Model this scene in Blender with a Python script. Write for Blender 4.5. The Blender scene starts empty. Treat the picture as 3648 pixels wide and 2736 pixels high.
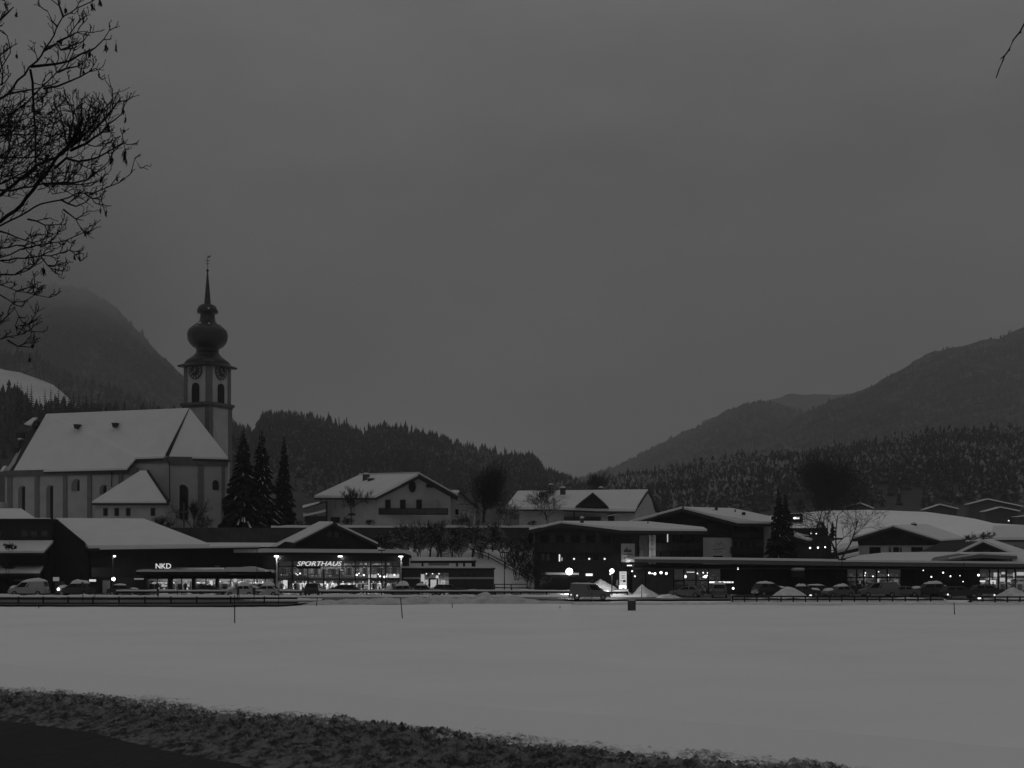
import bpy, math, random
import numpy as np
from mathutils import Vector
random.seed(11)
R = math.radians
F = 4560.0; CX = 1824.0; HZ = 2010.0; H = 4.4      # focal length in photo pixels, optical axis column, horizon row, eye height
scene = bpy.context.scene
COL = scene.collection

# ------------------------------------------------------------------ camera
cam = bpy.data.cameras.new("camera"); co = bpy.data.objects.new("camera", cam); COL.objects.link(co)
co.location = (0, 0, H); co.rotation_euler = (R(90), 0, 0)
cam.sensor_width = 36; cam.lens = 45; cam.shift_y = (HZ-1368)/3648.0
cam.clip_start = 0.3; cam.clip_end = 30000
scene.camera = co

# ------------------------------------------------------------------ world: dusk under closed cloud, monochrome
SUN_EL, SUN_ROT = 3.0, 200.0
LZ = 0.168
w = bpy.data.worlds.new("World"); scene.world = w; w.use_nodes = True
n = w.node_tree.nodes; l = w.node_tree.links
bg = n["Background"]; bg.inputs[1].default_value = 1.0
sky = n.new("ShaderNodeTexSky"); sky.sky_type = 'NISHITA'; sky.sun_disc = False
sky.sun_elevation = R(SUN_EL); sky.sun_rotation = R(SUN_ROT)
bw = n.new("ShaderNodeRGBToBW"); l.new(sky.outputs[0], bw.inputs[0])
dim = n.new("ShaderNodeMath"); dim.operation = 'MULTIPLY'; l.new(bw.outputs[0], dim.inputs[0]); dim.inputs[1].default_value = 0.01
tc = n.new("ShaderNodeTexCoord"); sp = n.new("ShaderNodeSeparateXYZ"); l.new(tc.outputs["Generated"], sp.inputs[0])
el = n.new("ShaderNodeValToRGB"); l.new(sp.outputs[2], el.inputs[0]); er = el.color_ramp.elements   # overcast dome: brighter towards the zenith
for pos, v in ((0, .042), (.12, .053), (.28, .074), (.39, .108), (.6, .188), (1, .238)):
    e = er[0] if pos == 0 else (er[-1] if pos == 1 else er.new(pos)); e.position = pos; e.color = (v, v, v, 1)
nz = n.new("ShaderNodeTexNoise"); nz.inputs["Scale"].default_value = 3.4; nz.inputs["Detail"].default_value = 9; nz.inputs["Roughness"].default_value = .62
mpn = n.new("ShaderNodeMapping"); mpn.inputs["Scale"].default_value = (1, 1, 2.5)
l.new(tc.outputs["Generated"], mpn.inputs[0]); l.new(mpn.outputs[0], nz.inputs["Vector"])
nr = n.new("ShaderNodeMapRange"); l.new(nz.outputs[0], nr.inputs[0]); nr.inputs[1].default_value = .3; nr.inputs[2].default_value = .7
nr.inputs[3].default_value = .84; nr.inputs[4].default_value = 1.14
mu = n.new("ShaderNodeMath"); mu.operation = 'MULTIPLY'; l.new(el.outputs[0], mu.inputs[0]); l.new(nr.outputs[0], mu.inputs[1])
ad = n.new("ShaderNodeMath"); ad.operation = 'ADD'; l.new(mu.outputs[0], ad.inputs[0]); l.new(dim.outputs[0], ad.inputs[1])
l.new(ad.outputs[0], bg.inputs[0])
sl = bpy.data.lights.new("sun", 'SUN'); sl.energy = 0.03; sl.angle = R(40); so = bpy.data.objects.new("sun", sl); COL.objects.link(so)
so.rotation_euler = (R(60), 0, R(25))
vs = scene.view_settings; scene.display_settings.display_device = 'sRGB'
vs.view_transform = 'Standard'; vs.look = 'None'; vs.exposure = 0; vs.gamma = 1; vs.use_curve_mapping = False
scene.cycles.max_bounces = 6; scene.cycles.transparent_max_bounces = 10; scene.cycles.sample_clamp_indirect = 4
scene.cycles.volume_bounces = 2

# ------------------------------------------------------------------ helpers
def gx(px, D): return (px-CX)/F*D
def gz(py, D): return H-(py-HZ)/F*D
def at(px, py, D): return Vector((gx(px, D), D, gz(py, D)))
def gd(py, z=0.0): return (H-z)*F/(py-HZ)

_M = {}
def mat(name, col, rough=.8, noise=0.0, nscale=3.0, bump=0.0, bscale=8.0, spec=.3, stretch=(1, 1, 1), planks=0.0, snow=0.0, snow_scale=.6, metal=0, snowcol=.42, snowvar=0):
    if name in _M: return _M[name]
    m = bpy.data.materials.new(name); m.use_nodes = True; t = m.node_tree; b = t.nodes["Principled BSDF"]
    b.inputs["Roughness"].default_value = rough; b.inputs["Specular IOR Level"].default_value = spec; b.inputs["Metallic"].default_value = metal
    b.inputs["Base Color"].default_value = (col, col, col, 1)
    tcn = t.nodes.new("ShaderNodeTexCoord"); mp = t.nodes.new("ShaderNodeMapping"); mp.inputs["Scale"].default_value = stretch
    t.links.new(tcn.outputs["Object"], mp.inputs[0])
    last = None
    if noise or planks:
        nn = t.nodes.new("ShaderNodeTexNoise"); nn.inputs["Scale"].default_value = nscale; nn.inputs["Detail"].default_value = 6
        t.links.new(mp.outputs[0], nn.inputs["Vector"])
        mr = t.nodes.new("ShaderNodeMapRange"); t.links.new(nn.outputs[0], mr.inputs[0]); mr.inputs[1].default_value = .25; mr.inputs[2].default_value = .75
        mr.inputs[3].default_value = col*(1-noise); mr.inputs[4].default_value = col*(1+noise); last = mr.outputs[0]
        if planks:
            wv = t.nodes.new("ShaderNodeTexWave"); wv.bands_direction = 'X'; wv.inputs["Scale"].default_value = planks; wv.inputs["Distortion"].default_value = .3
            t.links.new(tcn.outputs["Object"], wv.inputs["Vector"])
            m2 = t.nodes.new("ShaderNodeMapRange"); t.links.new(wv.outputs["Fac"], m2.inputs[0]); m2.inputs[1].default_value = 0; m2.inputs[2].default_value = .25
            m2.inputs[3].default_value = .55; m2.inputs[4].default_value = 1
            mm = t.nodes.new("ShaderNodeMath"); mm.operation = 'MULTIPLY'; t.links.new(last, mm.inputs[0]); t.links.new(m2.outputs[0], mm.inputs[1]); last = mm.outputs[0]
    if snow:
        g = t.nodes.new("ShaderNodeNewGeometry"); s2 = t.nodes.new("ShaderNodeSeparateXYZ"); t.links.new(g.outputs["Normal"], s2.inputs[0])
        ab = t.nodes.new("ShaderNodeMath"); ab.operation = 'ABSOLUTE'; t.links.new(s2.outputs[2], ab.inputs[0])
        n3 = t.nodes.new("ShaderNodeTexNoise"); n3.inputs["Scale"].default_value = snow_scale; n3.inputs["Detail"].default_value = 4; n3.inputs["Roughness"].default_value = .7
        t.links.new(tcn.outputs["Object"], n3.inputs["Vector"])
        a2 = t.nodes.new("ShaderNodeMath"); a2.operation = 'MULTIPLY_ADD'; t.links.new(ab.outputs[0], a2.inputs[0]); a2.inputs[1].default_value = .35; t.links.new(n3.outputs[0], a2.inputs[2])
        sout = a2.outputs[0]
        if snowvar:
            n5 = t.nodes.new("ShaderNodeTexNoise"); n5.inputs["Scale"].default_value = .018; n5.inputs["Detail"].default_value = 3; t.links.new(tcn.outputs["Object"], n5.inputs["Vector"])
            a5 = t.nodes.new("ShaderNodeMath"); a5.operation = 'MULTIPLY_ADD'; t.links.new(n5.outputs[0], a5.inputs[0]); a5.inputs[1].default_value = snowvar; t.links.new(sout, a5.inputs[2])
            a6 = t.nodes.new("ShaderNodeMath"); a6.operation = 'SUBTRACT'; t.links.new(a5.outputs[0], a6.inputs[0]); a6.inputs[1].default_value = snowvar*.5; sout = a6.outputs[0]
        m4 = t.nodes.new("ShaderNodeMapRange"); t.links.new(sout, m4.inputs[0]); m4.inputs[1].default_value = 1.0-snow; m4.inputs[2].default_value = 1.12-snow
        mx = t.nodes.new("ShaderNodeMix"); mx.data_type = 'FLOAT'; t.links.new(m4.outputs[0], mx.inputs[0])
        if last is not None: t.links.new(last, mx.inputs[2])
        else: mx.inputs[2].default_value = col
        mx.inputs[3].default_value = snowcol; last = mx.outputs[0]
    if last is not None: t.links.new(last, b.inputs["Base Color"])
    if bump:
        bn = t.nodes.new("ShaderNodeTexNoise"); bn.inputs["Scale"].default_value = bscale; bn.inputs["Detail"].default_value = 7
        t.links.new(mp.outputs[0], bn.inputs["Vector"])
        bp = t.nodes.new("ShaderNodeBump"); bp.inputs["Strength"].default_value = bump; bp.inputs["Distance"].default_value = .3
        t.links.new(bn.outputs[0], bp.inputs["Height"]); t.links.new(bp.outputs[0], b.inputs["Normal"])
    _M[name] = m; return m
def emit(name, s):
    if name in _M: return _M[name]
    m = bpy.data.materials.new(name); m.use_nodes = True; t = m.node_tree; t.nodes.clear()
    o = t.nodes.new("ShaderNodeOutputMaterial"); e = t.nodes.new("ShaderNodeEmission"); e.inputs[0].default_value = (1, 1, 1, 1); e.inputs[1].default_value = s
    t.links.new(e.outputs[0], o.inputs[0]); _M[name] = m; return m
def glass(name):
    m = bpy.data.materials.new(name); m.use_nodes = True; t = m.node_tree; t.nodes.clear()
    o = t.nodes.new("ShaderNodeOutputMaterial"); a = t.nodes.new("ShaderNodeBsdfTransparent"); a.inputs[0].default_value = (.85, .85, .85, 1)
    g = t.nodes.new("ShaderNodeBsdfGlossy"); g.inputs["Roughness"].default_value = .03; mx = t.nodes.new("ShaderNodeMixShader"); mx.inputs[0].default_value = .09
    t.links.new(a.outputs[0], mx.inputs[1]); t.links.new(g.outputs[0], mx.inputs[2]); t.links.new(mx.outputs[0], o.inputs[0]); _M[name] = m; return m

SNOW = mat("snow", .88, .75, .05, .10, .25, 1.2, .2)
ROOFSNOW = mat("roof_snow", .66, .75, .05, .35, .25, 1.6, .2)
SNOWD = mat("ploughed_snow", .62, .85, .25, 1.2, .6, 3, .2)
PLASTER = mat("old_plaster", .36, .9, .13, .5, .1, 6)
WHITEW = mat("white_plaster", .36, .9, .12, .5, .1, 6)
PIL = mat("grey_pilaster", .15, .9, .15, .8)
CORN = mat("cornice_stone", .11, .9, .2, .8)
WOOD = mat("dark_timber", .020, .75, .3, 2, .2, 6, .25, (1, 1, .15), planks=1.6)
WOOD2 = mat("weathered_timber", .06, .8, .3, 2, .2, 6, .25)
DARK = mat("dark_cladding", .013, .8, .25, 1.5)
ROOFT = mat("dark_roof_tile", .025, .7, .3, 3)
COPPER = mat("dark_shingle", .022, .42, .35, 3, .25, 10, .45)
PANE = mat("dark_glass", .010, .2, spec=.12)
FRAME = mat("window_frame", .035, .6)
FRAMEL = mat("pale_window_frame", .25, .6)
METAL = mat("grey_metal", .10, .5, .15, 3)
METALD = mat("black_metal", .018, .7, .2, 3, spec=.15)
FASCIA = mat("grey_fascia", .13, .6, .1, 1)
CONC = mat("concrete", .16, .9, .2, 1.2)
STONEW = mat("garden_wall_stone", .055, .95, .35, .7, .4, 2)
ASPH = mat("wet_asphalt", .035, .45, .35, .6, .15, 5, .4, (1, 1, 1))
SLUSH = mat("slushy_road", .10, .6, .55, .35, .3, 2, .3)
BARK = mat("bark", .018, .9, .3, 4)
BARKS = mat("snowy_bark", .022, .9, .3, 4, snow=.36, snow_scale=1.6)
NEEDLE = mat("spruce_needles", .016, .85, .4, .8, snow=.08, snow_scale=.8)
FOREST = mat("forest_needles", .022, .9, .5, .08, snow=.17, snow_scale=.45, snowcol=.16, snowvar=.7)
FOREST2 = mat("snowy_forest_needles", .024, .9, .5, .08, snow=.21, snow_scale=.4, snowcol=.24, snowvar=.8)
FARWOOD = mat("far_wood", .030, .95, .75, .006, snow=.17, snow_scale=.02, snowcol=.13, snowvar=.7)
MOUNT = mat("wooded_slope", .040, .95, .75, .007)
FLOOR = mat("shop_floor", .25, .5, .1, 1)
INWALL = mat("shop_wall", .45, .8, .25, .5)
GOODS = [mat("cloth_%s" % a, v, .8, .2, 5) for a, v in (("black", .03), ("grey", .18), ("pale", .45), ("white", .8), ("mid", .3))]
LAMP = emit("lamp_light", 6.0); LAMPS = emit("soft_lamp_light", 1.3); LITSIGN = emit("lit_sign_face", .62); LITDIM = emit("dim_lit_face", .16)
LETTER = emit("lit_letter", .72); TUBE = emit("light_tube", 2.2); SPOT = emit("spot_light", 3.0); HEAD = emit("head_light", 2.5)
GLASS = glass("shop_glass")

class MB:
    def __init__(s): s.v = []; s.f = []
    def add(s, vs, fs):
        k = len(s.v); s.v += [Vector(v) for v in vs]; s.f += [tuple(i+k for i in f) for f in fs]; return s
    def box(s, x0, x1, y0, y1, z0, z1):
        return s.add([(x0, y0, z0), (x1, y0, z0), (x1, y1, z0), (x0, y1, z0), (x0, y0, z1), (x1, y0, z1), (x1, y1, z1), (x0, y1, z1)],
                     [(0, 3, 2, 1), (4, 5, 6, 7), (0, 1, 5, 4), (1, 2, 6, 5), (2, 3, 7, 6), (3, 0, 4, 7)])
    def prism(s, pts, d):                     # polygon pts (3D) swept along vector d
        k = len(pts); a = [Vector(p) for p in pts]; d = Vector(d); b = [p+d for p in a]
        return s.add(a+b, [tuple(range(k)), tuple(range(2*k-1, k-1, -1))]+[(i, i+k, (i+1) % k+k, (i+1) % k) for i in range(k)])
    def slab(s, pts, t): return s.prism(pts, (0, 0, -t))
    def wall(s, p, q, z0, zp, zq, th):        # upright wall from p to q (x,y), thickness th to the back (+y side of the p->q line)
        p = Vector((p[0], p[1], 0)); q = Vector((q[0], q[1], 0)); d = (q-p).normalized(); nrm = Vector((-d.y, d.x, 0))*th
        return s.prism([(p.x, p.y, z0), (q.x, q.y, z0), (q.x, q.y, zq), (p.x, p.y, zp)], nrm)
    def tube(s, pts, rad, sides=5, cap=True):
        pts = [Vector(p) for p in pts]; k0 = len(s.v); m = len(pts)
        up = Vector((0.31, .2, .93))
        for i, p in enumerate(pts):
            d = (pts[min(i+1, m-1)]-pts[max(i-1, 0)])
            if d.length < 1e-9: d = Vector((0, 0, 1))
            d.normalize(); a = d.cross(up)
            if a.length < 1e-3: a = d.cross(Vector((1, 0, 0)))
            a.normalize(); b = d.cross(a); r = rad[i] if isinstance(rad, (list, tuple)) else rad
            for j in range(sides):
                t = 2*math.pi*j/sides; s.v.append(p+a*(r*math.cos(t))+b*(r*math.sin(t)))
        for i in range(m-1):
            for j in range(sides):
                s.f.append((k0+i*sides+j, k0+i*sides+(j+1) % sides, k0+(i+1)*sides+(j+1) % sides, k0+(i+1)*sides+j))
        if cap:
            s.f.append(tuple(k0+j for j in range(sides))); s.f.append(tuple(k0+(m-1)*sides+j for j in reversed(range(sides))))
        return s
    def lathe(s, prof, c, seg=20):            # prof [(r,z)], c centre (x,y)
        k0 = len(s.v)
        for r, z in prof:
            for j in range(seg):
                t = 2*math.pi*j/seg; s.v.append(Vector((c[0]+r*math.cos(t), c[1]+r*math.sin(t), z)))
        for i in range(len(prof)-1):
            for j in range(seg): s.f.append((k0+i*seg+j, k0+i*seg+(j+1) % seg, k0+(i+1)*seg+(j+1) % seg, k0+(i+1)*seg+j))
        s.f.append(tuple(k0+j for j in reversed(range(seg)))); s.f.append(tuple(k0+(len(prof)-1)*seg+j for j in range(seg)))
        return s
    def ball(s, c, r, seg=10, rings=6, sz=1.0):
        return s.lathe([(max(1e-4, r*math.sin(math.pi*i/rings)), c[2]-r*sz*math.cos(math.pi*i/rings)) for i in range(rings+1)], c, seg)
    def build(s, name, m, parent=None, smooth=False, **tags):
        me = bpy.data.meshes.new(name); off = parent_world(parent) if parent else Vector((0, 0, 0))
        me.from_pydata([tuple(v-off) for v in s.v], [], s.f); me.materials.append(m)
        if smooth: me.polygons.foreach_set("use_smooth", [True]*len(me.polygons))
        me.update()
        o = bpy.data.objects.new(name, me); COL.objects.link(o); o.parent = parent
        return tag(o, **tags) if tags else o
def parent_world(p):
    v = Vector(p.location)
    while p.parent: p = p.parent; v = v+Vector(p.location)
    return v
def tag(o, label=None, cat=None, group=None, kind=None):
    if label: o["label"] = label
    if cat: o["category"] = cat
    if group: o["group"] = group
    if kind: o["kind"] = kind
    return o
def thing(name, label, cat, loc=(0, 0, 0), group=None):
    o = bpy.data.objects.new(name, None); COL.objects.link(o); o.location = loc; o.empty_display_size = .5
    return tag(o, label, cat, group)
def copy_tree(o, parent=None):
    kids = [c for c in o.children]
    c = o.copy(); COL.objects.link(c)
    if parent: c.parent = parent
    for k in kids: copy_tree(k, c)
    return c
def npmesh(name, V, Fq, m, **tags):           # fast mesh from numpy arrays, Fq (n,3) or (n,4)
    me = bpy.data.meshes.new(name); k = Fq.shape[1]
    me.vertices.add(len(V)); me.vertices.foreach_set("co", np.ascontiguousarray(V, dtype=np.float32).ravel())
    me.loops.add(Fq.size); me.loops.foreach_set("vertex_index", Fq.astype(np.int32).ravel())
    me.polygons.add(len(Fq)); me.polygons.foreach_set("loop_start", np.arange(0, Fq.size, k, dtype=np.int32)); me.polygons.foreach_set("loop_total", np.full(len(Fq), k, dtype=np.int32))
    me.materials.append(m); me.update(calc_edges=True)
    o = bpy.data.objects.new(name, me); COL.objects.link(o); return tag(o, **tags)
_rs = np.random.RandomState(5); _T = _rs.rand(64, 64)
def vnoise(x, y):
    x = np.asarray(x, float); y = np.asarray(y, float); xi = np.floor(x).astype(int); yi = np.floor(y).astype(int); fx = x-xi; fy = y-yi
    fx = fx*fx*(3-2*fx); fy = fy*fy*(3-2*fy); g = lambda a, b: _T[a % 64, b % 64]
    return (g(xi, yi)*(1-fx)+g(xi+1, yi)*fx)*(1-fy)+(g(xi, yi+1)*(1-fx)+g(xi+1, yi+1)*fx)*fy-.5
def fbm(x, y, o=5): return sum(vnoise(x*2**i+i*7.3, y*2**i+i*3.1)/2**i for i in range(o))
def gridmesh(name, X, Y, Z, m, **tags):
    ny, nx = X.shape; V = np.stack([X.ravel(), Y.ravel(), Z.ravel()], 1); idx = np.arange(ny*nx).reshape(ny, nx)
    Fq = np.stack([idx[:-1, :-1].ravel(), idx[:-1, 1:].ravel(), idx[1:, 1:].ravel(), idx[1:, :-1].ravel()], 1)
    o = npmesh(name, V, Fq, m, **tags); o.data.polygons.foreach_set("use_smooth", [True]*len(o.data.polygons)); return o

# ------------------------------------------------------------------ terrain
CY = [198, 213, 216, 240, 330, 420, 700, 3000]
CT = [([-400, 400], [0, 0]),
      ([-400, 5, 30, 60, 400], [7.4, 7.4, 1.2, .6, .6]),
      ([-400, 5, 30, 60, 400], [10.4, 10.4, 1.8, 1.2, 1.2]),
      ([-400, 8, 32, 50, 60, 140, 400], [10.6, 10.6, 10, 6, 4, 4.5, 5]),
      ([-400, -60, 0, 40, 70, 82, 92, 107, 119, 124, 132, 400], [15, 14, 13, 13, 17.4, 18.3, 18.5, 17.9, 16.2, 15, 14.5, 14.5]),
      ([-400, 0, 60, 90, 120, 400], [16, 14, 16, 15, 13, 14]),
      ([-400, 400], [18, 14]), ([-400, 400], [12, 12])]
def zg(X, Y):
    X = np.asarray(X, float); Y = np.asarray(Y, float)
    rows = np.stack([np.interp(X, a, b) for a, b in CT], 0)
    k = np.clip(np.searchsorted(CY, Y, side='right')-1, 0, len(CY)-2); cy = np.array(CY, float)
    t = np.clip((Y-cy[k])/(cy[k+1]-cy[k]), 0, 1)
    flat = rows.reshape(len(CY), -1); kk = k.ravel(); ii = np.arange(flat.shape[1])
    z = (flat[kk, ii].reshape(X.shape))*(1-t)+(flat[kk+1, ii].reshape(X.shape))*t
    near = np.clip((22-Y)/14, 0, 1); near = near*near*(3-2*near)*2.7
    return z+near+fbm(X*.09, Y*.05, 4)*.09+fbm(X*.02+4, Y*.02, 2)*.12*np.clip(Y/60, 0, 1)*np.clip((133-Y)/20, 0, 1)
def zg1(x, y): return float(zg(np.array([x]), np.array([y]))[0])
xs = np.unique(np.concatenate([np.linspace(-5200, -400, 14), np.linspace(-400, -110, 40), np.linspace(-110, 160, 260), np.linspace(160, 400, 34), np.linspace(400, 5200, 14)]))
ys = np.unique(np.concatenate([np.linspace(-120, 20, 15), np.linspace(20, 60, 60), np.linspace(60, 195, 110), np.linspace(195, 245, 70), np.linspace(245, 430, 60), np.linspace(430, 1000, 20), np.linspace(1000, 8800, 16)]))
XX, YY = np.meshgrid(xs, ys)
gridmesh("ground", XX, YY, zg(XX, YY), SNOW, kind="structure")

def sheet(name, pts, m, z, **tags):           # pts: (px, py) on flat ground -> flat sheet slightly above it
    P = [(gx(px, gd(py)), gd(py), z) for px, py in pts]
    return MB().add(P, [tuple(range(len(P)))]).build(name, m, **tags)
def strip(name, px, pyn, pyf, m, z, wob=.25, seed=0, **tags):   # a road-like sheet between a near and a far edge row given by photo columns
    X0 = np.linspace(px[0], px[-1], 220); yn = np.interp(X0, px, pyn); yf = np.interp(X0, px, pyf)
    Dn = H*F/(yn-HZ)+fbm(X0*.03+seed, X0*0+1, 4)*wob*4; Df = H*F/(yf-HZ)+fbm(X0*.03+seed, X0*0+5, 4)*wob*4
    T = np.linspace(0, 1, 5)[:, None]; D = Dn*(1-T)+Df*T; X = (X0-CX)/F*D
    gridmesh(name, X, D, np.full_like(X, z)+0*X, m, kind="structure", **tags)
strip("village_road", [-260, 300, 700, 1000, 1150, 1400, 1900, 2400, 3000, 3900], [2159, 2162, 2163, 2161, 2150, 2142, 2141, 2141, 2138, 2139],
      [2119, 2127, 2132, 2130, 2130, 2130, 2131, 2131, 2126, 2128], SLUSH, .17)
strip("parking_lot", [-260, 1000, 2000, 3900], [2126, 2126, 2126, 2131], [2116.5, 2116.5, 2116.5, 2113], ASPH, .14)
strip("road_left_lane", [-260, 300, 700, 1000], [2157, 2160, 2161, 2160], [2121, 2128, 2134, 2150], ASPH, .19)

# the near road curves past the camera; its ploughed bank widens towards the right
EX, EYV = [-46, -14.3, -10.9, -8.4, -6.25, 0, 8, 22], [58, 35.9, 33.2, 30.4, 28.2, 22, 14, 2]
CRX, CRY = [-46, -15.5, -7.5, -2.3, 0, 4.1, 10, 22], [64, 39.6, 33.6, 29.6, 27.6, 24.9, 20.6, 12]
rx = np.linspace(-46, 20, 120); rw = np.linspace(-30, 0.4, 30)
RX, RW = np.meshgrid(rx, rw); RY = np.interp(RX, EX, EYV)+RW
gridmesh("near_road", RX, RY, np.maximum(zg(RX, RY), 0)+.05+.015*fbm(RX, RY), mat("near_asphalt", .013, .6, .5, .25, .2, 4, .12, (1.2, .25, 1)), kind="structure")
ux = np.linspace(-26, 14, 860); uv = np.linspace(0, 1, 300)
UX, UT = np.meshgrid(ux, uv); E0 = np.interp(UX, EX, EYV)-.5; C0 = np.interp(UX, CRX, CRY)+.5*fbm(UX*.12, UX*0, 3); W = C0+15-E0
UY = E0+UT*W; UV = UY-C0
prof = np.where(UV < 0, np.clip((UY-E0)/(C0-E0), 0, 1)**.7, np.clip(1-UV/14, 0, 1)**1.2)
hh = np.interp(UX, [-16, -6, 4], [.42, .5, .6])+.1*fbm(UX*.25+9, UX*0+2, 3)
clod = .10+fbm(UX*.9, UY*.9, 3)*.16+np.clip(.2-np.abs(fbm(UX*4.4, UY*4.4, 3)), 0, 1)*.42+np.clip(.2-np.abs(fbm(UX*9+3, UY*9, 2)), 0, 1)*.42
sparse = np.clip(fbm(UX*.7+2, UY*.7, 3)*2+.45, 0, 1)
UZ = zg(UX, UY)-.05+prof*hh*.8+clod*np.where(UV < .4, np.clip(prof*1.4, 0, 1), sparse*np.clip(1-UV/5.5, 0, 1)*1.15+.03*np.clip(1-UV/14, 0, 1))
BANK = bpy.data.materials.new("dirty_bank"); BANK.use_nodes = True
t = BANK.node_tree; b = t.nodes["Principled BSDF"]; b.inputs["Roughness"].default_value = .9
tcn = t.nodes.new("ShaderNodeTexCoord"); at_ = t.nodes.new("ShaderNodeAttribute"); at_.attribute_name = "crest"
def _noise(sc, de, ro):
    q_ = t.nodes.new("ShaderNodeTexNoise"); q_.inputs["Scale"].default_value = sc; q_.inputs["Detail"].default_value = de; q_.inputs["Roughness"].default_value = ro; t.links.new(tcn.outputs["Object"], q_.inputs["Vector"]); return q_.outputs[0]
def _map(sock, a, b, c, d):
    q_ = t.nodes.new("ShaderNodeMapRange"); q_.interpolation_type = 'SMOOTHSTEP'; t.links.new(sock, q_.inputs[0])
    for i, v in enumerate((a, b, c, d)): q_.inputs[i+1].default_value = v
    return q_.outputs[0]
dirt = _map(_noise(2.9, 8, .68), .40, .62, .016, .17)
a3 = t.nodes.new("ShaderNodeMath"); a3.operation = 'MULTIPLY_ADD'; t.links.new(_noise(2.2, 8, .7), a3.inputs[0]); a3.inputs[1].default_value = 8.0; a4 = t.nodes.new("ShaderNodeMath"); a4.operation = 'MULTIPLY_ADD'; t.links.new(_noise(8, 4, .6), a4.inputs[0]); a4.inputs[1].default_value = 6.0; t.links.new(at_.outputs["Fac"], a4.inputs[2]); t.links.new(a4.outputs[0], a3.inputs[2])
mixd = t.nodes.new("ShaderNodeMix"); mixd.data_type = 'FLOAT'; t.links.new(_map(a3.outputs[0], 6.6, 10.0, 0, 1), mixd.inputs[0]); t.links.new(dirt, mixd.inputs[2]); mixd.inputs[3].default_value = .84
t.links.new(mixd.outputs[0], b.inputs["Base Color"])
_bk = gridmesh("snow_bank", UX, UY, UZ, BANK, kind="structure"); _bk.data.attributes.new("crest", 'FLOAT', 'POINT').data.foreach_set("value", UV.astype(np.float32).ravel())

# ------------------------------------------------------------------ hills and mountains
def hill(name, out, Dr, Db, zb, m, rough, freq, seed, rows=26, cols=240, drop=0, power=1.0):
    """ridge outline (photo columns/rows) at depth Dr(px) falling forward to depth Db and height zb, and away behind"""
    px = np.linspace(out[0][0], out[-1][0], cols); py = np.interp(px, [p[0] for p in out], [p[1] for p in out])
    D = np.array([Dr(p) if callable(Dr) else Dr for p in px], float); zr = H-(py-HZ)/F*D-drop
    xr = (px-CX)/F*D
    T = np.concatenate([np.linspace(0, 1, rows), [1.15, 1.4]])
    X = np.zeros((len(T), cols)); Y = X.copy(); Z = X.copy()
    for i, t in enumerate(T):
        X[i] = (px-CX)/F*(Db+(D-Db)*t); Y[i] = Db+(D-Db)*t
        tt = min(t, 1); Z[i] = zb+(zr-zb)*tt**power
        if t > 1: Z[i] = zr-(zr-zb)*(t-1)*2.2
    Z += rough*fbm(X*freq+seed, Y*freq+seed, 5)*np.sin(np.clip(T, 0, 1)*np.pi)[:, None]+rough*.35*fbm(X*freq*4+seed, Y*freq*4, 3)
    gridmesh(name, X, Y, Z, m, kind="structure")
    def sample(k, rs, lo=0.0, hi=1.0):
        u = rs.rand(k)*(cols-1.001); t = lo+(hi-lo)*np.sqrt(rs.rand(k)*(1-.25)+.25*rs.rand(k)); v = t*(rows-1.001)
        i = v.astype(int); j = u.astype(int); fv = v-i; fu = u-j
        g = lambda A: (A[i, j]*(1-fu)+A[i, j+1]*fu)*(1-fv)+(A[i+1, j]*(1-fu)+A[i+1, j+1]*fu)*fv
        return g(X), g(Y), g(Z)
    return sample
def conifers(name, P, hmin, hmax, m, rs, tiers=4, sides=6, wfac=.17, **tags):
    """a wood of ragged conifers merged into one mesh"""
    x, y, z = P; k = len(x); h = (hmin+(hmax-hmin)*rs.rand(k))*(1+.55*fbm(x*.012, y*.012, 3)); wd = h*wfac*(.6+.95*rs.rand(k)); wd = np.where(rs.rand(k) < .22, wd*1.5, wd)
    Vs, Fs = [], []; base = 0
    lx = rs.randn(k)*.02*h; ly = rs.randn(k)*.02*h
    for tI in range(tiers):
        f0 = tI/tiers; zb_ = .06+.86*f0; zt = min(1.0, zb_+1.5/tiers) if tI < tiers-1 else 1.0
        rr = wd*(1-f0*.86)*(.85+.3*rs.rand(k))
        a0 = rs.rand(k)*6.28
        ring = np.zeros((k, sides+1, 3))
        for j in range(sides):
            a = a0+2*np.pi*j/sides+rs.randn(k)*.25; q = rr*(.6+.8*rs.rand(k))
            ring[:, j, 0] = x+np.cos(a)*q+lx*f0; ring[:, j, 1] = y+np.sin(a)*q+ly*f0; ring[:, j, 2] = z+h*(zb_-.07*rs.rand(k))
        ring[:, sides, 0] = x+lx*zt; ring[:, sides, 1] = y+ly*zt; ring[:, sides, 2] = z+h*zt
        Vs.append(ring.reshape(-1, 3))
        idx = base+np.arange(k)[:, None]*(sides+1)
        for j in range(sides): Fs.append(np.concatenate([idx+j, idx+(j+1) % sides, idx+sides], 1))
        base += k*(sides+1)
    return npmesh(name, np.concatenate(Vs), np.concatenate(Fs), m, **tags)

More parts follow.
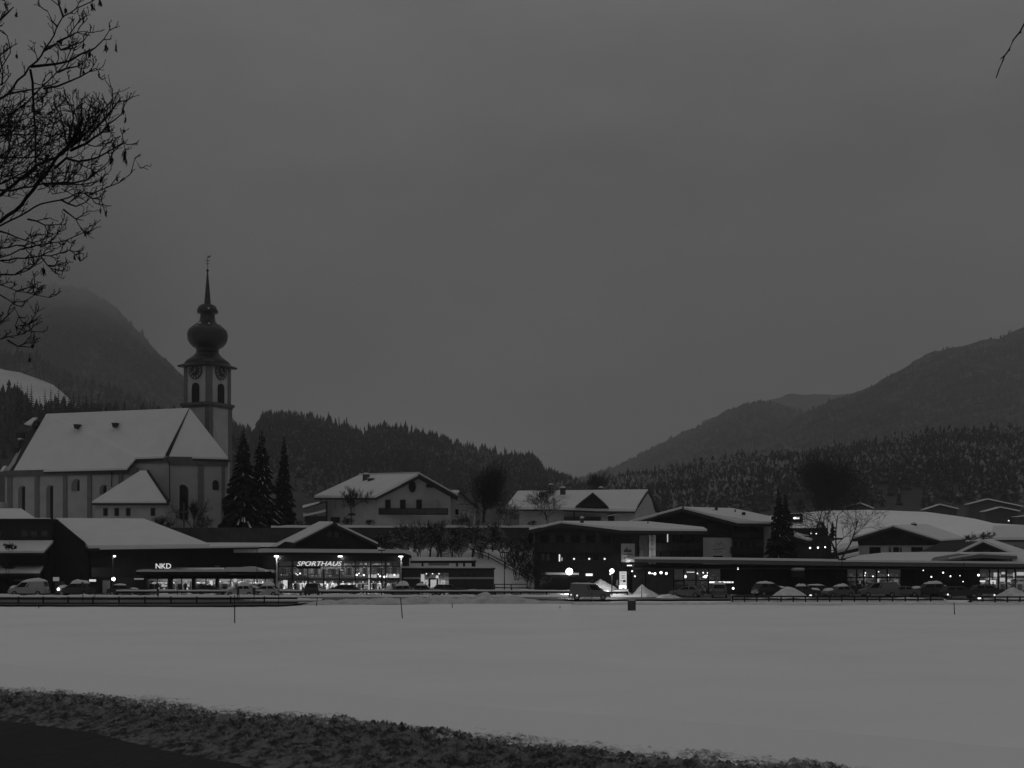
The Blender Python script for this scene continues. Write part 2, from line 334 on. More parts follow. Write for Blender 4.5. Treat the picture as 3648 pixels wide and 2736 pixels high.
rs = np.random.RandomState(3)
s1 = hill("mountain", [(-900, 800), (-300, 905), (0, 985), (200, 1015), (330, 1048), (400, 1095), (480, 1175), (560, 1255), (640, 1330), (760, 1440), (900, 1570), (1050, 1700), (1250, 1860)], 3400, 1900, 60, MOUNT, 60, .004, 1, 40)
conifers("mountain_wood", s1(12000, rs), 8, 15, FARWOOD, rs, 2, 5, .3, kind="stuff", label="hazy conifer wood covering the left mountain", cat="forest")
s1b = hill("hill", [(-700, 1180), (0, 1255), (100, 1265), (190, 1300), (250, 1325), (330, 1352), (450, 1412), (620, 1482), (800, 1572), (1000, 1680)], 1750, 1250, 40, MOUNT, 15, .008, 4, 20)
P = s1b(3600, rs); keep = ~((gx(330, 1)*P[1] > P[0]) & (P[0] > gx(185, 1)*P[1]) & (P[1] > 1680) & (rs.rand(3600) < .8))
conifers("hill_wood", tuple(a[keep] for a in P), 9, 17, FARWOOD, rs, 3, 5, .2, kind="stuff", label="conifer wood on the shoulder below the left mountain", cat="forest")
s1c = hill("snow_meadow", [(-700, 1290), (0, 1314), (70, 1326), (130, 1350), (190, 1372), (225, 1400), (280, 1450), (420, 1520), (600, 1570), (800, 1640)], 1150, 800, 30, mat("meadow_snow", .56, .9, .15, .03), 4, .01, 7, 16)
s1d = hill("wooded_knoll", [(-700, 1375), (0, 1400), (60, 1420), (100, 1455), (140, 1466), (200, 1462), (300, 1475), (420, 1490), (640, 1520), (850, 1600)], 800, 560, 20, MOUNT, 4, .02, 9, 14)
conifers("knoll_wood", s1d(1500, rs, .15), 9, 15, FOREST, rs, 4, 6, .2, kind="stuff", label="dark snow-flecked conifer wood behind the church nave", cat="forest")
s2 = hill("forest_hill", [(560, 1590), (700, 1560), (830, 1530), (905, 1555), (935, 1495), (1000, 1490), (1050, 1492), (1120, 1510), (1200, 1525), (1280, 1562), (1350, 1545), (1420, 1548), (1500, 1565), (1560, 1580), (1640, 1615), (1690, 1622), (1800, 1640), (1880, 1645), (1915, 1668), (1945, 1710), (2000, 1728), (2060, 1755), (2130, 1790), (2250, 1850)], 1500, 620, 14, MOUNT, 10, .01, 3, 36)
conifers("hill_forest", s2(7200, rs), 9, 17, FOREST, rs, 4, 6, .17, kind="stuff", label="dark conifer forest covering the low hill behind the white houses", cat="forest")
s3 = hill("mountain_ridge", [(1900, 1765), (2040, 1716), (2120, 1685), (2200, 1660), (2300, 1612), (2400, 1555), (2470, 1525), (2560, 1482), (2640, 1443), (2700, 1424), (2750, 1432), (2800, 1455), (2900, 1470), (3100, 1440), (3300, 1400), (3900, 1380)], lambda p: np.interp(p, [1900, 2300, 2700, 3900], [6800, 5400, 4300, 3900]), 2000, 60, MOUNT, 60, .003, 6, 36)
conifers("ridge_wood", s3(9000, rs), 7, 14, FARWOOD, rs, 2, 5, .32, kind="stuff", label="hazy wood on the far ridge running down to the valley", cat="forest")
s3c = hill("distant_ridge", [(2500, 1500), (2700, 1432), (2800, 1410), (2900, 1402), (3000, 1405), (3200, 1420), (3500, 1440)], 6500, 5200, 150, MOUNT, 60, .003, 16, 14)
s3b = hill("right_mountain", [(2500, 1640), (2700, 1560), (2850, 1480), (2960, 1425), (3020, 1418), (3100, 1378), (3150, 1345), (3200, 1318), (3300, 1272), (3400, 1230), (3500, 1212), (3560, 1200), (3648, 1165), (3900, 1060), (4300, 950)], 3600, 1700, 50, MOUNT, 50, .004, 12, 40)
conifers("right_mountain_wood", s3b(11000, rs), 7, 14, FARWOOD, rs, 2, 5, .32, kind="stuff", label="wood on the right mountain fading into mist", cat="forest")
s4 = hill("forest_slope", [(1980, 1790), (2100, 1765), (2300, 1735), (2500, 1695), (2700, 1662), (3000, 1620), (3300, 1585), (3650, 1570), (4000, 1560)], 1000, 520, 16, MOUNT, 8, .012, 8, 26)
conifers("slope_forest", s4(5200, rs), 10, 17, FOREST2, rs, 4, 6, .19, kind="stuff", label="snow-dusted forest behind the right-hand houses", cat="forest")

# ------------------------------------------------------------------ building helpers
def q(*pts): return [at(*p) for p in pts]           # (px, py, depth) corners
def roof_pair(root, pts, tsnow=.4, tdark=.3, inset=0.0, snow_name="roof_snow", roof_name="roof"):
    """dark roof slab with a snow blanket on it; pts = top outline of the snow"""
    P = q(*pts); r = MB().slab([p-Vector((0, 0, tsnow)) for p in P], tdark).build(roof_name, ROOFT, root)
    c = sum(P, Vector())/len(P); S = [c+(p-c)*(1-inset) for p in P]
    MB().slab(S, tsnow-.003).build(snow_name, ROOFSNOW, r); return r
def window(root, px0, py0, px1, py1, D, pane=None, frame=None, fw=.07, bars=0, name="window"):
    x0, x1, z0, z1 = gx(px0, D), gx(px1, D), gz(py1, D), gz(py0, D); b = MB(); y0, y1 = D-.07, D+.02
    for a in ((x0, x0+fw, z0, z1), (x1-fw, x1, z0, z1), (x0+fw, x1-fw, z1-fw, z1), (x0+fw, x1-fw, z0, z0+fw)): b.box(a[0], a[1], y0, y1, a[2], a[3])
    for k in range(bars):
        xm = x0+(x1-x0)*(k+1)/(bars+1); b.box(xm-.03, xm+.03, y0+.01, y1, z0+fw, z1-fw)
    f = b.build(name, frame or FRAME, root)
    MB().box(x0+fw*.5, x1-fw*.5, D-.035, D+.01, z0+fw*.5, z1-fw*.5).build("pane", pane or PANE, f); return f
def bx(root, name, m, px0, py0, px1, py1, D0, D1):  # a box whose front face spans the given photo columns/rows at depth D0
    return MB().box(gx(px0, D0), gx(px1, D0), D0, D1, gz(py1, D0), gz(py0, D0)).build(name, m, root)
def chimney(root, px0, py0, px1, py1, D, m=None, cap=True, dp=.8):
    o = bx(root, "chimney", m or WOOD2, px0, py0, px1, py1, D, D+dp)
    if cap:
        x0, x1, z = gx(px0, D), gx(px1, D), gz(py0, D)
        MB().box(x0-.06, x1+.06, D-.06, D+dp+.06, z+.002, z+.14).lathe([(.42*(x1-x0), z+.14), (.36*(x1-x0), z+.28), (.15*(x1-x0), z+.36)], ((x0+x1)/2, D+dp/2), 10).build("chimney_snow", ROOFSNOW, o)
    return o
def balcony(root, px0, py0, px1, py1, D, out=1.2, m=None):
    x0, x1, z0, z1 = gx(px0, D-out), gx(px1, D-out), gz(py1, D-out), gz(py0, D-out); b = MB()
    b.box(x0, x1, D-out, D-.01, z0, z0+.15); k = max(3, int((x1-x0)/.22))
    for i in range(k):
        xa = x0+(x1-x0)*i/k; b.box(xa, xa+(x1-x0)/k*.82, D-out-.04, D-out+.0, z0+.1, z1-.05)
    b.box(x0-.03, x1+.03, D-out-.08, D-out+.05, z1-.08, z1+.03)
    b.box(x0, x0+.05, D-out+.05, D-.01, z0+.15, z1); b.box(x1-.05, x1, D-out+.05, D-.01, z0+.15, z1)
    return b.build("balcony", m or WOOD, root)
def text(name, body, px, py, D, h, m, parent=None, shear=0, width=None, ext=.03, **tags):
    cu = bpy.data.curves.new(name, 'FONT'); cu.body = body; cu.size = 1.0; cu.extrude = ext/h if h else 0; cu.shear = shear; cu.align_x = 'CENTER'; cu.align_y = 'CENTER'
    o = bpy.data.objects.new(name, cu); COL.objects.link(o); bpy.context.view_layer.update()
    me = bpy.data.meshes.new_from_object(o.evaluated_get(bpy.context.evaluated_depsgraph_get())); bpy.data.objects.remove(o); bpy.data.curves.remove(cu)
    V = np.array([v.co[:] for v in me.vertices]); sx = V[:, 0].max()-V[:, 0].min(); sz = V[:, 1].max()-V[:, 1].min()
    kz = h/sz; kx = width/sx if width else kz; c = at(px, py, D); off = parent_world(parent) if parent else Vector((0, 0, 0))
    mx, mz = (V[:, 0].max()+V[:, 0].min())/2, (V[:, 1].max()+V[:, 1].min())/2
    for v in me.vertices:
        x, y, z = v.co; v.co = (c.x+(x-mx)*kx-off.x, D-z*kz-off.y, c.z+(y-mz)*kz-off.z)
    me.materials.clear(); me.materials.append(m); me.name = name
    ob = bpy.data.objects.new(name, me); COL.objects.link(ob); ob.parent = parent
    return tag(ob, **tags) if tags else ob
def arch_pts(cx, w, z0, z1, n=10):
    r = w/2; return [(cx-r, z0), (cx+r, z0)]+[(cx+r*math.cos(math.pi*i/n), z1-r+r*math.sin(math.pi*i/n)) for i in range(n+1)]
def point(name, loc, watts, r=.3, col=1.0):
    li = bpy.data.lights.new(name, 'POINT'); li.energy = watts; li.shadow_soft_size = r; o = bpy.data.objects.new(name, li); COL.objects.link(o); o.location = loc; return o

def spot(name, loc, watts):
    li = bpy.data.lights.new(name, 'SPOT'); li.energy = watts; li.spot_size = R(165); li.spot_blend = .6; li.shadow_soft_size = .4; o = bpy.data.objects.new(name, li); COL.objects.link(o); o.location = loc; o.rotation_euler = (R(-35), 0, 0); return o

# ------------------------------------------------------------------ church
def church():
    c = at(300, 1880, 238); c.z = 9
    r = thing("church", "white baroque church nave with steep snow-covered roof and rounded-arch windows", "church", c)
    zb = 9.0
    PW, PE = (gx(18, 241), 241.0), (gx(490, 233.6), 233.6)
    w = MB(); w.wall(PW, PE, zb, 22.0, 22.0, .9)
    Wb = (PW[0]-4.5, 259); w.wall(Wb, PW, zb, 22.0, 22.0, .9)
    # west gable triangle
    rl = at(150, 1471, 249)
    w.prism([(PW[0], PW[1], 22), (rl.x+.4, rl.y, rl.z-.8), (Wb[0], Wb[1], 22)], (.8, 0, 0))
    AP0 = (gx(600, 233.2), 233.2); AP1 = (gx(812, 235.2), 235.2); AP2 = (gx(818, 245), 245.0)
    w.wall((gx(470, 234.8), 234.8), AP0, zb, 24.0, 24.0, .9).wall(AP0, AP1, zb, 24, 24, .9).wall(AP1, AP2, zb, 24, 24, .9)
    w.build("wall", PLASTER, r)
    # cornices
    cb = MB(); cb.wall((PW[0]-.1, PW[1]-.35), (PE[0], PE[1]-.35), 20.85, 22.0, 22.0, .3).build("cornice", CORN, r)
    cb = MB(); cb.wall((gx(474, 234.45), 234.45), (AP0[0], AP0[1]-.3), 22.9, 24.0, 24, .25).wall((AP0[0]+.02, AP0[1]-.35), (AP1[0]+.1, AP1[1]-.35), 22.5, 23.98, 23.98, .3).build("cornice", CORN, r)
    def on(px, A, B):        # point of wall line A-B under photo column px
        s = (px-CX)/F; dx, dy = B[0]-A[0], B[1]-A[1]; t = (s*A[1]-A[0])/(dx-s*dy); return (A[0]+dx*t, A[1]+dy*t)
    for px, wd, A, B, zt in ((35, 17, PW, PE, 20.9), (132, 15, PW, PE, 20.9), (232, 14, PW, PE, 20.9), (319, 15, PW, PE, 20.9), (430, 15, PW, PE, 20.9), (716, 20, AP0, AP1, 22.55), (796, 12, AP0, AP1, 22.55)):
        p = on(px-wd/2, A, B); p2 = on(px+wd/2, A, B); MB().wall((p[0], p[1]-.22), (p2[0], p2[1]-.22), zb, zt, zt, .24).build("pilaster", PIL, r)
    def archwin(px, y0, y1, wpx, A, B, reveal=0):
        p = on(px, A, B); D = p[1]; s = D/F; P = arch_pts(p[0], wpx*s, gz(y1, D), gz(y0, D)); rv = PIL
        if reveal:
            f = MB().prism([(x, D-.06, z) for x, z in P], (0, .5, 0)).build("window", mat("window_reveal", .16, .9, .1), r)
            k = reveal; P2 = arch_pts(p[0]+wpx*s*k*.5, wpx*s*(1-k), gz(y1, D), gz(y0, D)-.15)
            MB().prism([(x, D-.12, z) for x, z in P2], (0, .3, 0)).build("pane", PANE, f)
        else:
            f = MB().prism([(x, D-.06, z) for x, z in P], (0, .5, 0)).build("window", FRAME, r)
            P2 = arch_pts(p[0], wpx*s*.86, gz(y1, D)+.1, gz(y0, D)-.12); MB().prism([(x, D-.1, z) for x, z in P2], (0, .3, 0)).build("pane", PANE, f)
    archwin(82, 1730, 1850, 33, PW, PE, .42); archwin(182, 1728, 1860, 34, PW, PE, .42)
    archwin(276, 1706, 1749, 42, PW, PE, .5); archwin(372, 1726, 1760, 34, PW, PE, .4)
    archwin(650, 1726, 1851, 40, AP0, AP1); archwin(767, 1710, 1746, 24, AP0, AP1)
    # main roof
    roofP = [(165, 1474, 248.0), (676, 1453, 238.8), (594, 1625, 233.0), (484, 1629, 233.8), (452, 1667, 233.0), (48, 1677, 240.4)]
    P = q(*roofP); tri = [(0, 1, 2, 3), (0, 3, 4, 5)]
    rf = MB()
    e0, e1 = at(148, 1471, 249), at(22, 1680, 241.5)
    for t_ in tri: rf.slab([P[i]-Vector((0, 0, .35)) for i in t_], .35)
    rf.slab([e0, P[0]-Vector((0, 0, .35)), P[5]-Vector((0, 0, .35)), e1], .5)
    bk = [Vector((p.x, 262, 22)) for p in (P[5], P[2])]
    rf.slab([P[0]-Vector((0, 0, .4)), bk[0], bk[1], P[1]-Vector((0, 0, .4))], .4)
    hipR = at(815, 1631, 234.6); hipB = at(822, 1640, 246)
    rf.slab([P[1]-Vector((0, 0, .36)), P[2]-Vector((0, 0, .36)), hipR-Vector((0, 0, .36))], .35).slab([P[1]-Vector((0, 0, .37)), hipR-Vector((0, 0, .36)), hipB], .35)
    # bare ribs: hip seam and the stepped verge of the west gable
    rf.tube([P[1]+Vector((0, -.05, .1)), P[2]+Vector((0, -.12, .12))], [.05, .28], 5)
    for px, py, wpx, hpx in ((62, 1542, 22, 20), (70, 1568, 24, 26), (86, 1580, 18, 22), (52, 1597, 20, 16), (120, 1500, 16, 20)):
        D = 246.5; rf.box(gx(px, D), gx(px+wpx, D), D-.6, D+1.0, gz(py+hpx, D), gz(py, D))
    rf = rf.build("roof", ROOFT, r)
    sn = MB()
    for t_ in tri: sn.slab([P[i] for i in t_], .34)
    c3 = (P[1]+P[2]+hipR)/3; sn.slab([c3+(p-c3)*.985 for p in (P[1], P[2]+Vector((.35, 0, 0)), hipR)], .34)
    sn.build("roof_snow", ROOFSNOW, rf)
    sn = MB()
    for a, b2, c2, d2 in (((85, 1510), (118, 1487), (132, 1487), (108, 1514)), ((62, 1562), (78, 1558), (84, 1562), (64, 1566)), ((30, 1665), (60, 1612), (72, 1608), (50, 1650)), ((0, 1678), (12, 1660), (24, 1659), (14, 1674))):
        sn = MB(); sn.prism([at(a[0], a[1], 245.4), at(b2[0], b2[1], 246.2), at(c2[0], c2[1], 246.2), at(d2[0], d2[1], 245.4)], (0, .5, -.15)); sn.build("roof_snow", ROOFSNOW, rf)
    for px, py, D in ((270, 1519, 242.2), (406, 1514, 239.9)):
        MB().prism([at(px-9, py-8, D-.5), at(px+9, py-8, D-.5), at(px+3, py+7, D-.7), at(px-5, py+8, D-.7)], (0, 2.0, .1)).build("roof_hatch", ROOFT, rf)
    # downpipes
    MB().tube([at(594, 1632, 232.5), at(604, 1650, 232.6), at(605, 1880, 232.6)], .09, 5).build("downpipe", METALD, r); MB().tube([at(392, 1672, 234.4), at(398, 1690, 234.6), at(397, 1735, 234.6)], .09, 5).build("downpipe", METALD, r)
    # sacristy annexe
    D = 227.0
    an = MB(); an.box(gx(338, D), gx(598, D), D, 233, zb, gz(1788, D)).build("annexe", PLASTER, r)
    ap = at(500, 1676, 231.5); e = [at(328, 1786, 226.2), at(603, 1786, 226.2), at(606, 1784, 234), at(335, 1784, 234)]
    top2 = ap+Vector((1.4, 0, 0)); 
    MB().slab([e[0]-Vector((0, 0, .3)), e[1]-Vector((0, 0, .3)), top2-Vector((0, 0, .3)), ap-Vector((0, 0, .3))], .4).slab([e[1]-Vector((0, 0, .3)), e[2]-Vector((0, 0, .3)), top2-Vector((0, 0, .3))], .4).slab([e[0]-Vector((0, 0, .3)), ap-Vector((0, 0, .3)), e[3]-Vector((0, 0, .3))], .4).tube([top2, e[1]+Vector((-.1, -.1, .12))], .22, 5).build("annexe_roof", ROOFT, r)
    MB().slab([e[0], e[1]+Vector((-.5, 0, 0)), top2+Vector((-.4, 0, 0)), ap], .29).build("roof_snow", ROOFSNOW, r)
    for px in (376, 416, 457, 545): window(r, px-8, 1810, px+8, 1838, D, frame=FRAME, fw=.12)
    # ---- tower (turned about 40 degrees)
    t = thing("church_tower", "tall white church tower with black onion dome, clock faces and slender spire", "tower", (gx(740, 248), 249, 9))
    C0 = Vector((gx(745.5, 246.2), 246.2, 0)); dl = Vector((-.887, .462, 0)); dr = Vector((.462, .887, 0)); S = 6.5
    def pr(mb, u0, u1, v0, v1, z0, z1):
        B = [C0+dl*u+dr*v for u, v in ((u0, v0), (u1, v0), (u1, v1), (u0, v1))]; return mb.prism([(p.x, p.y, z0) for p in B], (0, 0, z1-z0))
    zc, ze = gz(1440, 247), gz(1303, 247)
    TW = mat("tower_plaster", .42, .9, .15, .4, .1, 5); pr(MB(), 0, S, 0, S, 9, zc).build("shaft", TW, t)
    pr(MB(), .15, S-.15, .15, S-.15, zc, ze).build("belfry", TW, t)
    pr(pr(MB(), -.45, S+.45, -.45, S+.45, zc-.1, zc+.45), -.2, S+.2, -.2, S+.2, zc-.5, zc-.1).build("cornice", CORN, t)
    for z0, z1, i in ((9, zc-.5, 0), (zc+.45, ze, .15)):
        for a_ in ((-.12+i, 1.0, -.12+i, 1.0), (S-.95, S+.1-i, -.1+i, .5), (-.1+i, .5, S-.95, S+.1-i)): pr(MB(), *a_, z0, z1).build("corner_pilaster", PIL, t)
    ctr = C0+(dl+dr)*(S/2)
    for face, (o_, a_) in enumerate(((C0, dl), (C0, dr))):
        nrm = -dr if face == 0 else -dl; mid = C0+a_*(S*.53)
        def fp(u, z, d=0): p = mid+a_*u+nrm*d; return (p.x, p.y, z)
        P2 = arch_pts(0, 1.7, gz(1432, 247), gz(1361, 247)); MB().prism([fp(u, z, -.1) for u, z in P2], -nrm*-.2).build("belfry_opening", DARK, t)
        zc2, rr = gz(1318, 247), 1.65
        ck = MB().prism([fp(rr*math.cos(i*math.pi/12), zc2+rr*math.sin(i*math.pi/12), -.05) for i in range(24)], nrm*.2).build("clock", mat("clock_rim", .085, .8, .2), t)
        MB().prism([fp(rr*.62*math.cos(i*math.pi/12), zc2+rr*.62*math.sin(i*math.pi/12), .12) for i in range(24)], nrm*.06).build("clock_face", mat("clock_black", .03, .6, .2), ck)
        nm = MB()
        for k in range(12):
            a = k*math.pi/6; ca, sa = math.cos(a), math.sin(a); nm.prism([fp(u*ca-v*sa, zc2+u*sa+v*ca, .16) for u, v in ((1.1, -.07), (1.48, -.07), (1.48, .07), (1.1, .07))], nrm*.05)
        nm.build("dial_marking", mat("clock_gilt", .34, .4), ck)
        hd = MB()
        for a, L, wd in ((1.9, .7, .1), (-.5, 1.05, .07)):
            ca, sa = math.cos(a), math.sin(a); hd.prism([fp(u*ca-v*sa, zc2+u*sa+v*ca, .2) for u, v in ((-.15, -wd), (L, -wd*.5), (L, wd*.5), (-.15, wd))], nrm*.04)
        hd.build("clock_hands", mat("clock_gilt", .34, .4), ck)
    # skirt roof: square eave to round neck
    k = 32; rings = []; s = .0545
    def sq(a, half):
        ca, sa = math.cos(a), math.sin(a); return half/max(abs(ca), abs(sa))
    ang0 = math.atan2(dl.y, dl.x)
    m_ = MB(); prof = [(0, S/2+.75, gz(1302, 247)), (.0, S/2+.85, gz(1296, 247)), (.15, S/2+.1, gz(1288, 247)), (.55, 3.35, gz(1275, 247)), (.85, 2.6, gz(1259, 247)), (1, 2.15, gz(1246, 247))]
    for tt, hf, z in prof:
        ring = []
        for j in range(k):
            a = 2*math.pi*j/k; rr = sq(a, hf)*(1-tt)+hf*tt; arch = .5*max(0, math.cos(2*a*2))*(1-tt)*0; ring.append((ctr.x+rr*math.cos(a+ang0), ctr.y+rr*math.sin(a+ang0), z+arch))
        rings.append(ring)
    vs = [p for rg in rings for p in rg]; fs = [(i*k+j, i*k+(j+1) % k, (i+1)*k+(j+1) % k, (i+1)*k+j) for i in range(len(prof)-1) for j in range(k)]
    fs.append(tuple(reversed(range(k)))); m_.add(vs, fs); m_.build("skirt_roof", COPPER, t)
    dp = [(40, 1250), (39, 1242), (44, 1236), (55, 1229), (63, 1220), (69, 1208), (71.5, 1193), (70.5, 1180), (66, 1170), (57, 1162), (45, 1152), (34, 1145), (29, 1140), (26, 1126), (25, 1111), (36, 1110), (37.5, 1106), (36, 1097), (32, 1088), (23, 1081), (14, 1077)]
    MB().lathe([(a*s, gz(y, 249)) for a, y in dp], (ctr.x, ctr.y), 28).build("onion_dome", COPPER, t, smooth=True)
    MB().lathe([(a*s, gz(y, 249)) for a, y in ((13, 1079), (11.5, 1070), (9, 1040), (6, 1005), (3.2, 975), (1.8, 958))], (ctr.x, ctr.y), 10).build("spire", COPPER, t)
    fz = gz(957, 249)
    fin = MB().ball((ctr.x, ctr.y, fz), .26).tube([(ctr.x, ctr.y, fz), (ctr.x, ctr.y, gz(905, 249))], .045, 5)
    fin.box(ctr.x-.45, ctr.x+.45, ctr.y-.04, ctr.y+.04, gz(922, 249)-.05, gz(922, 249)+.05).box(ctr.x-.3, ctr.x+.3, ctr.y-.04, ctr.y+.04, gz(932, 249)-.05, gz(932, 249)+.05)
    fin.prism([(ctr.x, ctr.y, gz(912, 249)), (ctr.x+.5, ctr.y, gz(909, 249)), (ctr.x+.65, ctr.y, gz(902, 249)), (ctr.x+.1, ctr.y, gz(907, 249))], (0, .05, 0)).build("weathercock", METALD, t)
    rs2 = random.Random(4)
    for px, py, wp, hp, rr in ((700, 1268, 16, 5, 41), (740, 1264, 9, 4, 40), (741, 1272, 8, 9, 46), (716, 1282, 12, 9, 55), (733, 1284, 16, 7, 58), (752, 1283, 14, 6, 55), (764, 1276, 5, 5, 52), (774, 1278, 5, 5, 55), (712, 1151, 12, 6, 45), (705, 1163, 8, 10, 57), (745, 1152, 9, 5, 47), (771, 1154, 10, 5, 48), (793, 1172, 8, 9, 62), (741, 1098, 9, 5, 35), (766, 1100, 7, 8, 36)):
        cx = gx(px, 248.3); dx = cx-ctr.x; rad = max(rr*s, abs(dx)+.05); yy = ctr.y-math.sqrt(max(.01, rad*rad-dx*dx)); z = gz(py, yy); a = wp*.5*s; h2 = hp*.5*s
        MB().lathe([(a*.2, z-h2), (a*.9, z-h2*.5), (a, z), (a*.7, z+h2*.7), (a*.2, z+h2)], (cx, yy), 8).build("snow_patch", ROOFSNOW, t)
church()
MB().tube([at(655, 1890, 224), at(655, 1790, 224)], .14, 6).box(gx(640, 224), gx(672, 224), 223.8, 224.2, gz(1826, 224), gz(1821, 224)).build("wayside_cross", WOOD2, label="snow-topped wooden wayside cross in front of the choir window", cat="cross")

# ------------------------------------------------------------------ houses on the terrace
def white_house():
    r = thing("white_house", "white gabled house with long dark balcony and two chimneys beside the dark spruces", "house", (gx(1380, 245), 245, 10))
    c0 = (gx(1342, 240), 240.0); cl = (gx(1165, 248), 248.0); cr = (gx(1606, 243.5), 243.5); pk = at(1490, 1689, 242)
    w = MB(); ze = gz(1770, 241); w.wall(cl, c0, 9.5, ze, ze, .5)
    w.prism([(c0[0], c0[1], 9.5), (cr[0], cr[1], 9.5), (cr[0], cr[1], gz(1768, 243.5)), (pk.x, pk.y, pk.z-.6), (c0[0], c0[1], ze)], (-.1, .5, 0)); w.build("wall", WHITEW, r)
    roof_pair(r, [(1120, 1765, 247), (1337, 1765, 238.6), (1490, 1687, 241), (1278, 1692, 252)], .45, .35)
    MB().slab(q((1490, 1688, 241), (1632, 1768, 243), (1560, 1768, 262), (1278, 1693, 252.5)), .35).build("roof", ROOFT, r)
    MB().slab([p+Vector((0, 0, .36)) for p in q((1491, 1688, 241.3), (1632, 1768, 243.2), (1560, 1768, 262), (1279, 1693, 252.7))], .3).build("roof_snow", ROOFSNOW, r)
    for a in (((1337, 1772), (1490, 1695)), ((1490, 1695), (1630, 1774))):
        p, p2 = at(*a[0], 239.2), at(*a[1], 240.6); MB().prism([p, p2, p2-Vector((0, 0, .55)), p-Vector((0, 0, .55))], (0, .35, 0)).build("bargeboard", WOOD, r)
    for px in (1372, 1425, 1483): window(r, px, 1780, px+20, 1812, 240+(px-1342)*.0133)
    window(r, 1541, 1783, 1562, 1812, 242.8, pane=WHITEW, frame=PIL)
    o = at(1469, 1734, 241.2); MB().prism([(o.x+.75*math.cos(i*.5236)*.9, o.y, o.z+1.15*math.sin(i*.5236)*.95) for i in range(12)], (0, .4, 0)).build("oval_window", PANE, r)
    for px in (1195, 1295): window(r, px, 1781, px+15, 1814, 248-(px-1165)*.0452, frame=FRAME)
    balcony(r, 1349, 1811, 1595, 1833, 241.5, 1.5)
    balcony(r, 1240, 1830, 1335, 1836, 244.4, 1.0)
    chimney(r, 1292, 1690, 1316, 1716, 247); chimney(r, 1310, 1704, 1332, 1726, 245.6)
    for px, py in ((1430, 1724), (1530, 1730)): bx(r, "bracket", WOOD, px-12, py-6, px+12, py+6, 240.3, 241.6)
    bx(r, "window", PANE, 1400, 1842, 1428, 1862, 241.3, 241.8)
white_house()
def annex_house():
    r = thing("small_house", "small white gabled house half hidden behind the white balcony house", "house", (gx(1630, 255), 255, 10))
    D = 254.0; pk = at(1638, 1750, D)
    MB().prism([at(1590, 1870, D), at(1690, 1870, D), at(1690, 1798, D), at(1638, 1755, D), at(1590, 1780, D)], (0, 7, 0)).build("wall", WHITEW, r)
    roof_pair(r, [(1580, 1785, D-1), (1638, 1746, D-1), (1610, 1746, D+6), (1552, 1786, D+6)], .4)
    MB().slab(q((1638, 1748, D-1), (1700, 1806, D-1), (1700, 1806, D+8), (1620, 1748, D+8)), .4).build("roof", ROOFT, r)
    window(r, 1622, 1814, 1634, 1834, D); window(r, 1590, 1842, 1602, 1858, D)
annex_house()
def garden_hut():
    r = thing("garden_hut", "low timber shelter with snowy roof between the spruces and the white house", "shed", (gx(1110, 243), 243, 10))
    MB().slab([p-Vector((0, 0, .2)) for p in q((1078, 1808, 240), (1160, 1782, 240), (1160, 1782, 247), (1078, 1800, 247))], .2).box(gx(1160, 240), gx(1166, 240), 240, 240.3, 10, gz(1785, 240)).build("roof", WOOD, r)
    MB().slab(q((1078, 1808, 240), (1135, 1790, 240), (1140, 1786, 246), (1078, 1800, 246)), .18).build("roof_snow", ROOFSNOW, r)
    bx(r, "wall", WOOD2, 1085, 1838, 1165, 1870, 246, 246.4)
    MB().slab(q((1080, 1836, 239.5), (1160, 1818, 239.5), (1160, 1812, 242), (1080, 1826, 242)), .25).build("lean_to_snow", ROOFSNOW, r)
garden_hut()
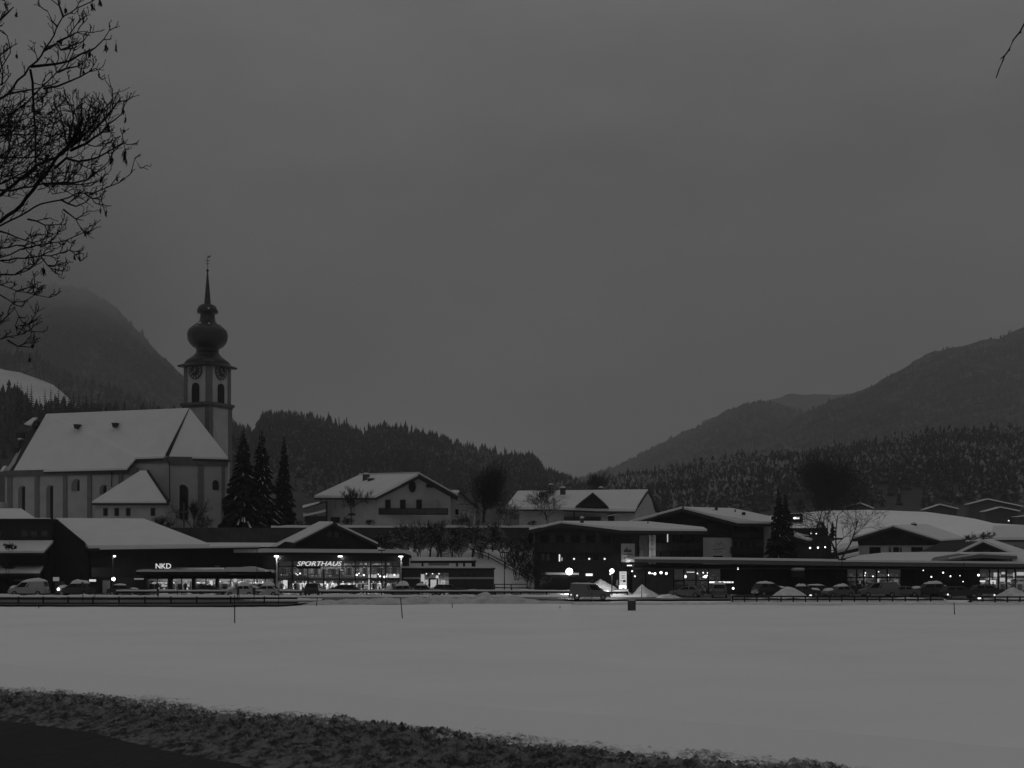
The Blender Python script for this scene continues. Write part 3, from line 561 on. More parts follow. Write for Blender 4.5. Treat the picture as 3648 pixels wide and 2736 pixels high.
def terrace_house():
    r = thing("white_house", "long white house with dark triangular dormer and three chimneys on its snowy roof", "house", (gx(2150, 262), 262, 10))
    c0 = (gx(2262, 258), 258.0); cl = (gx(1850, 262), 262.0); cr = (gx(2340, 268), 268.0)
    ze = gz(1815, 258); w = MB(); w.wall(cl, c0, 9, ze, ze, .5)
    pk = at(2310, 1748, 264)
    w.prism([(c0[0], c0[1], 9), (cr[0], cr[1], 9), (cr[0], cr[1], gz(1812, 268)), (pk.x, pk.y, pk.z-.5), (c0[0], c0[1], ze)], (-.4, .3, 0)).build("wall", WHITEW, r)
    roof_pair(r, [(1800, 1806, 261), (1990, 1806, 259), (2120, 1812, 257.5), (2262, 1813, 257), (2308, 1743, 264.5), (1845, 1748, 270)], .5, .35)
    MB().slab(q((2309, 1745, 264.5), (2352, 1818, 267), (2330, 1818, 275), (1850, 1750, 276)), .5).build("roof", ROOFT, r)
    for a in (((2262, 1817), (2308, 1748)), ((2308, 1748), (2352, 1821))):
        p, p2 = at(*a[0], 257.2), at(*a[1], 263.5); MB().prism([p, p2, p2-Vector((0, 0, .5)), p-Vector((0, 0, .5))], (0, .3, 0)).build("bargeboard", WOOD, r)
    d = MB().prism(q((2055, 1806, 256.5), (2165, 1806, 256.5), (2112, 1758, 256.5)), (0, 8, 0)).build("dormer", WOOD, r)
    MB().slab(q((2050, 1806, 256), (2112, 1756, 256), (2112, 1754, 263), (2050, 1800, 263)), .2).slab(q((2112, 1756, 256), (2168, 1808, 256), (2168, 1802, 263), (2112, 1754, 263)), .2).build("dormer_roof", ROOFT, d)
    chimney(r, 1920, 1755, 1940, 1772, 262); chimney(r, 1955, 1727, 1973, 1758, 266); chimney(r, 1996, 1738, 2015, 1762, 264); chimney(r, 2133, 1738, 2149, 1750, 268)
    window(r, 2042, 1816, 2070, 1842, 260.1, frame=FRAMEL); window(r, 2081, 1817, 2106, 1843, 259.8, frame=FRAMEL, bars=1)
    bx(r, "window", PANE, 2166, 1838, 2210, 1862, 258.7, 259.2); MB().slab(q((2166, 1836, 257.6), (2200, 1830, 257.6), (2200, 1828, 259), (2166, 1834, 259)), .15).build("awning_snow", ROOFSNOW, r)
    balcony(r, 2010, 1842, 2140, 1856, 260, 1.2)
terrace_house()
w = MB(); xw0, xw1 = gx(1010, 214), gx(2000, 214)
w.box(xw0-30, xw1, 213.6, 214.3, 6.2, gz(1880, 214)).build("garden_wall", STONEW, label="long dark retaining wall capped with snow below the white houses", cat="wall")
wl = bpy.data.objects["garden_wall"]
xa = np.linspace(xw0-2, xw1+.1, 120); capm = MB()
for i in range(119):
    h1, h2 = [.42+.28*float(fbm(np.array([v*.3]), np.array([2.]), 4)[0]) for v in (xa[i], xa[i+1])]; z0 = gz(1880, 214)+.002
    capm.add([(xa[i], 213.45, z0), (xa[i+1], 213.45, z0), (xa[i+1], 213.5, z0+h2), (xa[i], 213.5, z0+h1), (xa[i], 214.5, z0), (xa[i+1], 214.5, z0), (xa[i+1], 214.4, z0+h2), (xa[i], 214.4, z0+h1)], [(0, 1, 2, 3), (3, 2, 6, 7), (5, 4, 7, 6)])
capm.build("wall_snow", ROOFSNOW, wl)

# ------------------------------------------------------------------ shop furniture
rg = random.Random(21)
def rack_proto():
    t = thing("clothes_rack", "steel clothes rack hung with garments", "rack")
    MB().tube([(-.9, 0, 0), (-.9, 0, 1.5), (.9, 0, 1.5), (.9, 0, 0)], .03, 5).box(-1, -.8, -.25, .25, 0, .05).box(.8, 1, -.25, .25, 0, .05).build("frame", METAL, t)
    for k in range(8):
        x = -.78+k*.22; wv = .07+rg.random()*.05; h = .7+rg.random()*.4
        MB().prism([(x-wv, -.2, 1.45), (x+wv, -.2, 1.45), (x+wv*1.2, -.24, 1.45-h), (x-wv*1.2, -.24, 1.45-h)], (0, .42, 0)).build("garment", rg.choice(GOODS), t)
    return t
def mannequin_proto(m1, m2):
    t = thing("mannequin", "dressed shop mannequin", "mannequin")
    MB().tube([(-.1, 0, .05), (-.1, 0, .5), (-.08, 0, .92)], [.06, .07, .1], 7).tube([(.1, 0, .05), (.11, 0, .5), (.08, 0, .92)], [.06, .07, .1], 7).build("trousers", m2, t, smooth=True)
    MB().lathe([(.17, .85), (.19, 1.0), (.17, 1.2), (.22, 1.42), (.16, 1.5), (.07, 1.54)], (0, 0), 10).tube([(-.22, 0, 1.42), (-.3, -.02, 1.15), (-.28, -.1, .88)], [.07, .06, .045], 6).tube([(.22, 0, 1.42), (.3, -.02, 1.15), (.27, -.1, .88)], [.07, .06, .045], 6).build("jacket", m1, t, smooth=True)
    MB().ball((0, 0, 1.69), .11, 8, 6, 1.25).box(-.04, .04, -.04, .04, 1.5, 1.6).build("head", GOODS[4], t, smooth=True)
    MB().box(-.25, .25, -.2, .2, 0, .05).build("base", METAL, t); return t
RACK = rack_proto(); MANN = mannequin_proto(GOODS[3], GOODS[0]); MANN2 = mannequin_proto(GOODS[0], GOODS[1])
_used = set()
def put(p, px, D, z, rz, label, group):
    o = p if p.name not in _used else copy_tree(p); _used.add(p.name)
    o.location = (gx(px, D), D, z); o.rotation_euler = (0, 0, rz); o["label"] = label; o["group"] = group; return o
def shelf_unit(px0, px1, py0, py1, D, label, rows=4, group="shop shelving"):
    t = thing("shelf_unit", label, "shelf", (gx((px0+px1)/2, D), D, gz(py1, D)), group)
    x0, x1, z0, z1 = gx(px0, D), gx(px1, D), gz(py1, D), gz(py0, D)
    fr = MB().box(x0-.05, x0, D, D+.5, z0, z1).box(x1, x1+.05, D, D+.5, z0, z1).box(x0, x1, D+.46, D+.5, z0, z1)
    for k in range(rows): fr.box(x0, x1, D, D+.45, z0+(z1-z0)*k/rows, z0+(z1-z0)*k/rows+.04)
    fr.build("frame", METAL, t)
    for m in GOODS:
        g = MB()
        for k in range(rows):
            x = x0+.08; zz = z0+(z1-z0)*k/rows+.045
            while x < x1-.25:
                wd = .15+rg.random()*.35
                if rg.random() < .28: g.box(x, x+wd, D+.05+rg.random()*.05, D+.4, zz, zz+(z1-z0)/rows*(.35+.5*rg.random()))
                x += wd+.04
        if g.v: o = g.build("folded_goods", m, t); o["kind"] = "stuff"
    return t
def panel(name, label, cat, m, px0, py0, px1, py1, D, fm=METALD, dep=.08, fw=.05, group=None):
    t = thing(name, label, cat, (gx((px0+px1)/2, D), D, gz(py1, D)), group)
    x0, x1, z0, z1 = gx(px0, D), gx(px1, D), gz(py1, D), gz(py0, D)
    MB().box(x0-fw, x1+fw, D, D+dep, z0-fw, z1+fw).build("casing", fm, t)
    MB().box(x0, x1, D-.02, D+.01, z0, z1).build("lit_face", m, t); return t
def wall_lamp(px, py, D, label, rad=.14, m=None, group=None, cat="lamp", name="wall_lamp"):
    c = at(px, py, D); t = thing(name, label, cat, c, group)
    rad = rad*(.78 if name == "spotlight" else 1)
    MB().ball((c.x, c.y, c.z), rad, 10, 6).build("globe", m or LAMP, t); MB().box(c.x-.05, c.x+.05, D, D+.35+rad, c.z+rad*.7, c.z+rad*.7+.06).build("bracket", METALD, t); return t
def area(name, loc, sx, sy, watts, rot=(0, 0, 0)):
    li = bpy.data.lights.new(name, 'AREA'); li.shape = 'RECTANGLE'; li.size = sx; li.size_y = sy; li.energy = watts
    o = bpy.data.objects.new(name, li); COL.objects.link(o); o.location = loc; o.rotation_euler = rot; return o
def ceiling_strip(px, py, D, L, label, group="ceiling lights in the shops"):
    c = at(px, py, D); t = thing("ceiling_light", label, "ceiling light", c, group); MB().box(c.x-L/2-.05, c.x+L/2+.05, D-.15, D+.15, c.z+.02, c.z+.1).build("housing", METAL, t)
    MB().box(c.x-L/2, c.x+L/2, D-.1, D+.1, c.z-.04, c.z+.018).build("tube", TUBE, t)

# ------------------------------------------------------------------ far-left dark timber building
def left_timber():
    D = 183.0; r = thing("timber_house", "big dark timber house with stepped snowy lean-to roofs, cut by the photo edge", "house", (gx(40, D), D+4, 0))
    w = bx(r, "wall", WOOD, -260, 1852, 181, 2200, D+3, D+5.5)
    bx(r, "roof_edge", ROOFT, -262, 1848, 182, 1853, D+2.6, D+5.6)
    MB().slab(q((-262, 1847, D+2.6), (181, 1847, D+2.6), (178, 1845, D+5.5), (-262, 1845, D+5.5)), .12).build("roof_snow", ROOFSNOW, r)
    MB().slab(q((-200, 1850, D+5), (133, 1850, D+5), (75, 1811, D+12), (-200, 1811, D+12)), .4).build("upper_roof_snow", ROOFSNOW, r)
    bx(r, "chimney_stack", PLASTER, -60, 1788, 10, 1815, D+13, D+15)
    for px in (-20, 75, 108, 146): window(r, px, 1890, px+25, 1912, D+3, pane=mat("dim_glass", .03, .2))
    for (y0, y1, xr0, xr1, nm) in ((1925, 1962, 190, 156, "lean_to_roof"), (2011, 2035, 155, 143, "lower_roof")):
        rf = MB().slab([p-Vector((0, 0, .3)) for p in q((-260, y1, D-1.2), (xr1, y1, D-1.2), (xr0, y0, D+3), (-260, y0, D+3))], .3).build(nm, ROOFT, r)
        MB().slab(q((-260, y1, D-1.2), (xr1, y1, D-1.2), (xr0, y0, D+2.9), (-260, y0, D+2.9)), .29).build("roof_snow", ROOFSNOW, rf)
    bx(r, "porch_wall", WOOD, -260, 1970, 146, 2008, D+.6, D+2.9)
    bx(r, "ground_floor", WOOD, -260, 2045, 140, 2200, D+1.5, D+2.9)
    panel("shop_sign", "dim wide sign over the entrance of the dark timber house", "sign", mat("dim_sign", .12, .6), 50, 2064, 85, 2070, D+1.3)
left_timber()
wall_lamp(133, 2072, 181.5, "bright globe lamp under the lean-to, left of the dark gabled hall", .26, LAMP)
# ------------------------------------------------------------------ long dark hall with hipped snowy roof
def hall():
    D = 187.0; r = thing("market_hall", "long dark shop hall under one broad snow-covered roof", "building", (gx(560, D), D+6, 0))
    e0, e1, r0, r1 = (315, 1943, 185.6), (747, 1937, 185.6), (200, 1845, 201), (512, 1847, 199)
    roof_pair(r, [e0, e1, r1, r0], .42, .4)
    bk = [(150, 1943, 214), (640, 1940, 214)]
    MB().slab([p-Vector((0, 0, .4)) for p in q(r0, r1, bk[1], bk[0])], .4).slab([p-Vector((0, 0, .42)) for p in q(e1, bk[1], r1)], .4).build("back_roof", ROOFT, r)
    pA = (gx(322, 186.5), 186.5); pL = (gx(200, 201), 201.0)
    w = MB(); w.wall(pA, (gx(1090, D+.2), D+.2), 3.9, gz(1948, D), gz(1948, D), .4)
    P0 = at(318, 1946, 186.3); P1 = at(203, 1849, 201); w.add([(pA[0], pA[1], -.5), (P0.x, P0.y, P0.z-.5), (P1.x, P1.y, P1.z-.5), (P1.x, P1.y, -.5)], [(0, 1, 2, 3)])
    w.prism(q((100, 2200, 187.5), (322, 2200, 186.7), (322, 2057, 186.7), (322, 1950, 186.7), (203, 1853, 187.3), (100, 1950, 187.4)), (0, .5, 0))
    w.build("wall", DARK, r)
    fl = MB().slab([p-Vector((0, 0, .26)) for p in q((355, 1951, 184.6), (925, 1943, 184.6), (925, 1943, 187), (355, 1951, 187))], .25).build("canopy", METALD, r)
    MB().slab(q((355, 1952, 184.5), (925, 1944, 184.5), (925, 1944, 187.1), (355, 1952, 187.1)), .24).build("canopy_snow", ROOFSNOW, fl)
    # lower canopy in front of the shop windows
    lc = bx(r, "awning", METALD, 482, 2037, 800, 2049, 182.6, 187)
    k = 0
    for a, b in ((485, 532), (540, 625), (629, 710), (716, 792)):
        hs = .28+.1*rg.random(); x0, x1 = gx(a, 182.7), gx(b, 182.7); z = gz(2036.8, 182.6)
        MB().prism([(x0, 182.5, z), (x1, 182.5, z), (x1-.15, 182.5, z+hs*.8), (x0+(x1-x0)*.6, 182.5, z+hs), (x0+.2, 182.5, z+hs*.75)], (0, 4, 0)).build("awning_snow", ROOFSNOW, lc)
    lc2 = bx(r, "awning", METALD, 790, 2037, 945, 2044, 182.2, 187)
    MB().prism(q((790, 2036.5, 182.1), (945, 2036.5, 182.1), (942, 2033, 182.1), (905, 2022, 182.1), (885, 2018, 182.1), (850, 2021, 182.1), (805, 2021, 182.1), (800, 2029, 182.1)), (0, 4.5, 0)).build("awning_snow", ROOFSNOW, lc2)
    bx(r, "roof_vent", METAL, 766, 2014, 780, 2022, 186, 186.9)
    # ground floor: piers, glass, interior
    for px0, px1 in ((500, 522), (598, 611), (683, 693), (767, 776), (975, 985)): bx(r, "pier", DARK, px0, 2049, px1, 2200, 186.2, 187.2)
    bx(r, "ground_wall", DARK, 322, 2056, 500, 2200, 187, 187.4); bx(r, "parapet", DARK, 500, 2049, 1090, 2062, 186.6, 187)
    bx(r, "back_wall", INWALL, 500, 2040, 985, 2200, 193, 193.2)
    MB().box(gx(500, 187), gx(985, 187), 187, 193, .02, .06).build("floor", FLOOR, r)
    MB().box(gx(500, 187), gx(985, 187), 187.1, 193, gz(2056, 187), gz(2056, 187)+.1).build("ceiling", INWALL, r)
    MB().box(gx(522, 187), gx(975, 187), 186.85, 186.87, .1, gz(2062, 187)).build("shop_window", GLASS, r)
    for px in (560, 646, 733, 822, 862, 905, 945): bx(r, "mullion", METALD, px-1.2, 2062, px+1.2, 2200, 186.7, 186.9)
hall()
bx(None, "wing_wall", DARK, 0, 0, 1, 1, 5, 5.1) if False else None
def lettering(name, label, body, px, py, D, h, m, width, shear=0, cat="sign"):
    return text(name, body, px, py, D, h, m, shear=shear, width=width, label=label, cat=cat)
lettering("shop_sign", "glowing white three-letter sign NKD above the long dark hall's awning", "NKD", 582, 2016.5, 186.3, 18*186.3/F, LETTER, 54*186.3/F)
FAINT = mat("faint_lettering", .2, .7)
t = thing("facade_lettering", "faint three-line lettering painted high on the dark hall front", "lettering", at(676, 1984, 186.9))
text("letters", "FEUERWEHR", 676, 1970, 186.9, .5, FAINT, t, width=2.7); text("letters", "BERNBURG", 676, 1984, 186.9, .5, FAINT, t, width=2.7); text("letters", "apartments", 676, 2000, 186.9, .42, FAINT, t, width=2.0)
area("hall_light", (gx(745, 190), 190, 2.35), 16, 4, 1000)
NK = "racks inside the long dark hall's shop"
for px, D, lb in ((540, 188.3, "clothes rack in the leftmost lit window of the dark hall"), (640, 188.6, "clothes rack left of centre in the dark hall's window"), (716, 188.2, "clothes rack between the two middle piers of the dark hall"), (800, 188.4, "clothes rack right of the last pier of the dark hall"), (842, 189.2, "clothes rack deep inside the bright end of the dark hall"), (930, 188.4, "clothes rack nearest the glass sports shop in the dark hall")):
    put(RACK, px, D, .06, .1*rg.random(), lb, NK)
for px, D, P_, lb in ((560, 188, MANN2, "black-jacketed mannequin in the leftmost lit window of the dark hall"), (660, 187.8, MANN2, "black-jacketed mannequin beside the second pier of the dark hall"), (745, 188, MANN, "pale-jacketed mannequin in the dark hall's middle window"), (871, 187.7, MANN2, "black-jacketed mannequin silhouetted in the hall's brightest window"), (958, 187.9, MANN2, "black-jacketed mannequin at the right end of the dark hall")):
    put(P_, px, D, .06, rg.random()-.5, lb, "mannequins in the dark hall")
for px0, px1, lb in ((525, 595, "shelves of folded clothes at the left end of the dark hall"), (612, 680, "shelves of folded clothes behind the second window of the dark hall"), (694, 765, "shelves of folded clothes in the middle of the dark hall"), (780, 868, "shelves of folded clothes in the bright right part of the dark hall"), (880, 970, "shelves of folded clothes at the right end of the dark hall")):
    shelf_unit(px0, px1, 2070, 2112, 192.2, lb, 4, "shelves in the dark hall")
for k, (px, wd, py0, py1, m_) in enumerate(((548, 14, 2076, 2095, LITSIGN), (608, 8, 2066, 2082, LITSIGN), (752, 12, 2068, 2096, emit("bright_face", .95)), (640, 16, 2064, 2078, LITDIM), (706, 24, 2064, 2072, LITDIM), (883, 9, 2066, 2092, LITDIM), (795, 14, 2084, 2098, LITDIM), (838, 12, 2062, 2074, LITSIGN))):
    panel("display_panel", ["small bright display board low in the hall's left window", "narrow bright board beside the hall's second pier", "tall brilliant display board left of the hall's last pier", "dim display board under the hall's awning, left of centre", "dim wide display board in the hall's middle window", "tall dim board near the right end of the hall", "dim board low behind the hall's bright window", "bright board high in the hall's brightest window"][k], "display board", m_, px-wd/2, py0, px+wd/2, py1, 190.5+.17*k, METAL, .05, .02, "display boards in the dark hall")
for px, lb in ((625, "small spotlight left in the hall ceiling"), (651, "small spotlight beside the leftmost one in the hall ceiling"), (765, "small spotlight in the hall ceiling near the last pier"), (912, "small spotlight in the hall ceiling behind the bus-stop post")): wall_lamp(px, 2057.5+rg.random()*2, 188, lb, .07, SPOT, "spotlights in the dark hall", "spotlight", "spotlight")
# service bays on the left of the hall
panel("lit_box_sign", "rounded pale lit box sign above the snowed-in car", "sign", LITDIM, 189, 2056, 211, 2070, 186.3)
panel("lit_window_panel", "small lit noticeboard behind the snowed-in car", "noticeboard", LITSIGN, 318, 2064, 342, 2072, 186.4, METALD)
panel("lit_window_panel", "tall pale lit door panel right of the snowed-in car", "door panel", mat("pale_door", .16, .8), 365, 2068, 392, 2116, 186.4, METALD)
panel("lit_window_panel", "dim wide lit strip window left of the hall's first pier", "strip window", LITDIM, 478, 2060, 512, 2065, 186.0, METALD)
panel("lit_window_panel", "grey roller door behind the snowed-in car", "door", mat("grey_door", .09, .8), 196, 2072, 230, 2116, 186.4, METALD)
wall_lamp(404, 2063, 184.8, "brilliant wall lamp behind the tall slim lamp post", .27, LAMP)
point("hall_wall_light", at(404, 2070, 183.5), 60, .3)

# ------------------------------------------------------------------ glass sports shop
def sport():
    D = 186.0; r = thing("sports_shop", "two-storey glass-fronted sports shop with flat snow-edged roof, brightly lit inside", "shop", (gx(1205, D), D+5, 0))
    z0, z1 = 0.0, gz(1978, D); x0, x1 = gx(978, D), gx(1436, D)
    b = MB().box(x0, x0+.35, D, D+11, 0, z1).box(x1-.35, x1, D, D+11, 0, z1).build("side_wall", DARK, r)
    MB().box(x0+.36, x1-.36, D+10.4, D+10.7, 0, z1).build("back_wall", INWALL, r)
    MB().box(x0+.36, x1-.36, D+.05, D+10.3, .02, .07).build("floor", FLOOR, r)
    zc = gz(1998, D)
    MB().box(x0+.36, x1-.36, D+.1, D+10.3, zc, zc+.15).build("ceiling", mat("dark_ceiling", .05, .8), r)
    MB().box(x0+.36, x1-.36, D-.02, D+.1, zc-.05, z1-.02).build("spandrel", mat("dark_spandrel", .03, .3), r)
    zm = gz(2063, D); MB().box(x0+.4, x1-.4, D+2.6, D+10.3, zm-.1, zm+.12).build("upper_floor", mat("floor_edge", .07, .7), r)
    MB().box(x0+.36, x1-.36, D+.2, D+.22, .08, zc-.06).build("glass_front", GLASS, r)
    for px in (1040, 1097, 1153, 1209, 1265, 1320, 1374): bx(r, "mullion", METALD, px-1.6, 1999, px+1.6, 2200, D+.02, D+.2)
    for py in (2018, 2063): bx(r, "transom", METALD, 988, py-1.5, 1427, py+1.5, D+.0, D+.17)
    # roof with deep canopy tapering away to the left
    top = [(795, 1957, 188), (1000, 1954.5, 182.5), (1440, 1957.5, 182.5), (1466, 1966, 182.9), (1466, 1960, 198), (795, 1953, 198)]
    P = q(*top); zt = [p.z for p in P]
    rf = MB().slab([Vector((p.x, p.y, p.z-.52)) for p in P], .42).build("roof", METALD, r)
    MB().slab([p-Vector((0, 0, .0)) for p in P], .515).build("roof_snow", ROOFSNOW, rf)
    MB().wall((gx(800, 190), 190), (x0, D+.2), 3.6, gz(1974, 186), gz(1974, 186), .3).build("link_wall", mat("link_cladding", .04, .7, .3, 1), r)
sport()
t = bpy.data.objects
text("shop_sign", "SPORTHAUS", 1138, 2008, 185.75, 16*185.75/F, LETTER, shear=.3, width=160*185.75/F, label="glowing slanted lettering SPORTHAUS across the glass shop front", cat="sign")
text("shop_sign", "EDINGER", 1180, 2023, 185.75, 8.5*185.75/F, emit("dim_letter", .24), shear=.3, width=72*185.75/F, label="smaller dim slanted lettering directly beneath the glowing SPORTHAUS", cat="sign")
MB().box(gx(1056, 185.6), gx(1141, 185.6), 185.7, 185.9, gz(2026, 185.7), gz(2019.5, 185.7)).build("sign_board", METALD, label="black bar under the left half of the glowing SPORTHAUS lettering", cat="sign board")
for px, lb in ((985, "white canopy downlight at the left corner of the glass sports shop"), (1212, "white canopy downlight in the middle of the glass sports shop"), (1428, "white canopy downlight at the right corner of the glass sports shop")):
    D = 184.6; c = at(px, 1982, D); t = thing("canopy_light", lb, "light", c, "downlights under the sports shop canopy")
    MB().box(c.x-.28, c.x+.28, D-.2, D+.2, c.z-.08, c.z+.1).build("lamp_face", LAMP, t); MB().box(c.x-.34, c.x+.34, D-.24, D+.24, c.z+.102, c.z+.17).build("housing", METALD, t)
    point("canopy_light_glow", (c.x, D+.55, c.z-.25), 14, .08)
for px in (985, 1428):
    D = 185.7; MB().lathe([(.13, 0), (.13, gz(1984, D))], (gx(px+1, D), D), 10).build("pale_column", mat("white_column", .6, .5), label="slim white column lit from above at the %s corner of the sports shop" % ("left" if px < 1200 else "right"), cat="column")
area("sport_ground_light", (gx(1205, 191), 189.5, gz(2064, 186)-.25), 16, 5.5, 1500)
area("sport_upper_light", (gx(1205, 192), 192.5, gz(2000, 186)-.2), 15, 6, 330)
SR = "racks in the glass sports shop"
for k, (px, D, z) in enumerate(((1060, 188.5, .07), (1085, 190.0, .07), (1130, 188.2, .07), (1180, 188.6, .07), (1230, 189.5, .07), (1280, 188.5, .07), (1340, 190.2, .07), (1400, 188.6, .07))):
    put(RACK, px, D, z, .6*rg.random()-.3, "clothes rack on the sports shop's ground floor, %s from the left corner column" % ("first", "second", "third", "fourth", "fifth", "sixth", "seventh", "eighth")[k], SR)
zu = gz(2063, 186)+.13
for k, px in enumerate((1010, 1075, 1125, 1190, 1245, 1300, 1350, 1405)):
    put(RACK, px, 189.6+.8*(k % 3), zu, .5*rg.random()-.25, "clothes rack on the sports shop's upper floor, %s from the left corner column" % ("first", "second", "third", "fourth", "fifth", "sixth", "seventh", "eighth")[k], SR)
for k, (px, D, P_) in enumerate(((1004, 187.2, MANN2), (1052, 187, MANN2), (1079, 187.2, MANN), (1090, 187.6, MANN), (1120, 187.1, MANN2), (1157, 187.2, MANN), (1185, 187.5, MANN), (1222, 187.3, MANN), (1263, 187.1, MANN), (1293, 187.3, MANN2), (1330, 187.0, MANN2), (1352, 187.2, MANN))):
    put(P_, px, D, .07, rg.random()-.5, "%s mannequin in the sports shop window, %s counting from the left corner column" % ("white-jacketed" if P_ is MANN else "black-jacketed", ("first", "second", "third", "fourth", "fifth", "sixth", "seventh", "eighth", "ninth", "tenth", "eleventh", "twelfth")[k]), "mannequins in the sports shop")
for k, (a, b, c, d, D) in enumerate(((990, 1038, 2003, 2055, 195.6), (1043, 1150, 2003, 2055, 195.5), (1156, 1262, 2003, 2055, 195.6), (1268, 1318, 2003, 2055, 195.5), (1323, 1372, 2003, 2055, 195.6), (1378, 1424, 2003, 2055, 195.5))):
    shelf_unit(a, b, c, d, D, "tall shelves on the upper floor's back wall of the sports shop, %s from the left" % ("first", "second", "third", "fourth", "fifth", "sixth")[k], 5, "upper shelves in the sports shop")
for k, (a, b) in enumerate(((1043, 1095), (1100, 1205), (1212, 1318), (1323, 1424))):
    shelf_unit(a, b, 2070, 2112, 194.6, "low shelves at the back of the sports shop's ground floor, %s from the left" % ("first", "second", "third", "fourth")[k], 4, "ground floor shelves in the sports shop")
for k, (a, b, c, d, m_, lb) in enumerate(((1004, 1025, 2048, 2064, LITSIGN, "pale lit panel behind the sports shop's left corner column, upper one"), (1006, 1024, 2067, 2088, emit("bright_face", .95), "brilliant panel behind the sports shop's left corner column"), (1006, 1016, 2088, 2100, LAMPS, "small brilliant box sign low by the sports shop's left corner"), (1018, 1024, 2088, 2096, LITSIGN, "narrow lit strip beside the small brilliant box sign"), (1068, 1080, 2080, 2104, emit("bright_face", .95), "brilliant display column in the sports shop's second bay"), (1085, 1090, 2078, 2108, LITSIGN, "narrow bright strip right of the brilliant display column"), (1217, 1248, 2078, 2083, LITSIGN, "bright counter top in the middle of the sports shop"), (1284, 1300, 2078, 2095, LITSIGN, "square bright showcase in the sports shop's right half"), (1312, 1317, 2046, 2104, LITSIGN, "tall narrow lit column in the sports shop's right half"), (1321, 1342, 2046, 2058, LITSIGN, "lit ceiling panel above the black-clad figure in the sports shop"), (1376, 1422, 2044, 2058, LITSIGN, "wide lit ceiling panel in the sports shop's right end bay"), (1155, 1162, 2072, 2096, emit("bright_face", .95), "oval-high brilliant panel in the sports shop's third bay"), (1178, 1192, 2078, 2098, LITSIGN, "bright display board left of the shop's middle mullion"), (988, 1018, 2022, 2026, LITDIM, "dim strip high in the sports shop's left end bay"))):
    panel("display_panel", lb, "display board", m_, a, c, b, d, 190.9+.13*k, METAL, .05, .02, "display boards in the sports shop")
for k, (px, py, s_) in enumerate(((993, 2049, .1), (1002, 2050, .12), (1014, 2051, .1), (1060, 2050, .19), (1069, 2043, .16), (1055, 2044, .09), (1271, 2048, .2), (1296, 2049, .18), (1279, 2043, .12), (1348, 2046, .12), (1354, 2053, .17), (1369, 2055, .2), (1376, 2053, .13), (1405, 2048, .18), (1183, 2092, .1), (1229, 2095, .2))):
    wall_lamp(px, py, 188.2+.11*k, "small spotlight in the sports shop, %s from the left corner column" % ("first", "second", "third", "fourth", "sixth", "fifth", "ninth", "eleventh", "tenth", "twelfth", "thirteenth", "fourteenth", "fifteenth", "sixteenth", "seventh", "eighth")[k], s_, SPOT, "spotlights in the sports shop", "spotlight", "spotlight")

# dark gabled house behind the glass shop
def gable_house():
    D = 199.0; r = thing("timber_house", "dark timber gable with black chimney rising behind the glass sports shop", "house", (gx(1195, D), D+4, 0))
    pk = (1190, 1857); MB().prism(q((1035, 1975, D), (1345, 1975, D), (1345, 1932, D), (1190, 1862, D), (1035, 1936, D)), (-4, 14, 0)).build("wall", DARK, r)
    MB().slab([p-Vector((0, 0, .3)) for p in q((1005, 1950, D-1), (1188, 1857, D-1), (1140, 1857, D+16), (940, 1955, D+16))], .35).slab([p-Vector((0, 0, .3)) for p in q((1188, 1857, D-1), (1352, 1935, D-1), (1290, 1935, D+16), (1140, 1857, D+16))], .35).build("roof", ROOFT, r)
    MB().slab(q((1033, 1936, D-.9), (1186, 1858, D-.9), (1138, 1857, D+16), (948, 1950, D+16)), .29).build("roof_snow", ROOFSNOW, r)
    MB().slab(q((1205, 1865, D-.9), (1346, 1932, D-.9), (1280, 1932, D+16), (1150, 1860, D+16)), .29).build("roof_snow", ROOFSNOW, r)
    for px in (1166, 1192): window(r, px, 1896, px+15, 1912, D, pane=mat("dim_glass", .03, .2), frame=mat("dull_frame", .04, .7))
    chimney(r, 1178, 1842, 1209, 1862, D+1, METALD, cap=False)
    dm = MB().prism(q((965, 1960, D-6), (1035, 1960, D-6), (1035, 1935, D-6), (1016, 1929, D-6)), (0, 5, 0)).build("porch_roof", DARK, r)
gable_house()
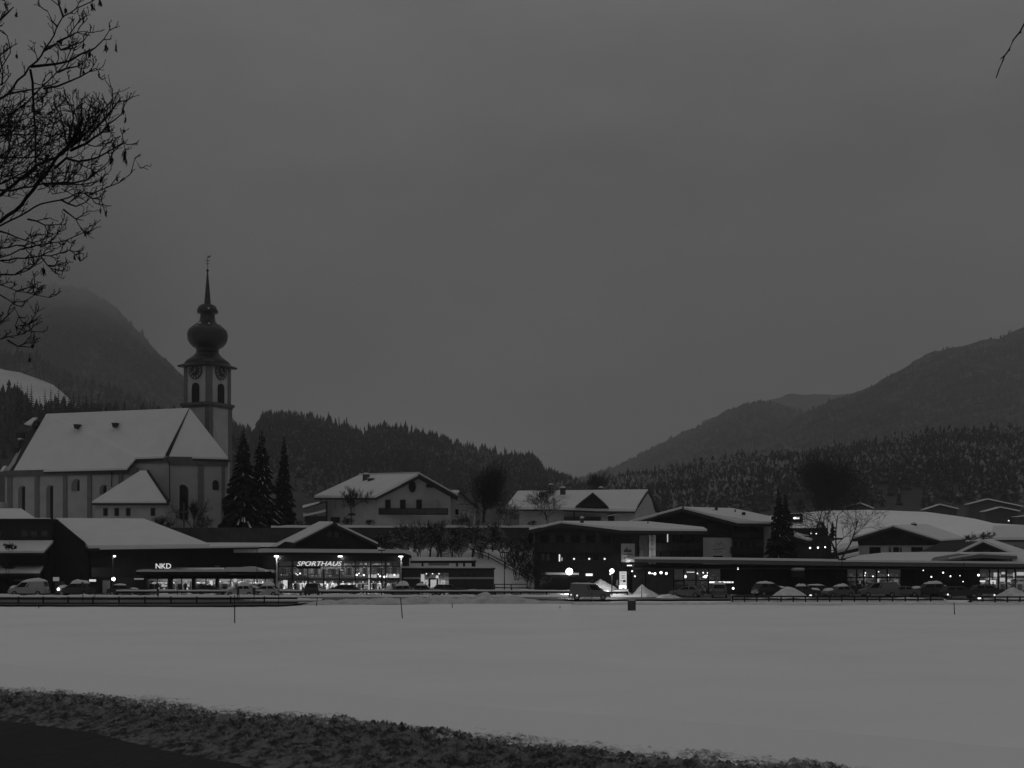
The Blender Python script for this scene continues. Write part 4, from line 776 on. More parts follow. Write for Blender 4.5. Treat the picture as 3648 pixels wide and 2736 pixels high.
# low box annexe and open shelter right of the glass shop
def annexe():
    D = 184.5; r = thing("shop_annexe", "low dark box-shaped shop with lit entrance beside the glass sports shop", "shop", (gx(1600, D), D+4, 0))
    z1 = gz(2026, D); b = MB()
    zs = gz(2060, D)
    for a, c, y0, y1 in ((1437, 1497, 2026, 2056), (1437, 1497, 2063, 2200), (1598, 1758, 2063, 2200), (1598, 1758, 2026, 2056), (1497, 1598, 2026, 2041)): b.box(gx(a, D), gx(c, D), D, D+.3, gz(y1, D), gz(y0, D))
    b.box(gx(1437, D), gx(1437, D)+.3, D+.3, D+8, 0, z1).box(gx(1758, D)-.3, gx(1758, D), D+.3, D+8, 0, z1).build("wall", mat("slate_cladding", .035, .5, .25, 1), r)
    bx(r, "string_course", mat("pale_metal", .38, .5), 1437, 2056.4, 1497, 2062.6, D-.15, D+.2); bx(r, "string_course", mat("pale_metal", .38, .5), 1598, 2056.4, 1760, 2062.6, D-.15, D+.2)
    rf = bx(r, "roof", METALD, 1430, 2024, 1762, 2029, D-.2, D+8.3)
    MB().slab(q((1432, 2017, D-.15), (1752, 2019, D-.15), (1758, 2021, D+8), (1432, 2019, D+8)), .26).build("roof_snow", ROOFSNOW, rf)
    MB().box(gx(1437, D), gx(1758, D), D+6, D+6.2, 0, z1-.1).build("back_wall", INWALL, r)
    MB().box(gx(1498, D), gx(1597, D), D+.1, D+.12, .1, gz(2042, D)).build("shop_window", GLASS, r)
    for px in (1530, 1558): bx(r, "door_frame", METALD, px-3, 2062, px+3, 2200, D-.05, D+.1)
    bx(r, "door_head", METALD, 1527, 2060, 1561, 2064, D-.05, D+.1)
    for px in (1635, 1657, 1681, 1705): window(r, px, 2041, px+20, 2054, D, pane=mat("dim_glass", .03, .2))
annexe()
area("annexe_light", (gx(1548, 187), 187.2, 2.5), 3.5, 3, 280)
for k, (a, b, c, d, m_, lb) in enumerate(((1500, 1512, 2046, 2072, LITSIGN, "bright panel at the left edge of the annexe's lit window"), (1508, 1524, 2066, 2086, LITSIGN, "bright low panel left of the annexe's door"), (1534, 1554, 2066, 2100, LITSIGN, "tall brilliant panel in the annexe's doorway"), (1572, 1586, 2068, 2090, LITSIGN, "bright rounded panel right of the annexe's door"), (1553, 1562, 2050, 2078, emit("bright_face", .95), "narrow brilliant strip above the right jamb of the annexe's door"))):
    panel("display_panel", lb, "display board", m_, a, c, b, d, 186.6+.2*k, METAL, .05, .02, "display boards in the annexe")
put(MANN, 1518, 185.6, .05, .2, "white-jacketed mannequin left of the annexe's door", "mannequins in the annexe"); put(MANN, 1578, 185.7, .05, -.3, "white-jacketed mannequin right of the annexe's door", "mannequins in the annexe")
for px, lb in ((1519, "left spotlight over the annexe door"), (1541, "middle spotlight over the annexe door"), (1564, "right spotlight over the annexe door")): wall_lamp(px, 2044, 185.2, lb, .1, SPOT, "spotlights over the annexe door", "spotlight", "spotlight")
def shelter():
    D = 189.0; t = thing("carport", "open flat-roofed shelter with snow on top above the low dark annexe", "shelter", (gx(1580, D), D+2, 0))
    rf = MB().slab([p-Vector((0, 0, .5)) for p in q((1462, 1988, D), (1690, 1988, D), (1697, 1984, D+5), (1462, 1984, D+5))], .25).build("roof", METALD, t)
    MB().slab(q((1458, 1986, D-.1), (1680, 1985, D-.1), (1697, 1986, D+5), (1462, 1984, D+5)), .49).build("roof_snow", ROOFSNOW, rf)
    for px in (1505, 1628, 1653, 1688): bx(t, "post", WOOD, px-3.5, 1999, px+3.5, 2130, D+.3, D+.6)
    bx(t, "beam", WOOD, 1470, 1998, 1690, 2002, D+.25, D+.65)
    bx(t, "snow_covered_bench", ROOFSNOW, 1526, 2005, 1598, 2015, D+1.5, D+3); bx(t, "side_wall", DARK, 1680, 1999, 1692, 2130, D+1, D+4)
shelter()

# ------------------------------------------------------------------ hotel in the middle
def hotel():
    D = 196.0; r = thing("hotel", "broad dark hotel with low-pitched snowy roof, timber balconies and lit signs", "hotel", (gx(2200, D), D+5, 0))
    MB().prism([at(1905, 2200, D), at(2205, 2200, D), at(2205, 1888, D), at(2000, 1870, D), at(1905, 1888, D)], (0, 12, 0)).build("wall", mat("hotel_render", .05, .9, .2, .6), r)
    rw = bx(r, "wing_wall", WOOD, 2205, 1888, 2505, 2200, D+.6, D+12)
    # roof: gable verge towards the field, long slope to the right
    MB().slab([p-Vector((0, 0, .3)) for p in q((1878, 1885, D-2), (2000, 1858, D-2), (2000, 1858, D+13), (1878, 1885, D+13))], .4).slab([p-Vector((0, 0, .3)) for p in q((2000, 1858, D-2), (2216, 1884, D-2), (2520, 1886, D-1.5), (2440, 1862, D+13), (2000, 1857, D+13))], .45).build("roof", ROOFT, r)
    MB().slab(q((2001, 1857, D-1.9), (2216, 1883, D-2), (2519, 1885, D-1.4), (2505, 1877, D+4), (2310, 1857, D+12), (2010, 1855, D+13)), .29).build("roof_snow", ROOFSNOW, r)
    MB().slab(q((1885, 1882, D-2), (2000, 1857, D-1.9), (2000, 1855, D+13), (1885, 1880, D+13)), .25).build("roof_snow", ROOFSNOW, r)
    bx(r, "timber_side", WOOD, 2182, 1886, 2232, 2200, D-.3, D+.55)  # dark timber block at the corner between gable front and wing
    for k, px in enumerate((1925, 1980, 2034, 2089, 2145)):
        window(r, px, 1907, px+31, 1937, D, frame=WOOD)
    for px in (1958, 2013, 2068, 2122): bx(r, "pillar", WOOD2, px, 1895, px+17, 1938, D-.5, D-.05)
    bx(r, "corner_strip", PIL, 1900, 1897, 1906, 1935, D-.2, D-.02)
    balcony(r, 1903, 1934, 2190, 1968, D, 1.6); balcony(r, 2338, 1936, 2503, 1960, D+.6, 1.4)
    bx(r, "ground_front", DARK, 1912, 1968, 2182, 2200, D-.35, D-.02)
    for px in (1928, 1946): window(r, px, 1972, px+13, 1998, D-.35, pane=mat("dim_curtain", .09, .8))
    for px in (2012, 2060, 2112): window(r, px, 1972, px+24, 1998, D-.35)
    bx(r, "lit_curtain_gap", emit("bright_face", .95), 1991, 1975, 1995.5, 2000, D-.5, D-.4); bx(r, "lit_curtain_gap", LITSIGN, 2001, 1986, 2003, 1998, D-.5, D-.4)
    bx(r, "lit_curtain_gap", LITSIGN, 2377, 1903, 2380, 1931, D+.4, D+.5)
    for px in (2392, 2420, 2462): window(r, px, 1903, px+16, 1934, D+.6)
    for px in (2346, 2385, 2430, 2470): window(r, px, 1965, px+14, 1990, D+.6)
    bx(r, "pale_panel", mat("dull_panel", .075, .9, .2), 2277, 1906, 2309, 1986, D+.2, D+.55); bx(r, "pale_panel", mat("dull_panel_low", .12, .9, .2), 2278, 1960, 2292, 1986, D+.1, D+.19)
    cn = bx(r, "entrance_canopy", METALD, 1926, 2047, 2062, 2054, D-4, D-.4); MB().slab(q((1926, 2040, D-4.1), (2062, 2041, D-4.1), (2062, 2041, D-.4), (1926, 2039, D-.4)), .28).build("canopy_snow", ROOFSNOW, cn)
    bx(r, "canopy_post", METALD, 1932, 2054, 1938, 2120, D-3.8, D-3.5)
    chimney(r, 2068, 1846, 2080, 1862, D+7); chimney(r, 2307, 1852, 2310, 1866, D+4, cap=False, dp=.2)
hotel()
for px, lb in ((2045, "left small globe lamp in the row over the hotel entrance"), (2099, "middle small globe lamp in the row over the hotel entrance"), (2154, "right small globe lamp in the row over the hotel entrance")): wall_lamp(px, 1991, 195.2, lb, .15, emit("globe_light", 1.1), "globe lamps on the hotel front")
wall_lamp(2465, 1897, 195.8, "tiny lamp under the right eave of the hotel", .09, LAMPS)
wall_lamp(2028, 2036, 190.5, "dazzling floodlight above the hotel's snowy entrance canopy", .52, emit("flood_light", 5)); spot("flood_glow", at(2028, 2036, 189.2), 1800)
t = thing("lamp_post", "second dazzling globe lamp on its own post, left of the tall lit price pylon", "lamp post", (gx(2180, 165), 165, 0))
MB().ball(tuple(at(2180, 2034, 165)), .29, 12, 8).build("globe", emit("flood_light", 14), t); MB().tube([(gx(2180, 165), 165.1, 0), (gx(2180, 165), 165.1, gz(2040, 165))], .06, 6).build("pole", METALD, t); point("flood_glow", at(2180, 2034, 164.3), 380, .3); wall_lamp(2174, 2045, 190.8, "small lamp just under the second dazzling globe lamp", .1, SPOT)
panel("shop_sign", "bright blank oblong sign hanging between the hotel's two dazzling lamps", "sign", LAMPS, 2087, 2043.5, 2111, 2051.5, 193.5)
# poster on the dark hotel corner
D = 193.0; t = panel("poster_board", "large pale poster with dark pictogram, lit by a lamp along its lower edge", "poster", mat("poster_paper", .30, .8, .15, 1.5), 2213, 1937, 2261, 2002, D, METAL)
INK = mat("poster_ink", .05, .8)
pm = MB(); pm.prism(q((2229, 1960, D-.05), (2233, 1947, D-.05), (2236, 1958, D-.05)), (0, .02, 0)).prism(q((2222, 1967, D-.05), (2250, 1967, D-.05), (2249, 1957, D-.05), (2240, 1960, D-.05), (2232, 1956, D-.05), (2224, 1958, D-.05)), (0, .02, 0))
for a, b, y in ((2221, 2251, 1974.5), (2222, 2229, 1988), (2233, 2251, 1988)): pm.box(gx(a, D), gx(b, D), D-.05, D-.03, gz(y+1.8, D), gz(y-1.8, D))
o = pm.build("printed_marks", INK, t)
t = thing("poster_lamp", "bright strip lamp under the big pale poster", "lamp", at(2240, 2015, D)); MB().box(gx(2232, D), gx(2249, D), D-1.0, D-.8, gz(2016.5, D), gz(2012.5, D)).build("tube", LAMPS, t); MB().box(gx(2239, D), gx(2242, D), D-.79, D+.3, gz(2015.5, D), gz(2014, D)).build("bracket", METALD, t)
point("poster_glow", (gx(2238, D), D-.55, gz(2008, D)), 45, .1)
# tall lit pylon
D = 188.0; t = thing("price_pylon", "tall narrow brightly lit pylon sign standing behind the snow heaps", "sign", (gx(2220, D), D, 0))
MB().box(gx(2204, D), gx(2234, D), D, D+.3, 0, gz(2033, D)).build("casing", METAL, t)
MB().box(gx(2207, D), gx(2232, D), D-.03, D-.005, gz(2085, D), gz(2036, D)).build("lit_face", emit("pylon_face", .55), t); MB().box(gx(2205, D), gx(2232, D), D-.05, D-.005, gz(2098, D), gz(2085.3, D)).build("bright_base", LAMPS, t)
pm = MB()
for a, b, y0, y1 in ((2211, 2228, 2041, 2042.5), (2212, 2228, 2050, 2051.5), (2212, 2228, 2059, 2060.5), (2216, 2217.5, 2051, 2059), (2222, 2223.5, 2051, 2059), (2211, 2215, 2067, 2071), (2219, 2229, 2066, 2074)): pm.box(gx(a, D), gx(b, D), D-.05, D-.032, gz(y1, D), gz(y0, D))
pm.build("printed_marks", mat("pylon_ink", .12, .8), t)
MB().box(gx(2237, D), gx(2243, D), D+.1, D+.3, gz(2048, D), gz(2037, D)).box(gx(2236, D), gx(2238, D), D+.1, D+.2, 0, gz(2037, D)).build("traffic_sign", METAL, label="small grey sign on a pole right beside the tall lit pylon", cat="sign")
# vertical banner
D = 195.6; t = thing("banner_sign", "tall pale vertical banner lettered RED NOSE on the hotel wing", "sign", at(2324, 1990, D)); MB().box(gx(2312, D), gx(2336, D), D, D+.4, gz(2020, D), gz(1906, D)).build("board", mat("banner_cloth", .30, .7, .1, 1, 0), t)
for ch, y in zip("REDNOSE", (1911, 1924, 1938, 1957, 1970, 1983, 2009)): text("letter", ch, 2324, y, D-.03, 10*D/F, INK, t, width=8*D/F)
area("banner_fill", (gx(2324, D), D-2.5, gz(1990, D)), 1, .4, 60, (R(115), 0, 0))  # added area lamp without a fixture, brightens the faint banner

# ------------------------------------------------------------------ guest house right of it
def guest_house():
    D = 212.0; r = thing("guest_house", "large dark gabled guest house with white emblem wall and rows of windows", "guest house", (gx(2550, D), D+6, 0))
    MB().prism(q((2270, 2200, D), (2720, 2200, D), (2720, 1862, D), (2625, 1862, D), (2430, 1815, D), (2270, 1858, D)), (0, 13, 0)).build("wall", WOOD, r)
    MB().slab([p-Vector((0, 0, .35)) for p in q((2238, 1859, D-1.6), (2430, 1807, D-1.6), (2430, 1807, D+14), (2238, 1859, D+14))], .4).slab([p-Vector((0, 0, .35)) for p in q((2430, 1807, D-1.6), (2628, 1859, D-1.8), (2758, 1859, D-1.4), (2738, 1838, D+5), (2612, 1811, D+14), (2430, 1806, D+14))], .4).build("roof", ROOFT, r)
    MB().slab(q((2436, 1806, D-1.6), (2628, 1857, D-1.8), (2757, 1858, D-1.3), (2737, 1837, D+5), (2612, 1810, D+14), (2436, 1805, D+14)), .34).build("roof_snow", ROOFSNOW, r)
    MB().slab(q((2242, 1857, D-1.6), (2430, 1806, D-1.6), (2430, 1804, D+14), (2242, 1855, D+14)), .25).build("roof_snow", ROOFSNOW, r)
    wp = MB().prism(q((2497, 2200, D-.3), (2607, 2200, D-.3), (2607, 1916, D-.3), (2502, 1915, D-.3), (2498, 1936, D-.3)), (0, .28, 0)).build("emblem_wall", mat("emblem_plaster", .40, .9, .1, .5), r)
    em = MB()
    for a in (((2546, 1945), (2553, 1931), (2560, 1942), (2568, 1930), (2584, 1946)),):
        pts = [at(x, y, D-.34) for x, y in a]
        for i in range(4): em.prism([pts[i], pts[i+1], pts[i+1]-Vector((0, 0, .14)), pts[i]-Vector((0, 0, .14))], (0, .03, 0))
    em.prism(q((2542, 1957, D-.34), (2584, 1952, D-.34), (2584, 1955, D-.34), (2542, 1960, D-.34)), (0, .03, 0))
    for x in (2554, 2563, 2571):
        c = at(x, 1966, D-.34); em.prism([(c.x+(.16 if i % 2 == 0 else .07)*math.sin(i*math.pi/5), c.y, c.z+(.16 if i % 2 == 0 else .07)*math.cos(i*math.pi/5)) for i in range(10)], (0, .03, 0))
    em.build("emblem", mat("emblem_paint", .18, .9), wp)
    bx(wp, "vent", PANE, 2540, 1980, 2575, 1985, D-.35, D-.31)
    balcony(r, 2608, 1898, 2716, 1918, D, 1.2); balcony(r, 2606, 1948, 2716, 1972, D, 1.3)
    bx(r, "pale_band", mat("dull_panel", .075, .9, .2), 2608, 1920, 2718, 1952, D-.06, D-.005)
    for k, px in enumerate((2614, 2636, 2658, 2680)): window(r, px, 1929, px+11, 1950, D-.06)
    for px in (2614, 2640, 2668): window(r, px, 1872, px+12, 1896, D)
    bx(r, "end_wall", WHITEW, 2721, 1864, 2750, 2200, D+.8, D+12)
    chimney(r, 2538, 1816, 2546, 1832, D+6, METALD, cap=False); chimney(r, 2549, 1808, 2557, 1831, D+7, METALD, cap=False); MB().tube([at(2619, 1815, D+6), at(2619, 1824, D+6)], .12, 5).build("vent_pipe", METALD, r)
    MB().box(gx(2638, D+5), gx(2650, D+5), D+3.4, D+3.9, gz(1836, D+5), gz(1826, D+5)).build("skylight", PANE, r)
guest_house()

# ------------------------------------------------------------------ long low supermarket on the right
def supermarket():
    D = 180.0; r = thing("supermarket", "long low glass-fronted shop under one grey fascia with a thick edge of snow", "shop", (gx(3000, D), D+6, 0))
    xa, xb = 2266, 3760
    def yt(px): return np.interp(px, [2266, 2600, 3000, 3648, 3760], [1992, 1995, 2001, 2009, 2010])
    def yb(px): return np.interp(px, [2266, 2600, 3000, 3648, 3760], [2003, 2009, 2016, 2021, 2022])
    st = [2266, 2600, 3000, 3300, 3648, 3760]
    f = MB(); s = MB()
    for a, b in zip(st, st[1:]):
        f.prism(q((a, yb(a), D), (b, yb(b), D), (b, yt(b), D), (a, yt(a), D)), (0, .5, 0)); f.slab(q((a, yt(a)+1, D+.5), (b, yt(b)+1, D+.5), (b, yt(b)-3, D+14), (a, yt(a)-3, D+14)), .3)
        s.prism([at(a, yt(a)-.05, D-.08), at(b, yt(b)-.05, D-.08), at(b, yt(b)-7.5-.6*rg.random(), D), at(a, yt(a)-7, D)], (0, 13, .15))
    f = f.build("roof_fascia", FASCIA, r); s.build("roof_snow", ROOFSNOW, f)
    G = 183.0
    MB().box(gx(2275, G), gx(xb, G), G+9, G+9.2, 0, 4.4).build("back_wall", mat("dim_shop_wall", .12, .8, .3, .6), r)
    MB().box(gx(2275, G), gx(xb, G), G+.1, G+9, .02, .07).build("floor", FLOOR, r)
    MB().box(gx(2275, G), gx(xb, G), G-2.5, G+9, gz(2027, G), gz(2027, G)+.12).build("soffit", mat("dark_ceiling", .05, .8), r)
    for a, b in ((2570, 3016), (3212, 3488)):
        w = MB(); k = a
        while k < b: e = min(k+46, b); w.box(gx(k, G)+.02, gx(e, G)-.02, G-.06, G+.04, .05, gz(2028, G)); k = e
        w.build("dark_front", mat("dark_panel", .022, .75, .3, .3, spec=.1), r)
    MB().box(gx(2400, G), gx(2569, G), G, G+.02, .1, gz(2028, G)).build("shop_window", GLASS, r); MB().box(gx(3018, G), gx(3210, G), G, G+.02, .1, gz(2028, G)).build("shop_window", GLASS, r); MB().box(gx(3490, G), gx(xb, G), G, G+.02, .1, gz(2028, G)).build("shop_window", GLASS, r)
    for px in (2300, 2400, 2437, 2480, 2524, 2569, 3017, 3053, 3078, 3123, 3162, 3211, 3489, 3526, 3557, 3586, 3617): bx(r, "mullion", METALD, px-2, 2028, px+2, 2200, G-.12, G-.02)
    bx(r, "transom", METALD, 2402, 2066, 2568, 2069, G-.1, G-.03); bx(r, "transom", METALD, 3018, 2056, 3210, 2060, G-.1, G-.03); bx(r, "transom", METALD, 3490, 2055, 3760, 2058, G-.1, G-.03)
    # snow-covered upper roof
    u = MB().slab([p-Vector((0, 0, .45)) for p in q((2985, 1999, D+.9), (3760, 2008, D+.9), (3760, 1969, D+18), (3150, 1968, D+18), (3060, 1978, D+12))], .3).build("upper_roof", ROOFT, r)
    MB().slab(q((2985, 1999, D+.9), (3760, 2007, D+.9), (3760, 1968, D+18), (3300, 1966, D+18.5), (3150, 1968, D+18), (3060, 1978, D+12)), .44).build("upper_roof_snow", ROOFSNOW, u)
    v = MB().prism(q((3330, 2000, D+.6), (3490, 1975, D+.6), (3624, 1982, D+.6), (3624, 1992, D+.6), (3560, 1990, D+.6), (3500, 1988, D+.6)), (0, 9, .2)).build("porch_roof", FASCIA, r)
    MB().slab([p+Vector((0, 0, .22)) for p in q((3380, 1992, D+.6), (3490, 1975, D+.6), (3624, 1982, D+.6), (3624, 1982, D+9), (3490, 1975, D+9))], .2).build("porch_snow", ROOFSNOW, v)
    for px in (3548, 3602, 3430): bx(v, "post", METALD, px-2, 1988, px+2, 2006, D+.7, D+.9)
supermarket()
for px, wd, py0, py1, m_, lb, in ((2537, 36, 2034, 2040, LITSIGN, "faint tilted strip lamp in the left glazed bay"),):
    ceiling_strip(2460, 2038, 186, 1.1, "bright short ceiling light in the supermarket's left glazed bay"); 
k = 0
for a, b in ((2527, 2552), (2556, 2570), (2572, 2585), (2587, 2604), (2606, 2613)):
    panel("lit_band", "segment %s of the brilliant horizontal light band in the supermarket's left bay" % ("one, longest", "two", "three", "four, dimmer", "five, shortest")[k], "light band", LAMPS if k < 3 else emit("bright_face", .95), a, 2071.5, b, 2077, 182.3, METALD, .05, .02, "light band segments"); k += 1
for px, py, s_, lb in ((2314, 2041, .2, "first lamp from the left in the supermarket's dark left bay"), (2323, 2043, .1, "faint lamp beside the first one in the supermarket's left bay"), (2333, 2044, .24, "third lamp from the left in the supermarket's left bay"), (2355, 2040, .26, "fourth lamp from the left in the supermarket's left bay"), (2374, 2043, .22, "fifth lamp from the left in the supermarket's left bay"), (2441, 2054, .28, "big lamp under the ceiling strip in the supermarket's left bay"), (2485, 2043, .13, "small lamp beside the sparkling cluster in the supermarket's left bay"), (2505, 2040, .13, "upper lamp of the sparkling cluster in the supermarket's left bay"), (2513, 2054, .3, "largest lamp of the sparkling cluster in the supermarket's left bay"), (2506, 2055, .15, "lower left lamp of the sparkling cluster"), (2521, 2041, .13, "upper right lamp of the sparkling cluster"), (2519, 2050, .13, "lower right lamp of the sparkling cluster"), (2629, 2026, .17, "lone small lamp on the supermarket's dark panelled front"), (2612, 2096, .2, "lone lamp low at the end of the brilliant light band"), (2252, 2035, .13, "small lamp right of the tall lit pylon"), (2262, 2053, .13, "lower small lamp right of the tall lit pylon")):
    wall_lamp(px, py, 182.2 if px > 2600 or px < 2300 else 186, lb, s_, SPOT, "small lamps along the supermarket", "lamp", "spotlight")
for i, (px, py, s_) in enumerate(((3110, 2053, .13), (3164, 2049, .16), (3083, 2041, .11), (3080, 2050, .13), (3130, 2037, .1), (3046, 2094, .14), (3113, 2078, .14), (3114, 2085, .15), (3096, 2087, .12), (3289, 2032, .09), (3318, 2055, .13), (3360, 2040, .14), (3386, 2053, .13), (3431, 2072, .09), (3486, 2049, .2), (3420, 2051, .07))):
    wall_lamp(px, py, 185+.1*i if px < 3212 else 182.3, "small lamp along the supermarket's right half, %s counting from the big bare tree" % ("fifth", "tenth", "third", "second", "ninth", "first", "seventh", "eighth", "fourth", "eleventh", "twelfth", "thirteenth", "fourteenth", "sixteenth", "seventeenth", "fifteenth")[i], s_, SPOT, "small lamps along the supermarket", "lamp", "spotlight")
for i, (a, b, c, d, m_, lb) in enumerate(((3079, 3085, 2048, 2072, LITDIM, "tall dim panel at the left of the supermarket's lit shop window"), (3100, 3115, 2076, 2090, LITSIGN, "bright shelf edge in the supermarket's lit shop window"), (3126, 3132, 2062, 2078, LITSIGN, "small bright card in the middle of the supermarket's lit window"), (3184, 3200, 2064, 2108, LITDIM, "tall lit panel at the right of the supermarket's lit window"), (3186, 3198, 2078, 2088, LITSIGN, "bright band across the tall lit panel"), (3140, 3150, 2080, 2104, LITDIM, "dim low panel in the middle of the supermarket's lit window"), (3166, 3182, 2092, 2110, LITDIM, "dim low board near the right end of the supermarket's lit window"), (3214, 3232, 2055, 2058, LITSIGN, "short bright strip right of the supermarket's lit window"), (3238, 3248, 2054, 2058, LITDIM, "dimmer short strip right of the supermarket's lit window"), (3491, 3510, 2068, 2073, LAMPS, "brilliant counter strip in the right-hand shop bay"), (3524, 3548, 2067, 2082, emit("bright_face", .95), "brilliant board in the right-hand shop bay"), (3540, 3552, 2040, 2060, LITSIGN, "bright slanting board high in the right-hand shop bay"), (3526, 3544, 2090, 2098, emit("bright_face", .95), "brilliant low board in the right-hand shop bay"), (3562, 3580, 2056, 2072, LITSIGN, "bright card left of the second right-hand mullion"), (3568, 3580, 2038, 2046, LITSIGN, "bright card high in the right-hand shop bay"), (3589, 3600, 2064, 2074, LITSIGN, "bright square card in the right-hand shop bay"), (3610, 3615, 2040, 2062, LITSIGN, "narrow bright strip beside the last mullion but one"), (3622, 3648, 2038, 2050, LITSIGN, "bright board high at the photo's right edge"), (3624, 3646, 2072, 2090, LITDIM, "dim board low at the photo's right edge"), (3562, 3582, 2076, 2100, LITDIM, "dim column behind the right-hand snow heap"))):
    panel("display_panel", lb, "display board", m_, a, c, b, d, 186.4+.12*i, METAL, .05, .02, "display boards in the supermarket")
for px, lb in ((3060, "clothes rack at the left of the supermarket's lit window"), (3100, "clothes rack left of centre in the supermarket's lit window"), (3145, "clothes rack right of centre in the supermarket's lit window"), (3190, "clothes rack at the right of the supermarket's lit window"), (3510, "clothes rack at the left of the right-hand shop bay"), (3570, "clothes rack in the middle of the right-hand shop bay"), (3630, "clothes rack at the photo's right edge")): put(RACK, px, 185.6, .07, .4*rg.random()-.2, lb, "racks in the supermarket")
for a, b, lb in ((3025, 3115, "shop shelves at the left of the supermarket's lit window"), (3120, 3205, "shop shelves at the right of the supermarket's lit window"), (3495, 3570, "shop shelves at the left of the right-hand bay"), (3575, 3660, "shop shelves at the right end of the right-hand bay"), (2480, 2566, "shop shelves behind the sparkling lamp cluster")): shelf_unit(a, b, 2040, 2108, 190.5, lb, 5, "shelves in the supermarket")
area("market_light", (gx(3115, 187), 187, 3.3), 7, 5, 110); area("market_light", (gx(3590, 187), 187, 3.3), 7, 5, 240); area("market_light", (gx(2500, 187), 187, 3.3), 5, 5, 14)
put(MANN2, 3608, 184.2, .07, .2, "black-jacketed figure in the right-hand shop bay", "mannequins in the supermarket"); put(MANN2, 3538, 184.4, .07, .2, "black-jacketed figure left of centre in the right-hand shop bay", "mannequins in the supermarket")
# parasol with snow under the fascia
D = 181.0; t = thing("parasol", "closed dark parasol topped with a cap of snow before the panelled front", "parasol", (gx(2840, D), D, 0)); MB().tube([(gx(2840, D), D, 0), (gx(2840, D), D, gz(2034, D))], .04, 6).build("pole", METALD, t)
MB().lathe([(1.05, gz(2056, D)), (1.0, gz(2050, D)), (.9, gz(2034, D)), (.1, gz(2032, D))], (gx(2842, D), D), 10).build("canopy", mat("parasol_cloth", .02, .8), t); MB().lathe([(.35, gz(2034, D)), (.95, gz(2032, D)), (1.05, gz(2027, D)), (.9, gz(2023, D)), (.1, gz(2021.5, D))], (gx(2842, D), D), 12).build("snow_cap", ROOFSNOW, t)

# ------------------------------------------------------------------ houses on the right
def chalet():
    D = 236.0; r = thing("chalet", "dark gabled chalet with pale ground floor in front of the smooth snow hill", "house", (gx(3200, D), D+6, 2))
    MB().prism(q((3048, 1942, D), (3346, 1942, D), (3346, 1920, D), (3180, 1876, D), (3048, 1914, D)), (4, 12, 0)).build("gable", WOOD, r)
    bx(r, "wall", WHITEW, 3062, 1942.5, 3340, 2040, D+.3, D+12); bx(r, "side_wall", WHITEW, 3341, 1930, 3395, 2040, D+6, D+14)
    MB().slab([p-Vector((0, 0, .3)) for p in q((3034, 1916, D-1.5), (3180, 1871, D-1.5), (3240, 1871, D+13), (3080, 1916, D+13))], .4).slab([p-Vector((0, 0, .3)) for p in q((3180, 1871, D-1.5), (3350, 1922, D-1.5), (3440, 1918, D+9), (3290, 1871, D+15))], .4).build("roof", ROOFT, r)
    MB().slab(q((3184, 1871, D-1.4), (3350, 1921, D-1.5), (3440, 1916, D+9), (3300, 1866, D+15)), .29).build("roof_snow", ROOFSNOW, r); MB().slab(q((3037, 1914, D-1.4), (3179, 1871, D-1.5), (3240, 1868, D+13), (3085, 1912, D+13)), .28).build("roof_snow", ROOFSNOW, r)
    for a, b in ((3097, 3137), (3182, 3202), (3246, 3287), (3328, 3335)): window(r, a, 1949, b, 1978, D+.3, bars=1 if b-a > 30 else 0)
    for a in (3167, 3206): bx(r, "shutter", WOOD2, a, 1950, a+7, 1977, D+.2, D+.29)
    for a in (3142, 3212, 3225): window(r, a, 1902, a+12, 1916, D, pane=mat("dim_glass", .03, .2), frame=mat("dull_frame", .04, .7))
    c = chimney(r, 3250, 1866, 3266, 1880, D+7, METALD)
chalet()
def small_gable():
    D = 214.0; r = thing("chalet", "small dark gable with thick white verge at the photo's right edge", "house", (gx(3520, D), D+5, 2))
    MB().prism(q((3400, 2040, D), (3650, 2040, D), (3650, 1986, D), (3502, 1927, D), (3400, 1972, D)), (-3, 12, 0)).build("wall", WOOD, r)
    MB().slab([p-Vector((0, 0, .42)) for p in q((3392, 1974, D-1), (3502, 1923, D-1), (3480, 1922, D+13), (3360, 1972, D+13))], .3).slab([p-Vector((0, 0, .42)) for p in q((3502, 1923, D-1), (3662, 1988, D-1), (3700, 1988, D+13), (3520, 1922, D+13))], .3).build("roof", ROOFT, r)
    MB().slab(q((3392, 1974, D-1), (3502, 1922, D-1), (3485, 1919, D+13), (3362, 1966, D+13)), .41).slab(q((3502, 1922, D-1), (3662, 1987, D-1), (3700, 1975, D+13), (3530, 1919, D+13)), .41).build("roof_snow", ROOFSNOW, r)
    window(r, 3455, 1957, 3468, 1968, D, pane=mat("dim_curtain", .09, .8)); window(r, 3500, 1960, 3528, 1972, D, pane=mat("dim_curtain", .09, .8))
small_gable()
def long_barn():
    D = 250.0; r = thing("long_house", "long low house under smooth snow roof at the right, partly behind the small gable", "house", (gx(3620, D), D+5, 3))
    bx(r, "wall", WHITEW, 3535, 1917, 3800, 2020, D, D+9); MB().slab([p-Vector((0, 0, .5)) for p in q((3525, 1914, D-1), (3800, 1914, D-1), (3800, 1870, D+9), (3540, 1872, D+9))], .4).build("roof", ROOFT, r); MB().slab(q((3525, 1914, D-1), (3800, 1914, D-1), (3800, 1870, D+9), (3540, 1872, D+9)), .49).build("roof_snow", ROOFSNOW, r)
    window(r, 3612, 1945, 3620, 1954, D); bx(r, "porch", DARK, 3624, 1957, 3800, 1990, D-1.5, D-.1)
long_barn()
